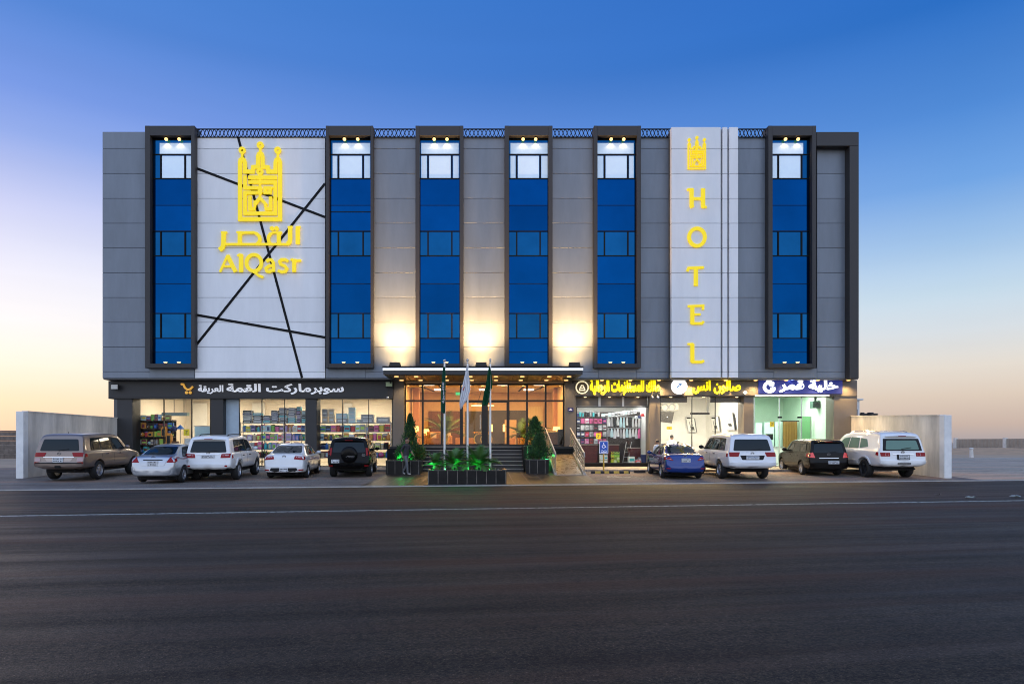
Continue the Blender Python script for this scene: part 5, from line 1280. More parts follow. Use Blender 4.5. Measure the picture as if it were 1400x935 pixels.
# white plant cabin and tanks behind the right wall
cb = thing('white_cabin', 'narrow white cabin with vents behind the right end of the hotel', 'cabin', (22.2, 41.5, 0))
MB().box(21.2, 23.2, 40.5, 43.5, 0, 4.15, .03).build('walls', m_concl, cb); MB().box(21.9, 23.05, 40.46, 40.5, 2.9, 3.6, .01).build('vent', m_greyd, cb); MB().box(21.05, 23.35, 40.35, 43.6, 4.152, 4.25, .02).build('roof', m_concl, cb)
for k, (px, r_) in enumerate(((1179, .28), (1190, .42))):
    x = PX(px, 42); t = thing('water_tank', ('small', 'wider')[k]+' dark tank peeping over the right boundary wall', 'tank', (x, 42, 2.4))
    MB().cyl((x, 42, 2.3), (x, 42, 3.4), r_, r_, 18).build('tank', m_metal, t, True); MB().cyl((x, 42, 3.4), (x, 42, 3.47), r_*.5, r_*.4, 14).build('lid', m_metal, t, True)
    MB().box(x-.5, x+.5, 41.6, 42.4, 0, 2.3, .02).build('stand', m_conc, t)
# scraps of litter on the right verge
for k, (px, d, lab) in enumerate(((1326, 18.6, 'crumpled pale plastic scrap lying on the verge at the right'), (1388, 18.9, 'pale paper scrap at the right edge of the verge'), (1282, 19.6, 'tiny brown clod near the right end of the kerb'))):
    x = PX(px, d); mb = MB(); rg = random.Random(k)
    bmesh.ops.create_icosphere(mb.b, subdivisions=2, radius=.10 if k < 2 else .05)
    for v in mb.b.verts: v.co = Vector((x+v.co.x*1.3+rg.uniform(-.04, .04), d+v.co.y+rg.uniform(-.04, .04), max(-.0, v.co.z*.35+rg.uniform(-.02, .03))+.0))
    mb.build('scrap', mat('plastic_pale', (.30, .34, .33), .5, var=.2) if k < 2 else m_block, None, False, lab, 'litter')

# ------------------------------------------------------------------ small street things
sg = thing('accessible_parking_sign', 'blue wheelchair parking sign on a yellow post outside the menswear shop', 'sign', (PX(825.5, 31.2), 31.2, .13))
X_, Y_ = PX(825.5, 31.2), 31.2
m_yp = mat('post_yellow', (.62, .38, .04), .5, var=.12); m_bs = mat('sign_blue', (.015, .10, .50), .35, var=.05)
MB().cyl((X_, Y_+.03, .12), (X_, Y_+.03, 1.02), .035, .035, 10).build('post', m_yp, sg, True)
zb_, zt_ = PZ(620, Y_), PZ(603, Y_); hw = 6*Y_/F
MB().box(X_-hw, X_+hw, Y_-.012, Y_+.0, zb_, zt_, .004).build('border', m_lw, sg)
MB().box(X_-hw+.022, X_+hw-.022, Y_-.016, Y_-.0125, zb_+.022, zt_-.022).build('panel', m_bs, sg)
mb = MB(); c_ = X_; zz = zb_+(zt_-zb_)*.62; q = .085
mb.disc(c_-.01, zz+q*1.45, q*.30, Y_-.0195, Y_-.0165, 12); mb.ribbon([(c_-.01, zz+q*1.1), (c_, zz+q*.2), (c_+q*.7, zz+q*.2), (c_+q*.95, zz-q*.75), (c_+q*1.3, zz-q*.7)], .026, Y_-.0205, Y_-.0165)
mb.ellipse(c_-.01, zz-q*.25, q*.85, q*.85, .024, Y_-.0185, Y_-.0165, 130, 350, 18); mb.ribbon([(c_, zz+q*.65), (c_+q*.6, zz+q*.65)], .022, Y_-.0215, Y_-.0165); mb.build('wheelchair_symbol', m_lw, sg)
mb = MB(); z = zb_+.13
mb.ribbon([(c_-.14, z), (c_-.08, z+.03), (c_-.02, z), (c_+.06, z+.02), (c_+.14, z)], .02, Y_-.019, Y_-.0165); mb.box(c_-.13, c_+.13, Y_-.019, Y_-.0165, zb_+.045, zb_+.075); mb.build('writing', m_lw, sg)
m_rub = mat('rubber_black', (.025, .018, .014), .75, var=.2)
def stop(px0, px1, d, lab, patches):
    x0, x1 = PX(px0, d), PX(px1, d); z = gz(0, d); t = thing('wheel_stop', lab, 'wheel stop', ((x0+x1)/2, d, z), 'rubber wheel stops before the menswear shop')
    MB().prism([(d-.09, z+.005), (d+.09, z+.005), (d+.055, z+.12), (d-.055, z+.12)], x0, x1, 'YZ').build('bar', m_rub, t)
    for a, b in patches:
        p, q = x0+(x1-x0)*a, x0+(x1-x0)*b
        MB().prism([(d-.093, z+.012), (d-.054, z+.122), (d+.05, z+.122), (d+.05, z+.118), (d-.052, z+.117), (d-.088, z+.012)], p, q, 'YZ').build('reflective_patch', m_yp, t)
stop(808, 861, 30.6, 'long black rubber wheel stop with yellow patches under the blue sign', ((.1, .24), (.34, .46), (.58, .72), (.84, .96)))
stop(867, 882, 31.0, 'short plain black wheel stop nearest the blue saloon', ())
arrow = MB(); a0 = PX(845, 28.6)
arrow.b.faces.new([arrow.b.verts.new((a0+u, 28.6+v, gz(0, 28.6+v)+.016)) for u, v in ((-.5, -.2), (.5, -.25), (.55, .0), (.1, .02), (-.1, .25), (-.45, .2))]); arrow.build('painted_mark', m_line, kind='structure')
# floodlamps / boxes on the left sign band, cctv cameras
for px, py, c, lab in ((157, 529, (.62, .60, .55), 'pale square floodlamp at the left end of the supermarket sign band'), (532, 525.5, (.35, .45, .22), 'greenish square floodlamp at the right end of the supermarket sign band')):
    d = DS-.25; x, z = PX(px, d), PZ(py, d); t = thing('wall_floodlamp', lab, 'floodlamp', (x, d, z-.15), 'square floodlamps on the supermarket sign band')
    MB().box(x-.2, x+.2, d-.05, d+.06, z-.14, z+.15, .015).build('housing', m_metal, t); MB().box(x-.17, x+.17, d-.056, d-.0505, z-.11, z+.12).build('lens', mat('floodlens_'+('pale' if px < 200 else 'green'), c, .3), t)
    MB().box(x-.03, x+.03, d+.061, DS-.002, z-.03, z+.03).build('bracket', m_metal, t)
for px, py, d, s, lab in ((530.5, 543, 35.0, -1, 'white bullet camera under the right end of the supermarket sign'), (534, 522, 34.9, 1, 'dark bullet camera under the canopy by the left lobby pillar'), (783, 522, 34.9, -1, 'dark bullet camera under the canopy by the right lobby pillar'),
                          (892, 542.5, 35.0, -1, 'left one of the paired cameras above the pillar between menswear shop and salon'), (899, 542.5, 35.0, 1, 'right one of the paired cameras above the pillar between menswear shop and salon')):
    x, z = PX(px, d), PZ(py, d); t = thing('cctv_camera', lab, 'camera', (x, d, z), 'security cameras on the shop fronts')
    MB().cyl((x, d, z), (x+s*.02, d-.22, z-.05), .045, .045, 12).build('body', m_lw if d > 34.95 else m_metal, t, True); MB().cyl((x, d, z), (x, d+.1, z+.12), .02).build('bracket', m_metal, t, True)
    MB().cyl((x+s*.0205, d-.225, z-.051), (x+s*.022, d-.235, z-.053), .035, .035, 12).build('lens', m_black, t, True)
# yellow notices stuck to the glass
m_not = mat('notice_yellow', (.80, .62, .02), .5)
for px, py, w, h, lab in ((818, 596, 6.5, 8, 'yellow notice stuck on the menswear shop window'), (915, 585, 7, 4, 'small yellow notice on the salon window'), (1016, 590, 4, 5, 'little yellow notice on the right edge of the salon window'), (1055.5, 580, 6, 7, 'yellow notice on the mint shop window'), (255, 591, 8, 9, 'yellow notice with a black sign on the supermarket window')):
    d = DZ+.012; x0, x1, z0, z1 = px_box(px-w/2, px+w/2, py-h/2, py+h/2, d); t = thing('window_notice', lab, 'notice', ((x0+x1)/2, d, z0), 'yellow notices on the shop windows')
    MB().box(x0, x1, d-.004, d+.004, z0, z1).build('sheet', m_not, t)
    if w > 5: MB().ribbon([((x0+x1)/2-.05, z0+(z1-z0)*.7), ((x0+x1)/2+.05, z0+(z1-z0)*.72), ((x0+x1)/2-.04, z0+(z1-z0)*.3), ((x0+x1)/2+.06, z0+(z1-z0)*.3)], .022, d-.0065, d-.0045).build('mark', m_pltx, t)

# ------------------------------------------------------------------ people
m_skin = mat('skin', (.30, .17, .11), .6); m_hair = mat('hair_black', (.012, .01, .009), .6)
def person(loc, rot, lab, top, legs, H_=1.72, pose='stand', shoes=None):
    k = H_/1.75
    if pose == 'stand': J = dict(pel=(0, 0, .96), che=(0, .0, 1.28), neck=(0, .0, 1.50), head=(0, -.02, 1.60), crown=(0, -.01, 1.70), shL=(-.18, 0, 1.42), elL=(-.25, .03, 1.14), haL=(-.25, -.08, .90), shR=(.18, 0, 1.42), elR=(.25, .02, 1.14), haR=(.24, -.10, .90),
                                 hpL=(-.09, 0, .90), knL=(-.10, -.03, .49), anL=(-.10, .02, .08), toL=(-.11, -.15, .04), hpR=(.09, 0, .90), knR=(.11, -.04, .49), anR=(.12, .05, .08), toR=(.14, -.12, .04))
    elif pose == 'walk': J = dict(pel=(0, 0, .95), che=(0, -.03, 1.27), neck=(0, -.05, 1.49), head=(0, -.08, 1.59), crown=(0, -.07, 1.69), shL=(-.17, -.03, 1.41), elL=(-.22, .12, 1.15), haL=(-.20, .06, .92), shR=(.17, -.03, 1.41), elR=(.22, -.10, 1.15), haR=(.18, -.26, .98),
                                 hpL=(-.09, 0, .89), knL=(-.09, -.14, .50), anL=(-.09, -.16, .09), toL=(-.09, -.33, .05), hpR=(.09, 0, .89), knR=(.10, .04, .50), anR=(.10, .26, .13), toR=(.11, .13, .04))
    else: J = dict(pel=(0, 0, .50), che=(0, .05, .82), neck=(0, .03, 1.04), head=(0, 0, 1.14), crown=(0, .01, 1.24), shL=(-.18, .03, .96), elL=(-.24, -.05, .70), haL=(-.16, -.26, .62), shR=(.18, .03, .96), elR=(.24, -.05, .70), haR=(.16, -.26, .62),
                   hpL=(-.09, 0, .47), knL=(-.11, -.42, .50), anL=(-.11, -.44, .09), toL=(-.11, -.60, .05), hpR=(.09, 0, .47), knR=(.11, -.42, .50), anR=(.11, -.44, .09), toR=(.11, -.60, .05))
    RAD = dict(pel=.135, che=.15, neck=.055, head=.125, crown=.105, shL=.062, elL=.045, haL=.032, shR=.062, elR=.045, haR=.032, hpL=.095, knL=.058, anL=.042, toL=.035, hpR=.095, knR=.058, anR=.042, toR=.035)
    names = list(J); idx = {n_: i for i, n_ in enumerate(names)}
    ed = [('pel', 'che'), ('che', 'neck'), ('neck', 'head'), ('head', 'crown'), ('che', 'shL'), ('shL', 'elL'), ('elL', 'haL'), ('che', 'shR'), ('shR', 'elR'), ('elR', 'haR'), ('pel', 'hpL'), ('hpL', 'knL'), ('knL', 'anL'), ('anL', 'toL'), ('pel', 'hpR'), ('hpR', 'knR'), ('knR', 'anR'), ('anR', 'toR')]
    V = [Vector(J[n_])*k for n_ in names]; E_ = [(idx[a], idx[b]) for a, b in ed]; rad = [RAD[n_]*k for n_ in names]
    for hn, el in (('haL', 'elL'), ('haR', 'elR')):
        h = Vector(J[hn])*k; dr_ = (h-Vector(J[el])*k).normalized(); sd_ = dr_.cross(Vector((0, 1, .3))).normalized()
        for f in range(5):
            off = (f-1.5)*.022*k if f < 4 else -.05*k; ln = (.085, .10, .095, .075, .055)[f]*k
            a = h+dr_*(.045*k if f < 4 else .01)+sd_*off; b = a+dr_*ln+Vector((0, -.02, 0))*k
            V += [a, b]; rad += [.011*k, .008*k]; E_ += [(idx[hn], len(V)-2), (len(V)-2, len(V)-1)]
    me = bpy.data.meshes.new('body'); me.from_pydata(V, E_, []); o = bpy.data.objects.new('tmp', me); COL.objects.link(o)
    o.modifiers.new('sk', 'SKIN'); lay = me.skin_vertices[0].data if me.skin_vertices else None
    if lay is None:
        bpy.context.view_layer.objects.active = o; me.skin_vertices.new() if hasattr(me.skin_vertices, 'new') else None; lay = me.skin_vertices[0].data
    for i, sv in enumerate(lay): sv.radius = (rad[i]*(1.25 if names[i:i+1] and names[i] in ('pel', 'che') else 1), rad[i]*(.8 if i < len(names) and names[i] in ('pel', 'che') else 1)); sv.use_root = (i == 0)
    sb = o.modifiers.new('ss', 'SUBSURF'); sb.levels = 2; sb.render_levels = 2
    dg = bpy.context.evaluated_depsgraph_get(); dg.update(); out = bpy.data.meshes.new_from_object(o.evaluated_get(dg)); bpy.data.objects.remove(o)
    out.materials.clear()
    for m in (m_skin, top, legs, shoes or m_plast): out.materials.append(m)
    nz, hz_ = J['neck'][2]*k, J['pel'][2]*k; hands = [Vector(J[h])*k for h in ('haL', 'haR')]; elb = [Vector(J[h])*k for h in ('elL', 'elR')]
    for p in out.polygons:
        c = p.center; p.use_smooth = True
        if c.z > nz-.015 or any((c-h).length < .17*k and mathutils.geometry.intersect_point_line(c, h, e_)[0] is not None and (c-mathutils.geometry.intersect_point_line(c, h, e_)[0]).length < .058*k for h, e_ in zip(hands, elb)): p.material_index = 0
        elif c.z > hz_-.04 and (pose != 'sit' or c.y > -.10): p.material_index = 1
        elif c.z < .085*k: p.material_index = 3
        elif (abs(c.x) > .185*k and c.z > hz_-.25): p.material_index = 1
        else: p.material_index = 2
    t = thing('person', lab, 'person', (0, 0, 0)); b = bpy.data.objects.new('body', out); COL.objects.link(b); b.parent = t
    hd = (Vector(J['head'])+Vector(J['crown']))*.5*k
    mb = MB(); bmesh.ops.create_icosphere(mb.b, subdivisions=3, radius=.108*k)
    dl = [v for v in mb.b.verts if v.co.z < .0 - .05*k*(1 if v.co.y > 0 else -1.0) or (v.co.y < -.055*k and v.co.z < .055*k)]
    bmesh.ops.delete(mb.b, geom=dl, context='VERTS')
    for v in mb.b.verts: v.co = v.co*Vector((.95, 1.05, 1.05)).to_tuple()[0] if False else Vector((v.co.x*.98, v.co.y*1.06, v.co.z*1.08))+hd+Vector((0, .012, .012))*k
    mb.build('hair', m_hair, t, True)
    fc = MB()
    for s in (-1, 1): fc.ball(hd+Vector((s*.036, -.094, -.005))*k, .011*k, 1)
    fc.build('eyes', m_black, t, True)
    MB().ball(hd+Vector((0, -.104, -.035))*k, .016*k, 1, (.8, 1, 1.3)).build('nose', m_skin, t, True)
    MB().ball(hd+Vector((0, -.092, -.068))*k, .02*k, 1, (1.2, .4, .3)).build('mouth', mat('lips', (.25, .09, .07), .5), t, True)
    t.location = loc; t.rotation_euler = (0, 0, R(rot)); return t
m_cdark = mat('cloth_dark', (.035, .035, .040), .85, var=.2, vscale=8); m_cgrey = mat('cloth_grey', (.14, .14, .15), .85, var=.2, vscale=8); m_cwhite = mat('cloth_white', (.72, .72, .70), .8, var=.06, vscale=6); m_cblue = mat('cloth_blue', (.03, .08, .20), .85, var=.2)
m_shoe = mat('shoe_pale', (.6, .55, .5), .6)
person((PX(555, 29.5), 29.5, gz(0, 29.5)+.012), 60, 'person in dark clothes and pale shoes walking past the left planter', m_cdark, m_cgrey, 1.68, 'walk', m_shoe)
person((PX(898.5, 32.2), 32.2, .262), 200, 'person in a white top standing on the walk behind the blue saloon', m_cwhite, m_cdark, 1.42, 'stand')
person((PX(918.5, 38.6), 38.6, .285), 150, 'barber in white standing inside the salon', m_cwhite, m_cdark, 1.70, 'stand')
person((PX(927.5, 38.0), 38.0, .285), 20, 'customer in blue sitting in the salon chair', m_cblue, m_cdark, 1.75, 'sit')
ch = thing('salon_chair', 'dark padded barber chair under the seated salon customer', 'chair', (PX(927.5, 38.1), 38.1, .285))
xc, yc = PX(927.5, 38.1), 38.1
MB().box(xc-.26, xc+.26, yc-.35, yc+.2, .64, .72, .03, 2).build('seat', m_plast, ch); MB().box(xc-.25, xc+.25, yc+.2, yc+.3, .7, 1.3, .03, 2).build('backrest', m_plast, ch); MB().cyl((xc, yc, .30), (xc, yc, .64), .06).cyl((xc, yc, .285), (xc, yc, .31), .28, .26, 20).build('base', m_chrome, ch, True)
# ------------------------------------------------------------------ goods behind the glass
def cm(n_, c, r=.5): return mat('goods_'+n_, c, r, var=.06, vscale=5)
GC = {'white': (.78, .78, .76), 'pale blue': (.45, .62, .72), 'pink': (.70, .12, .30), 'red': (.55, .04, .04), 'yellow': (.80, .55, .05), 'orange': (.75, .26, .04), 'green': (.18, .45, .06), 'teal': (.05, .38, .42), 'blue': (.03, .14, .45), 'navy': (.015, .03, .12),
      'brown': (.16, .07, .03), 'black': (.012, .012, .014), 'grey': (.30, .30, .31), 'beige': (.55, .45, .32), 'maroon': (.20, .03, .05), 'lime': (.42, .62, .10), 'lilac': (.42, .30, .52)}
GC = {k: tuple(min(.85, c*1.3) for c in v) for k, v in GC.items()}
def item(kind, col, x, y, z, w, h, dp, label, group, col2='white', rg=random):
    m1, m2 = cm(col, GC[col]), cm(col2, GC[col2]); mb = MB()
    if kind in ('carton', 'box', 'pack'):
        mb.box(x-w/2, x+w/2, y-dp/2, y+dp/2, z, z+h, min(.012, h*.08)); n0 = len(mb.b.faces)
        mb.box(x-w*.36, x+w*.36, y-dp/2-.004, y-dp/2-.0005, z+h*.30, z+h*rg.uniform(.45, .72))
    elif kind == 'bottle':
        r = w*.42; mb.lathe((x, y, z), [(r*.9, 0), (r, h*.03), (r, h*.62), (r*.38, h*.80), (r*.36, h*.9)], 12); n0 = len(mb.b.faces); mb.cyl((x, y, z+h*.9), (x, y, z+h), r*.42, r*.42, 12)
    elif kind == 'tub':
        r = w*.5; mb.lathe((x, y, z), [(r*.8, 0), (r, h*.86)], 16); n0 = len(mb.b.faces); mb.lathe((x, y, z+h*.861), [(r*1.06, 0), (r*1.06, h*.1), (r*.6, h*.14)], 16)
    elif kind == 'bag':
        mb.box(x-w/2, x+w/2, y-dp/2, y+dp/2, z, z+h*.88, min(w, h)*.22, 3); n0 = len(mb.b.faces); mb.box(x-w*.4, x+w*.4, y-.012, y+.012, z+h*.86, z+h)
    else:  # ball
        mb.ball((x, y, z+h/2), h/2, 2); n0 = len(mb.b.faces); mb.ball((x, y-h*.42, z+h*.55), h*.14, 1)
    fs = list(mb.b.faces)
    for f in fs[n0:]: f.material_index = 1
    return mb.build({'carton': 'carton', 'box': 'product_box', 'pack': 'clothing_pack', 'bottle': 'bottle', 'tub': 'tub', 'bag': 'product_bag', 'ball': 'toy_ball'}[kind], [m1, m2], None, kind in ('bottle', 'tub', 'ball', 'bag'), label, {'carton': 'carton', 'box': 'box', 'pack': 'pack', 'bottle': 'bottle', 'tub': 'tub', 'bag': 'bag', 'ball': 'ball'}[kind], group)
m_shelf = mat('shelf_steel', (.36, .36, .35), .4, .4, var=.08); m_shelfd = mat('shelf_dark', (.05, .035, .03), .6, var=.1)
def shelf_unit(px0, px1, d, levels, lab, m=m_shelf, back=True, top=None, n=4, dp=.42):
    x0, x1 = PX(px0, d), PX(px1, d); t = thing('display_shelf', lab, 'shelf', ((x0+x1)/2, d+dp/2, .285))
    zt = top or PZ(levels[0], d)+.05
    for k in range(n):
        x = x0+(x1-x0)*k/(n-1)
        for y in (d+.02, d+dp-.02): MB().box(x-.018, x+.018, y-.018, y+.018, .285, zt).build('upright', m, t)
    for py in levels: MB().box(x0-.02, x1+.02, d, d+dp, PZ(py, d)-.03, PZ(py, d), .005).build('board', m, t)
    if back: MB().box(x0, x1, d+dp+.003, d+dp+.02, .35, zt).build('back_panel', m, t)
    return t
LV = [578, 590, 602, 614, 625.5]
ORD = ['top', 'second', 'third', 'fourth', 'bottom']
def fill(px0, px1, d, py_low, hpx, bay, lvl, cols, kinds, rg, wpx=(6, 11), skip=.06):
    p = px0+1
    while p < px1-4:
        w = rg.uniform(*wpx); w = min(w, px1-p)
        if rg.random() > skip:
            c = rg.choice(cols); c2 = rg.choice([q for q in GC if q != c]); kd = rg.choice(kinds); ww = w*.96*d/F; hh = hpx*rg.uniform(.68, 1.0)*d/F
            if kd in ('bottle',): ww = min(ww, hh*.62)
            if kd == 'ball': hh = min(hh, ww)
            item(kd, c, PX(p+w/2, d), d+.11+rg.uniform(-.0, .02), PZ(py_low, 36.15)+.001, ww, hh, min(.2, max(.12, ww)), f'{c} {NM[kd]} on the {ORD[lvl]} shelf {bay}', f'{c} {NM[kd]} goods on the {ORD[lvl]} shelf {bay}', c2, rg)
        p += w
NM = {'carton': 'carton', 'box': 'boxed product', 'bottle': 'bottle', 'tub': 'plastic tub', 'bag': 'soft bag', 'ball': 'toy ball', 'pack': 'pack'}
rg = random.Random(21)
d = 36.15
B2, B3, B1 = 'in the middle supermarket window', 'in the supermarket window nearest the lobby', 'in the leftmost supermarket window'
shelf_unit(329, 417, d, LV, 'steel shelving packed with goods in the middle supermarket window', back=False)
shelf_unit(435, 534, d, LV, 'steel shelving packed with goods in the supermarket window nearest the lobby', back=False)
for p0, n_, w in ((331, 5, 13), (345, 4, 13), (359, 3, 10), (370, 5, 10), (381, 6, 11), (393, 6, 11), (405, 4, 6), (412, 3, 6)):
    for k in range(n_):
        hh = 3.4 if w > 7 else 5.5; z = PZ(LV[0], d)+.001+k*(hh*d/F+.002)
        c = 'white' if w > 7 else ('lilac' if p0 == 405 else 'pale blue')
        item('carton', c, PX(p0+w/2, d)+rg.uniform(-.015, .015), d+.2, z, w*.92*d/F, hh*d/F, .34, f'flat {c} carton stacked on top of the shelving {B2}', f'flat {c} cartons stacked on the shelving {B2}', rg.choice(['navy', 'grey', 'teal', 'black']), rg)
for p0, w, hs in ((440, 7.5, (9, 10)), (449, 7.5, (9, 10)), (459, 16, (6, 7)), (476, 9.5, (9, 7, 5)), (487, 6, (5,)), (493, 18, (5.5, 6)), (514, 19, (8,))):
    z = PZ(LV[0], d)+.001
    for k, hh in enumerate(hs):
        c = 'pale blue' if w < 8 and k == 0 and p0 > 480 else 'white'
        item('carton', c, PX(p0+w/2, d), d+.2, z, w*.95*d/F, hh*d/F, .36, f'{"wide" if w > 12 else "squarish"} {c} carton on top of the shelving {B3}', f'{"wide" if w > 12 else "squarish"} {c} cartons on the shelving {B3}', rg.choice(['grey', 'pale blue', 'beige']), rg); z += hh*d/F+.002
pal2 = ['pink', 'lilac', 'teal', 'pale blue', 'white', 'orange', 'navy', 'red', 'beige', 'grey', 'blue', 'green']
pal3 = ['red', 'orange', 'yellow', 'white', 'lime', 'maroon', 'navy', 'pink', 'black', 'beige', 'blue', 'brown']
for lv in range(1, 5):
    fill(330, 417, d, LV[lv], 10.5, B2, lv, pal2 if lv < 4 else ['grey', 'black', 'maroon', 'teal', 'brown'], ['box', 'box', 'box', 'bottle', 'tub', 'bag'], rg, (4.4, 8), .01); fill(330, 417, d+.23, LV[lv], 10, B2, lv, pal2, ['box', 'bag'], rg, (7, 11), .02)
    fill(436, 534, d, LV[lv], 10.5, B3, lv, pal3, ['box', 'box', 'bottle', 'tub', 'bag', 'ball'], rg, (4.6, 8.6), .01); fill(436, 534, d+.23, LV[lv], 10, B3, lv, pal3, ['box', 'bag'], rg, (7, 12), .02)
# leftmost window: stepped stand of toys and household goods
LV1 = [575, 586, 597, 608, 619]
shelf_unit(184, 236, d, LV1, 'stepped stand of bright toys in the leftmost supermarket window', m_shelfd, True, n=3)
pal1 = ['yellow', 'orange', 'blue', 'teal', 'white', 'green', 'red', 'navy', 'black', 'brown', 'pale blue', 'lime']
for lv in range(5): fill(184, 236, d, LV1[lv], 9, B1, lv, pal1, ['box', 'ball', 'tub', 'bag', 'box'], rg, (4, 8), .03)
for k, (px, py, w, h, c, kd) in enumerate(((226, 590, 8, 14, 'orange', 'bag'), (233, 600, 8, 16, 'orange', 'bag'), (240, 586, 6, 8, 'navy', 'ball'), (229, 611, 9, 12, 'orange', 'bag'), (242, 613, 12, 20, 'brown', 'bag'), (236, 622, 12, 10, 'beige', 'bag'))):
    item(kd, c, PX(px, d), d-.12-.02*k, PZ(py+h/2, d), w*d/F, h*d/F, .2, f'{["tall", "slanting", "round", "lower", "big", "slumped"][k]} {c} {NM[kd]} hanging at the right of the toy stand', None, 'black', rg)
cn = thing('beach_umbrella', 'folded blue toy parasol standing in the leftmost supermarket window', 'parasol', (PX(246, d), d, .29))
MB().lathe((PX(246.5, d), d, PZ(586.5, d)), [(.22, 0), (.16, .1), (.03, .22), (.01, .24)], 10).build('canopy', cm('blue', GC['blue']), cn, True); MB().cyl((PX(246.5, d), d, .29), (PX(246.5, d), d, PZ(586, d)), .02).build('pole', m_shelf, cn)
pn = thing('low_partition', 'pale blue glazed partition low in the leftmost supermarket window', 'partition', (PX(275, d), d, .29))
MB().box(PX(265, d), PX(287, d), d+.1, d+.16, .29, PZ(583, d)).build('panel', cm('pale blue', GC['pale blue']), pn); MB().box(PX(264.5, d), PX(287.5, d), d+.08, d+.18, PZ(583, d)+.002, PZ(582, d)).build('rail', m_shelf, pn)
wm = thing('white_appliance', 'white rounded appliance beside the low partition', 'appliance', (PX(258, d), d, .29))
MB().box(PX(253, d), PX(264, d), d-.1, d+.35, .29, PZ(599, d), .06, 3).build('body', cm('white', GC['white']), wm); MB().cyl((PX(258.5, d), d-.115, PZ(612, d)), (PX(258.5, d), d-.1, PZ(612, d)), .13, .13, 20).build('door', m_metal, wm)
hs = thing('hanging_shelf', 'glass shelf hung on three wires in the leftmost supermarket window', 'shelf', (PX(239, 36.4), 36.4, PZ(568, 36.4)))
MB().box(PX(222, 36.4), PX(257, 36.4), 36.3, 36.6, PZ(568.5, 36.4), PZ(564, 36.4), .01).build('shelf', mat('shelf_glass', (.16, .26, .25), .15), hs)
for p in (223.5, 237.5, 251): MB().cyl((PX(p, 36.4), 36.45, PZ(564, 36.4)), (PX(p, 36.4), 36.45, 4.33), .018).build('wire', m_metal, hs)
# back wall panels in the supermarket
for p0, p1 in ((190, 224), (262, 283), (345, 362), (470, 482)):
    MB().box(PX(p0, 42.4), PX(p1, 42.4), 42.36, 42.44, .4, 4.1, .01).build('wall_panel', m_white2, r_sup)
# --- menswear shop
d = 37.6
MB().box(PX(788, d), PX(880, d), 38.2, 38.26, .3, PZ(563, 38.2)).build('dark_wall', m_shelfd, r_men)
shelf_unit(788, 831, d, [569.5, 579, 588, 597, 606.5], 'dark shelves of packed shirts at the left of the menswear shop', m_shelfd, False, n=3)
A_ = 'in the menswear shop'
for r_, py in enumerate((579, 588, 597, 606.5)):
    for k in range(7):
        px = 791+k*6; c = rg.choice(['white', 'pink', 'grey', 'white'] if k < 3 else ['maroon', 'pink', 'grey', 'maroon', 'white'])
        item('pack', c, PX(px, d), d+.18, PZ(py, d)+.001, 4.9*d/F, 7.2*d/F, .22, f'{c} shirt pack on the {ORD[r_+1]} dark shelf {A_}', f'{c} shirt packs on the {ORD[r_+1]} dark shelf {A_}', rg.choice(['black', 'red', 'white', 'pink', 'navy']), rg)
for k in range(9):
    px = 790.5+k*3.6; c = rg.choice(['black', 'grey', 'navy', 'teal'])
    item('tub', c, PX(px, d), d+.2, PZ(569.5, d)+.001, 3.1*d/F, (5+3*rg.random())*d/F, .2, f'{c} cap stack along the top shelf {A_}', f'{c} cap stacks on the top shelf {A_}', 'grey', rg)
for k in range(11):
    px = 826+k*4.4; py = 571.5-k*.62
    c = rg.choice(['grey', 'teal', 'pale blue', 'black']); item('box', c, PX(px, d), d+.35, PZ(py, d), 4*d/F, 6*d/F, .2, f'{c} folded bundle on the sloping upper shelf {A_}', f'{c} folded bundles on the sloping upper shelf {A_}', 'white', rg)
us = thing('wall_shelf', 'narrow sloping shelf under the folded bundles in the menswear shop', 'shelf', (PX(848, d), d+.35, PZ(573, d)))
mb = MB(); mb.bar((PX(823, d), d+.35, PZ(572.3, d)), (PX(874, d), d+.35, PZ(565.2, d)), .3, .03); mb.build('board', m_shelfd, us)
gr = thing('garment_rail', 'steel double rail of hanging white garments in the menswear shop', 'clothes rail', (PX(853, 37.2), 37.2, .29))
for py in (569.5, 585): MB().cyl((PX(830, 37.2), 37.2, PZ(py, 37.2)), (PX(876, 37.2), 37.2, PZ(py, 37.2)), .02).build('rail', m_shelf, gr, True)
for p in (830, 876): MB().cyl((PX(p, 37.2), 37.2, .29), (PX(p, 37.2), 37.2, PZ(567, 37.2)), .022).build('upright', m_shelf, gr, True)
def garment(px, py, c, hpx, lab, grp, yo=0):
    dd = 37.2+yo; x, z = PX(px, dd), PZ(py, dd); w = rg.uniform(.10, .15); h = hpx*dd/F; mb = MB(); n = 8
    for s in (0, 1):
        rows = []
        for i in range(7):
            u = i/6; ww = w*(.35+.65*min(1, u*4))*(1+.12*u); rows.append([mb.b.verts.new((x+ww*(j/n-.5)*1.0+.01*math.sin(u*7+j), dd-.05*(1 if s == 0 else -1)*math.sin(math.pi*j/n)+.012*math.sin(j*2.4+u*5), z-.03-u*h)) for j in range(n+1)])
        for a, b in zip(rows, rows[1:]):
            for j in range(n): mb.b.faces.new((a[j], a[j+1], b[j+1], b[j]))
    mb.cyl((x, dd, z-.03), (x, dd, z+.02), .008, .008, 6)
    return mb.build('hanging_garment', cm(c, GC[c]), None, True, lab, 'garment', grp, ang=180)
for row, py in ((('upper'), 569.5), (('lower'), 585)):
    for k in range(11):
        c = rg.choice(['white', 'white', 'white', 'pale blue', 'grey', 'black', 'pink']); garment(832+k*4.2, py, c, rg.uniform(11, 14), f'{c} garment hanging on the {row} rail {A_}', f'{c} garments on the {row} rail {A_}')
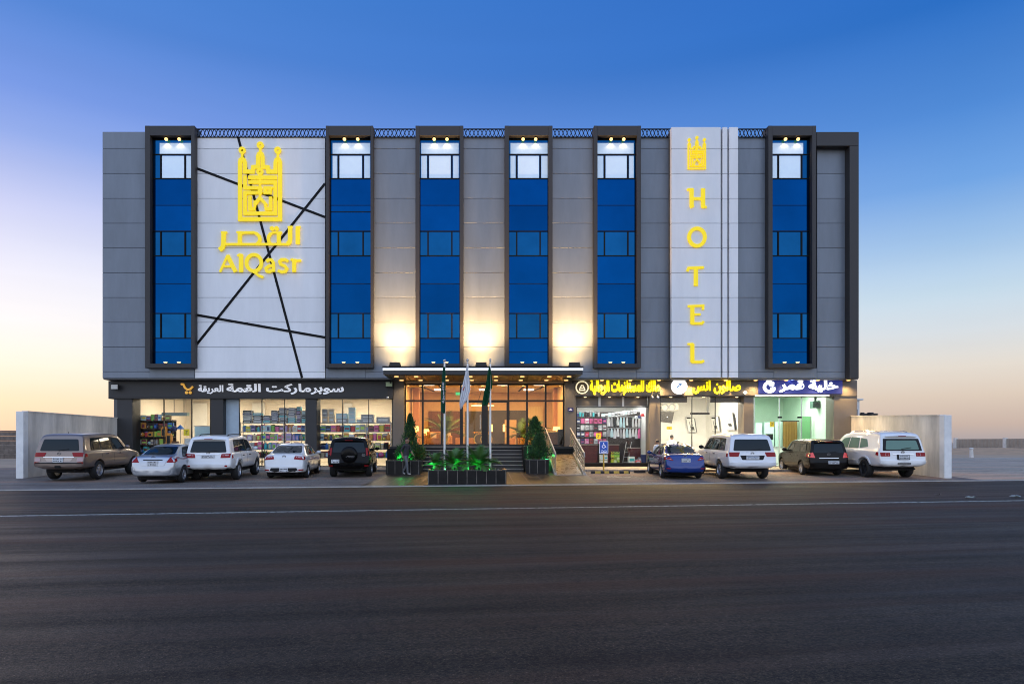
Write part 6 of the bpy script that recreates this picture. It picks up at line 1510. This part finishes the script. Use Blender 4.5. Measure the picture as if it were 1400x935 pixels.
for px, py, c, lab in ((874, 571, 'navy', 'navy hat hanging high at the right of the menswear shop'), (878.5, 568.5, 'red', 'red hat hanging high at the right of the menswear shop'), (870, 571.5, 'white', 'white hat hanging high at the right of the menswear shop')):
    dd = 36.6; x, z = PX(px, dd), PZ(py, dd); MB().lathe((x, dd, z), [(.14, -.03), (.14, -.02), (.10, .0), (.095, .1), (.03, .13)], 14).build('hat', cm(c, GC[c]), None, True, lab, 'hat')
m_mah = mat('mahogany', (.115, .018, .016), .35, var=.2, vscale=2, stretch=(1, 1, 6))
for p0, p1, lab in ((789, 817, 'dark red wooden counter by the ramp in the menswear shop'), (833, 846, 'dark red cabinet behind the blue sign in the menswear shop'), (861, 876, 'low dark red cabinet at the right of the menswear shop')):
    x0, x1 = PX(p0, 36.4), PX(p1, 36.4); zt = PZ(607.5 if p0 < 860 else 612, 36.4); t = thing('shop_counter', lab, 'counter', ((x0+x1)/2, 36.6, .285))
    MB().box(x0, x1, 36.4, 36.9, .285, zt-.03, .008).build('body', m_mah, t); MB().box(x0-.03, x1+.03, 36.36, 36.94, zt-.029, zt+.01, .006).build('top', mat('counter_top', (.5, .42, .34), .3), t)
for k in range(3):
    for j in range(5):
        dd = 36.2; c = 'lime' if k else 'yellow'; item('box', c, PX(837+k*3.9, dd), dd, .29+j*.155, .14, .15, .2, f'{c} box in the block of boxes below the cabinet {A_}', f'{c} boxes stacked below the cabinet {A_}', rg.choice(['black', 'white', 'green']), rg)
for k in range(4): item('box', ('green', 'black', 'pale blue', 'teal')[k], PX(822+(k % 2)*6, 36.2), 36.2, .29+(k//2)*.3, .2, .28, .2, f'{("green", "black", "pale blue", "teal")[k]} box stacked behind the yellow sign post', None, 'white', rg)
for px, w, h, c, kd, lab in ((863, 8.5, 9, 'teal', 'box', 'bright teal box on the shop floor left of the blue bin'), (871, 5, 5, 'teal', 'bag', 'crumpled teal bag above the teal box'), (872, 7, 4, 'red', 'bag', 'red bag on the shop floor by the blue bin'), (876, 5, 8, 'grey', 'bag', 'grey bag propped beside the blue bin')):
    item(kd, c, PX(px, 36.1), 36.1+(.25 if 'crumpled' in lab or 'grey' in lab else 0), .43, w*36.1/F, h*36.1/F, .25, lab, None, 'white', rg)
t = thing('blue_bin', 'dark blue basket bin at the right corner of the menswear window', 'bin', (PX(882, 36.1), 36.1, .43))
MB().lathe((PX(882.5, 36.1), 36.1, .43), [(.001, 0), (.20, 0), (.26, .42), (.28, .43), (.28, .46), (.24, .45), (.19, .03), (.001, .03)], 20).build('basket', cm('navy', (.02, .06, .20)), t, True)
t = thing('stepladder', 'folding stepladder leaning among the clothes in the menswear shop', 'ladder', (PX(856, 36.5), 36.5, .29))
for s in (-.14, .14): MB().bar((PX(853, 36.5)+s, 36.3, .29), (PX(861, 36.5)+s, 36.7, PZ(604, 36.5)), .03, .04).build('rail', m_shelf, t)
for k in range(4): f = .15+k*.22; MB().box(PX(853+8*f, 36.5)-.14, PX(853+8*f, 36.5)+.14, 36.3+.4*f-.03, 36.3+.4*f+.03, .29+f*1.2, .29+f*1.2+.03).build('tread', m_shelf, t)
# --- salon
d = 41.4
def poster(lab, P, nrm_x, th):
    t = thing('poster', lab, 'poster', tuple(sum((Vector(p) for p in P), Vector())/4)); n_ = Vector(nrm_x)
    def slab(name, pts, a, b, m):
        mb = MB(); f = [mb.b.verts.new(Vector(p)+n_*a) for p in pts]; k_ = [mb.b.verts.new(Vector(p)+n_*b) for p in pts]
        mb.b.faces.new(f); mb.b.faces.new(k_[::-1])
        for i in range(4): mb.b.faces.new((f[i], f[(i+1) % 4], k_[(i+1) % 4], k_[i]))
        return mb.build(name, m, t)
    slab('frame', P, .03, 0, cm('grey', GC['grey']))
    A, B, C, D = (Vector(p) for p in P); L = lambda u, v: (A.lerp(B, u)).lerp(D.lerp(C, u), v)
    slab('board', [L(.05, .04), L(.95, .04), L(.95, .96), L(.05, .96)], .04, .031, m_white2)
    for k_, (u0, v0, u1, v1) in enumerate(((.35, .62, .75, .80), (.25, .84, .8, .88), (.55, .2, .62, .55), (.3, .3, .36, .6))): slab('print', [L(u0, v0), L(u1, v0), L(u1+.05, v1), L(u0+.05, v1)], .048, .0405+.001*k_, cm('black', GC['black']))
    slab('edge', [L(1.0, .05), L(1.08, .08), L(1.08, 1), L(1.0, 1)], .02, 0, cm('black', GC['black']))
q = lambda px, py, d_: (PX(px, d_), d_, PZ(py, d_))
poster('left of three framed hairstyle posters, on the back wall of the salon', [q(937, 570, 41.4), q(949, 571, 41.4), q(952, 591, 41.4), q(941, 591, 41.4)], (0, -1, 0), .08)
sw = lambda d_, py: (14.0, d_, PZ(py, d_))
poster('middle framed hairstyle poster, first on the right-hand salon wall', [sw(40.4, 569), sw(39.1, 568), sw(38.8, 590), sw(40.1, 590)], (-1, 0, 0), .08)
poster('right framed hairstyle poster, nearest the salon window on the right-hand wall', [sw(38.2, 563), sw(36.9, 562), sw(36.5, 588), sw(37.8, 588)], (-1, 0, 0), .08)
dd = 38.8
t = thing('wall_screen', 'dark slanted screen high on the left wall of the salon', 'screen', (PX(912, dd), dd, PZ(578, dd)))
MB().prism([(PX(902.5, dd), PZ(562.5, dd)), (PX(922, dd), PZ(563, dd)), (PX(918.5, dd), PZ(578.5, dd)), (PX(902.5, dd), PZ(576.5, dd))], dd, dd+.08).build('panel', mat('screen_dark', (.05, .045, .04), .3), t); MB().ball((PX(912, dd), dd-.01, PZ(570, dd)), .05, 2).build('camera_dome', m_chrome, t, True)
t = thing('door_lintel', 'pale sliding door frame hanging in the middle of the salon window', 'door frame', (PX(957, 36.2), 36.2, PZ(566, 36.2)))
for p in (946, 968): MB().box(PX(p, 36.2)-.025, PX(p, 36.2)+.025, 36.2, 36.26, PZ(566, 36.2), 4.3).build('side', m_shelf, t)
MB().box(PX(944, 36.2), PX(970, 36.2), 36.18, 36.28, PZ(566.5, 36.2), PZ(564, 36.2)).build('track', m_shelfd, t)
t = thing('salon_cabinet', 'pale wall cabinet with round mirrors above the barber', 'cabinet', (PX(914, 40), 40, PZ(562, 40)))
MB().box(PX(904, 40), PX(926, 40), 39.8, 40.2, PZ(561, 40), PZ(552, 40), .02).build('body', m_cream, t)
for p in (909, 919): MB().ring(PX(p, 39.79), PZ(556.5, 39.79), .22, .15, 39.77, 39.81).build('mirror_ring', cm('grey', GC['grey']), t)
t = thing('styling_counter', 'white styling counter with bottles along the left of the salon', 'counter', (PX(910, 39.4), 39.4, .285)); MB().box(PX(904, 39.4), PX(922, 39.4), 39.2, 39.7, .285, 1.15, .02).build('body', m_white2, t); MB().box(PX(903.5, 39.4), PX(922.5, 39.4), 39.17, 39.73, 1.152, 1.19, .01).build('top', m_shelfd, t)
for k, (px, c) in enumerate(((906, 'brown'), (909.5, 'black'), (912.5, 'red'), (933, 'brown'))): item('bottle', c, PX(px, 39.35), 39.35 if px < 930 else 39.3, 1.192 if px < 930 else 1.0, .12, .3, .1, f'{c} hair product bottle standing in the salon {"on the counter" if px < 930 else "by the chair"}', None, 'white', rg)
for px in (941, 975): MB().box(PX(px-2, DZ), PX(px+3, DZ), DZ-.03, DZ+.05, PZ(572, DZ), PZ(570.3, DZ), .005).build('door_patch', m_black, H)
# --- mint shop
d = 39.2
t = thing('curtain', 'ochre brown curtain in the doorway at the back of the mint shop', 'curtain', (PX(1081, d), d, .29))
mb = MB(); x0, x1 = PX(1070.5, d), PX(1090, d); n = 60; f_ = [(x0+(x1-x0)*k/n, d+.06*math.sin(k*.95)) for k in range(n+1)]
for a, b in zip(f_, f_[1:]): mb.quad((a[0], a[1], .3), (b[0], b[1], .3), (b[0], b[1], PZ(576, d)), (a[0], a[1], PZ(576, d)))
bmesh.ops.remove_doubles(mb.b, verts=mb.b.verts, dist=1e-4); mb.build('cloth', mat('curtain_ochre', (.30, .17, .04), .8, var=.1), t, True, ang=180); MB().cyl((x0-.1, d, PZ(575.5, d)), (x1+.1, d, PZ(575.5, d)), .03).build('rod', m_metal, t)
t = thing('partition_wall', 'mint partition wall with openings across the back of the mint shop', 'partition', (PX(1060, 39.5), 39.5, .29))
for p0, p1, y0 in ((1033, 1042, 578), (1045, 1058, 577), (1060, 1069.5, 576)): MB().box(PX(p0, 39.5), PX(p1, 39.5), 39.5, 40.8, .29, PZ(y0, 39.5)).build('panel', mat('mint_panel', (.55, .74, .68), .5), t)
t = thing('glass_door_leaf', 'green tinted glass door leaf standing open in the mint shop', 'door', (PX(1102, 38.5), 37.6, .29))
MB().box(PX(1096, 37.6), PX(1108, 37.6), 37.6, 37.63, .3, PZ(569, 37.6)).build('pane', mat('tint_green', (.20, .48, .22), .12), t); MB().box(PX(1108, 37.6), PX(1109.2, 37.6), 37.57, 37.65, .3, PZ(569, 37.6)).build('stile', m_shelf, t)
t = thing('hanging_speaker', 'dark green boxy speaker hung from the ceiling of the mint shop', 'speaker', (PX(1116, 37), 37, PZ(558, 37)))
MB().box(PX(1110.5, 37), PX(1121.5, 37), 36.9, 37.3, PZ(558, 37), PZ(548, 37), .03, 2).build('cabinet', mat('speaker_green', (.03, .07, .055), .5), t); MB().cyl((PX(1116, 37), 37.1, PZ(548, 37)), (PX(1116, 37), 37.1, 4.32), .06, .09, 12).build('bracket', m_metal, t); MB().cyl((PX(1116, 37), 36.88, PZ(553, 37)), (PX(1116, 37), 36.9, PZ(553, 37)), .13, .13, 18).build('cone', m_metal, t)
t = thing('counter_monitor', 'dark monitor on the counter behind the white four-by-four', 'monitor', (PX(1051, 38.5), 38.5, 1.3))
MB().box(PX(1046, 38.5), PX(1056, 38.5), 38.4, 38.44, PZ(601, 38.5), PZ(593, 38.5), .01).build('screen', m_black, t); MB().box(PX(1050, 38.5), PX(1052, 38.5), 38.42, 38.5, 1.32, PZ(600, 38.5)).build('stand', m_metal, t)
t = thing('shop_desk', 'pale desk carrying the monitor in the mint shop', 'desk', (PX(1055, 38.6), 38.6, .285)); MB().box(PX(1040, 38.6), PX(1068, 38.6), 38.3, 38.9, .285, 1.28, .02).build('body', m_white2, t); MB().box(PX(1039.5, 38.6), PX(1068.5, 38.6), 38.27, 38.93, 1.282, 1.32, .01).build('top', m_shelf, t)
for px in (1066, 1093): MB().box(PX(px-2.5, DZ), PX(px+3, DZ), DZ-.03, DZ+.05, PZ(571.5, DZ), PZ(569.3, DZ), .005).build('door_patch', m_black, H)

# ------------------------------------------------------------------ the lobby
d = 43.3
def lobpanel(name, p0, p1, y0, y1, m, dd=43.42, th=.08): MB().box(PX(p0, dd), PX(p1, dd), dd-th, dd, PZ(y1, dd), PZ(y0, dd), .01).build(name, m, r_lob)
lobpanel('timber_panel', 586, 606, 562, 610, m_timber); lobpanel('timber_panel', 606.5, 632, 562, 610, m_timber, 43.418)
lobpanel('stone_panel', 636, 661, 562, 610, m_stone); lobpanel('stone_panel', 664, 720, 561, 610, m_stone, 43.419)
lobpanel('pale_panel', 690, 706, 574, 610, m_lobw, 43.3); lobpanel('curtain_panel', 722, 742, 556, 610, mat('lobby_curtain', (.58, .46, .28), .8, var=.12, vscale=4, stretch=(8, 1, .3)), 43.3)
lobpanel('green_sign', 623, 632, 536.5, 540, mat('exit_green', (.05, .5, .2), .4, emit=(.1, 1, .4), es=.7), 43.2)
for p0, y0, yb in ((565, 538, 611), (757, 538, 611)):
    MB().box(PX(p0, 40), PX(p0+8, 40), 39.8, 40.5, LZ+.02, 4.85, .02).build('column', mat('lobby_column', (.50, .25, .16), .5, var=.08), r_lob)
for (xa, ya, xb, yb) in ((568, 37.0, 590, 42.5), (752, 37.0, 730, 42.5), (600, 38.0, 606, 42.5), (718, 38.0, 712, 42.5), (575, 38.5, 580, 40.5), (744, 38.5, 739, 40.5)):
    mb = MB(); mb.bar((PX(xa, 38), ya, 4.852), (PX(xb, 40), yb, 4.852), .12, .02); mb.build('ceiling_slot', m_black, r_lob)
for k, px in enumerate((557, 575, 604, 632, 660, 688, 716, 745, 767)):
    for dd in (36.4, 38.2):
        MB().lathe((PX(px, dd), dd, 4.835), [(.001, 0), (.1, 0), (.12, .02), (.001, .021)], 14).build('downlight', m_bulb, r_lob, True)
m_sofa = mat('sofa_tan', (.42, .20, .08), .8, var=.15, vscale=4); m_shade = mat('lamp_shade', (.9, .7, .3), .6, emit=(1, .68, .22), es=2.2); m_gold = mat('gold', (.75, .50, .18), .25, .9)
def sofa(px0, px1, dd, lab):
    x0, x1 = PX(px0, dd), PX(px1, dd); t = thing('sofa', lab, 'sofa', ((x0+x1)/2, dd, LZ+.01))
    MB().box(x0+.12, x1-.12, dd-.3, dd+.35, LZ+.15, LZ+.45, .06, 3).build('seat', m_sofa, t); MB().box(x0+.1, x1-.1, dd+.3, dd+.5, LZ+.2, LZ+.85, .07, 3).build('backrest', m_sofa, t)
    for a, b in ((x0, x0+.16), (x1-.16, x1)): MB().box(a, b, dd-.32, dd+.45, LZ+.12, LZ+.62, .06, 3).build('armrest', m_sofa, t)
    for x in (x0+.1, x1-.1):
        for y in (dd-.25, dd+.4): MB().cyl((x, y, LZ+.01), (x, y, LZ+.14), .025).build('leg', m_metal, t)
    n = 3 if x1-x0 > 1.4 else 1
    for k in range(n): xx = x0+(x1-x0)*(k+.5)/n; MB().box(xx-.18, xx+.18, dd+.15, dd+.29, LZ+.46, LZ+.76, .05, 3).build('cushion', m_cream, t)
sofa(580, 604, 38.4, 'long tan sofa on the left side of the lobby'); sofa(606, 618, 39.6, 'tan armchair right of the long sofa in the lobby')
def tlamp(px, py0, py1, w, dd, lab):
    x = PX(px, dd); z0, z1 = PZ(py1, dd), PZ(py0, dd); t = thing('table_lamp', lab, 'lamp', (x, dd, LZ+.5))
    MB().lathe((x, dd, z0), [(w*1.05, 0), (w*.85, z1-z0)], 20).build('lamp_shade', m_shade, t, True); MB().cyl((x, dd, LZ+.55), (x, dd, z0+.05), .03, .03).cyl((x, dd, LZ+.52), (x, dd, LZ+.56), .12, .1, 16).build('base', m_gold, t, True)
    lamp('lamp_glow', 'POINT', (x, dd-.1, z0-.05), 10, (1, .6, .22), size=.1)
    s = thing('side_table', 'small dark side table under the '+lab, 'table', (x, dd, LZ+.01)); MB().cyl((x, dd, LZ+.48), (x, dd, LZ+.515), .3, .3, 24).build('top', m_timber, s); MB().cyl((x, dd, LZ+.01), (x, dd, LZ+.48), .05).build('leg', m_metal, s)
tlamp(569, 582.5, 589, .15, 37.4, 'yellow shaded lamp behind the left conifer'); tlamp(583, 586.5, 592, .18, 39.8, 'yellow shaded lamp left of the sofa back'); tlamp(761, 583, 588.5, .22, 38.6, 'yellow shaded lamp at the right end of the lobby')
t = thing('lobby_cabinet', 'warm brown timber cabinet inside the right end of the lobby glass', 'cabinet', (PX(755, 36.4), 36.4, LZ+.01)); MB().box(PX(748, 36.4), PX(762, 36.4), 36.2, 36.7, LZ+.01, PZ(591, 36.4), .01).build('body', m_timber, t); MB().box(PX(747.5, 36.4), PX(762.5, 36.4), 36.17, 36.73, PZ(591, 36.4)+.002, PZ(589.5, 36.4), .01).build('top', m_gold, t)
t = thing('black_stand', 'black upright stand at the far right end inside the lobby glass', 'stand', (PX(766, 36.2), 36.2, LZ+.01)); MB().box(PX(762.8, 36.2), PX(769, 36.2), 36.0, 36.4, LZ+.01, PZ(588, 36.2), .01).build('body', m_black, t); MB().box(PX(762.6, 36.2), PX(769.2, 36.2), 35.97, 36.43, PZ(588, 36.2)+.001, PZ(587, 36.2)).build('top', m_metal, t)
t = thing('reception_table', 'round lobby table on ring legs behind the entrance doors', 'table', (PX(660, 39.5), 39.5, LZ+.01))
MB().cyl((PX(660, 39.5), 39.5, LZ+.78), (PX(660, 39.5), 39.5, LZ+.83), .62, .62, 32).build('top', m_gold, t)
for p in (656, 665): MB().ring(PX(p, 39.5), LZ+.40, .37, .31, 39.45, 39.55).build('ring_leg', m_gold, t)
t = thing('chandelier', 'gold ring chandelier hanging behind the doors', 'chandelier', (PX(660, 38.5), 38.5, PZ(555, 38.5)))
MB().lathe((PX(660, 38.5), 38.5, PZ(554, 38.5)), [(.62, 0), (.66, 0), (.66, .1), (.62, .1)], 36, closed=True).build('ring', m_gold, t, True); MB().lathe((PX(660, 38.5), 38.5, PZ(554.8, 38.5)), [(.60, 0), (.67, 0), (.67, .03), (.60, .03)], 36, closed=True).build('light_ring', m_bulb2, t, True)
for a in range(3): MB().cyl((PX(660, 38.5)+.64*math.cos(a*2.09), 38.5+.64*math.sin(a*2.09), PZ(553, 38.5)), (PX(660, 38.5), 38.5, 4.84), .008).build('wire', m_metal, t)
for px, dd, lab in ((609, 37.2, 'big dry orange palm in the lobby behind the left flagpole'), (730, 38.0, 'pale palm in front of the beige curtain in the lobby'), (712, 41.5, 'dark bushy plant against the grey lobby wall')):
    t = cycad(PX(px, dd), dd, LZ+.5, 1.5 if px < 700 else 1.15, lab, 20, int(px)); t.name = 'potted_palm'; t['category'] = 'palm'
    if px < 700: t.children[1].data.materials[0] = mat('palm_dry', (.50, .20, .04), .6, var=.3)
    pt = MB().lathe((PX(px, dd), dd, LZ+.01), [(.001, 0), (.2, 0), (.27, .5), (.24, .51), (.001, .48)], 20); pt.build('pot', m_gold if px < 740 else m_black, t, True)
for p in (628, 699, 644): 
    x = PX(p, 40.6); t = thing('lobby_stool', 'square tan stool %s in the lobby' % {628: 'left of the doors', 699: 'right of the doors', 644: 'behind the left door leaf'}[p], 'stool', (x, 40.6, LZ+.01)); MB().box(x-.24, x+.24, 40.36, 40.84, LZ+.06, LZ+.48, .04, 2).build('seat', m_sofa, t); MB().box(x-.2, x+.2, 40.4, 40.8, LZ+.01, LZ+.06).build('base', m_metal, t)
for p in (672, 689): 
    x = PX(p, 43.2); t = thing('wall_sconce', 'glowing slim sconce %s of the grey lobby wall' % ('at the left' if p == 672 else 'in the middle'), 'sconce', (x, 43.25, PZ(592, 43.2))); MB().box(x-.07, x+.07, 43.18, 43.3, PZ(590, 43.2), PZ(580, 43.2), .01).build('shade', m_shade, t); MB().box(x-.09, x+.09, 43.28, 43.34, PZ(591, 43.2), PZ(579, 43.2)).build('plate', m_metal, t)
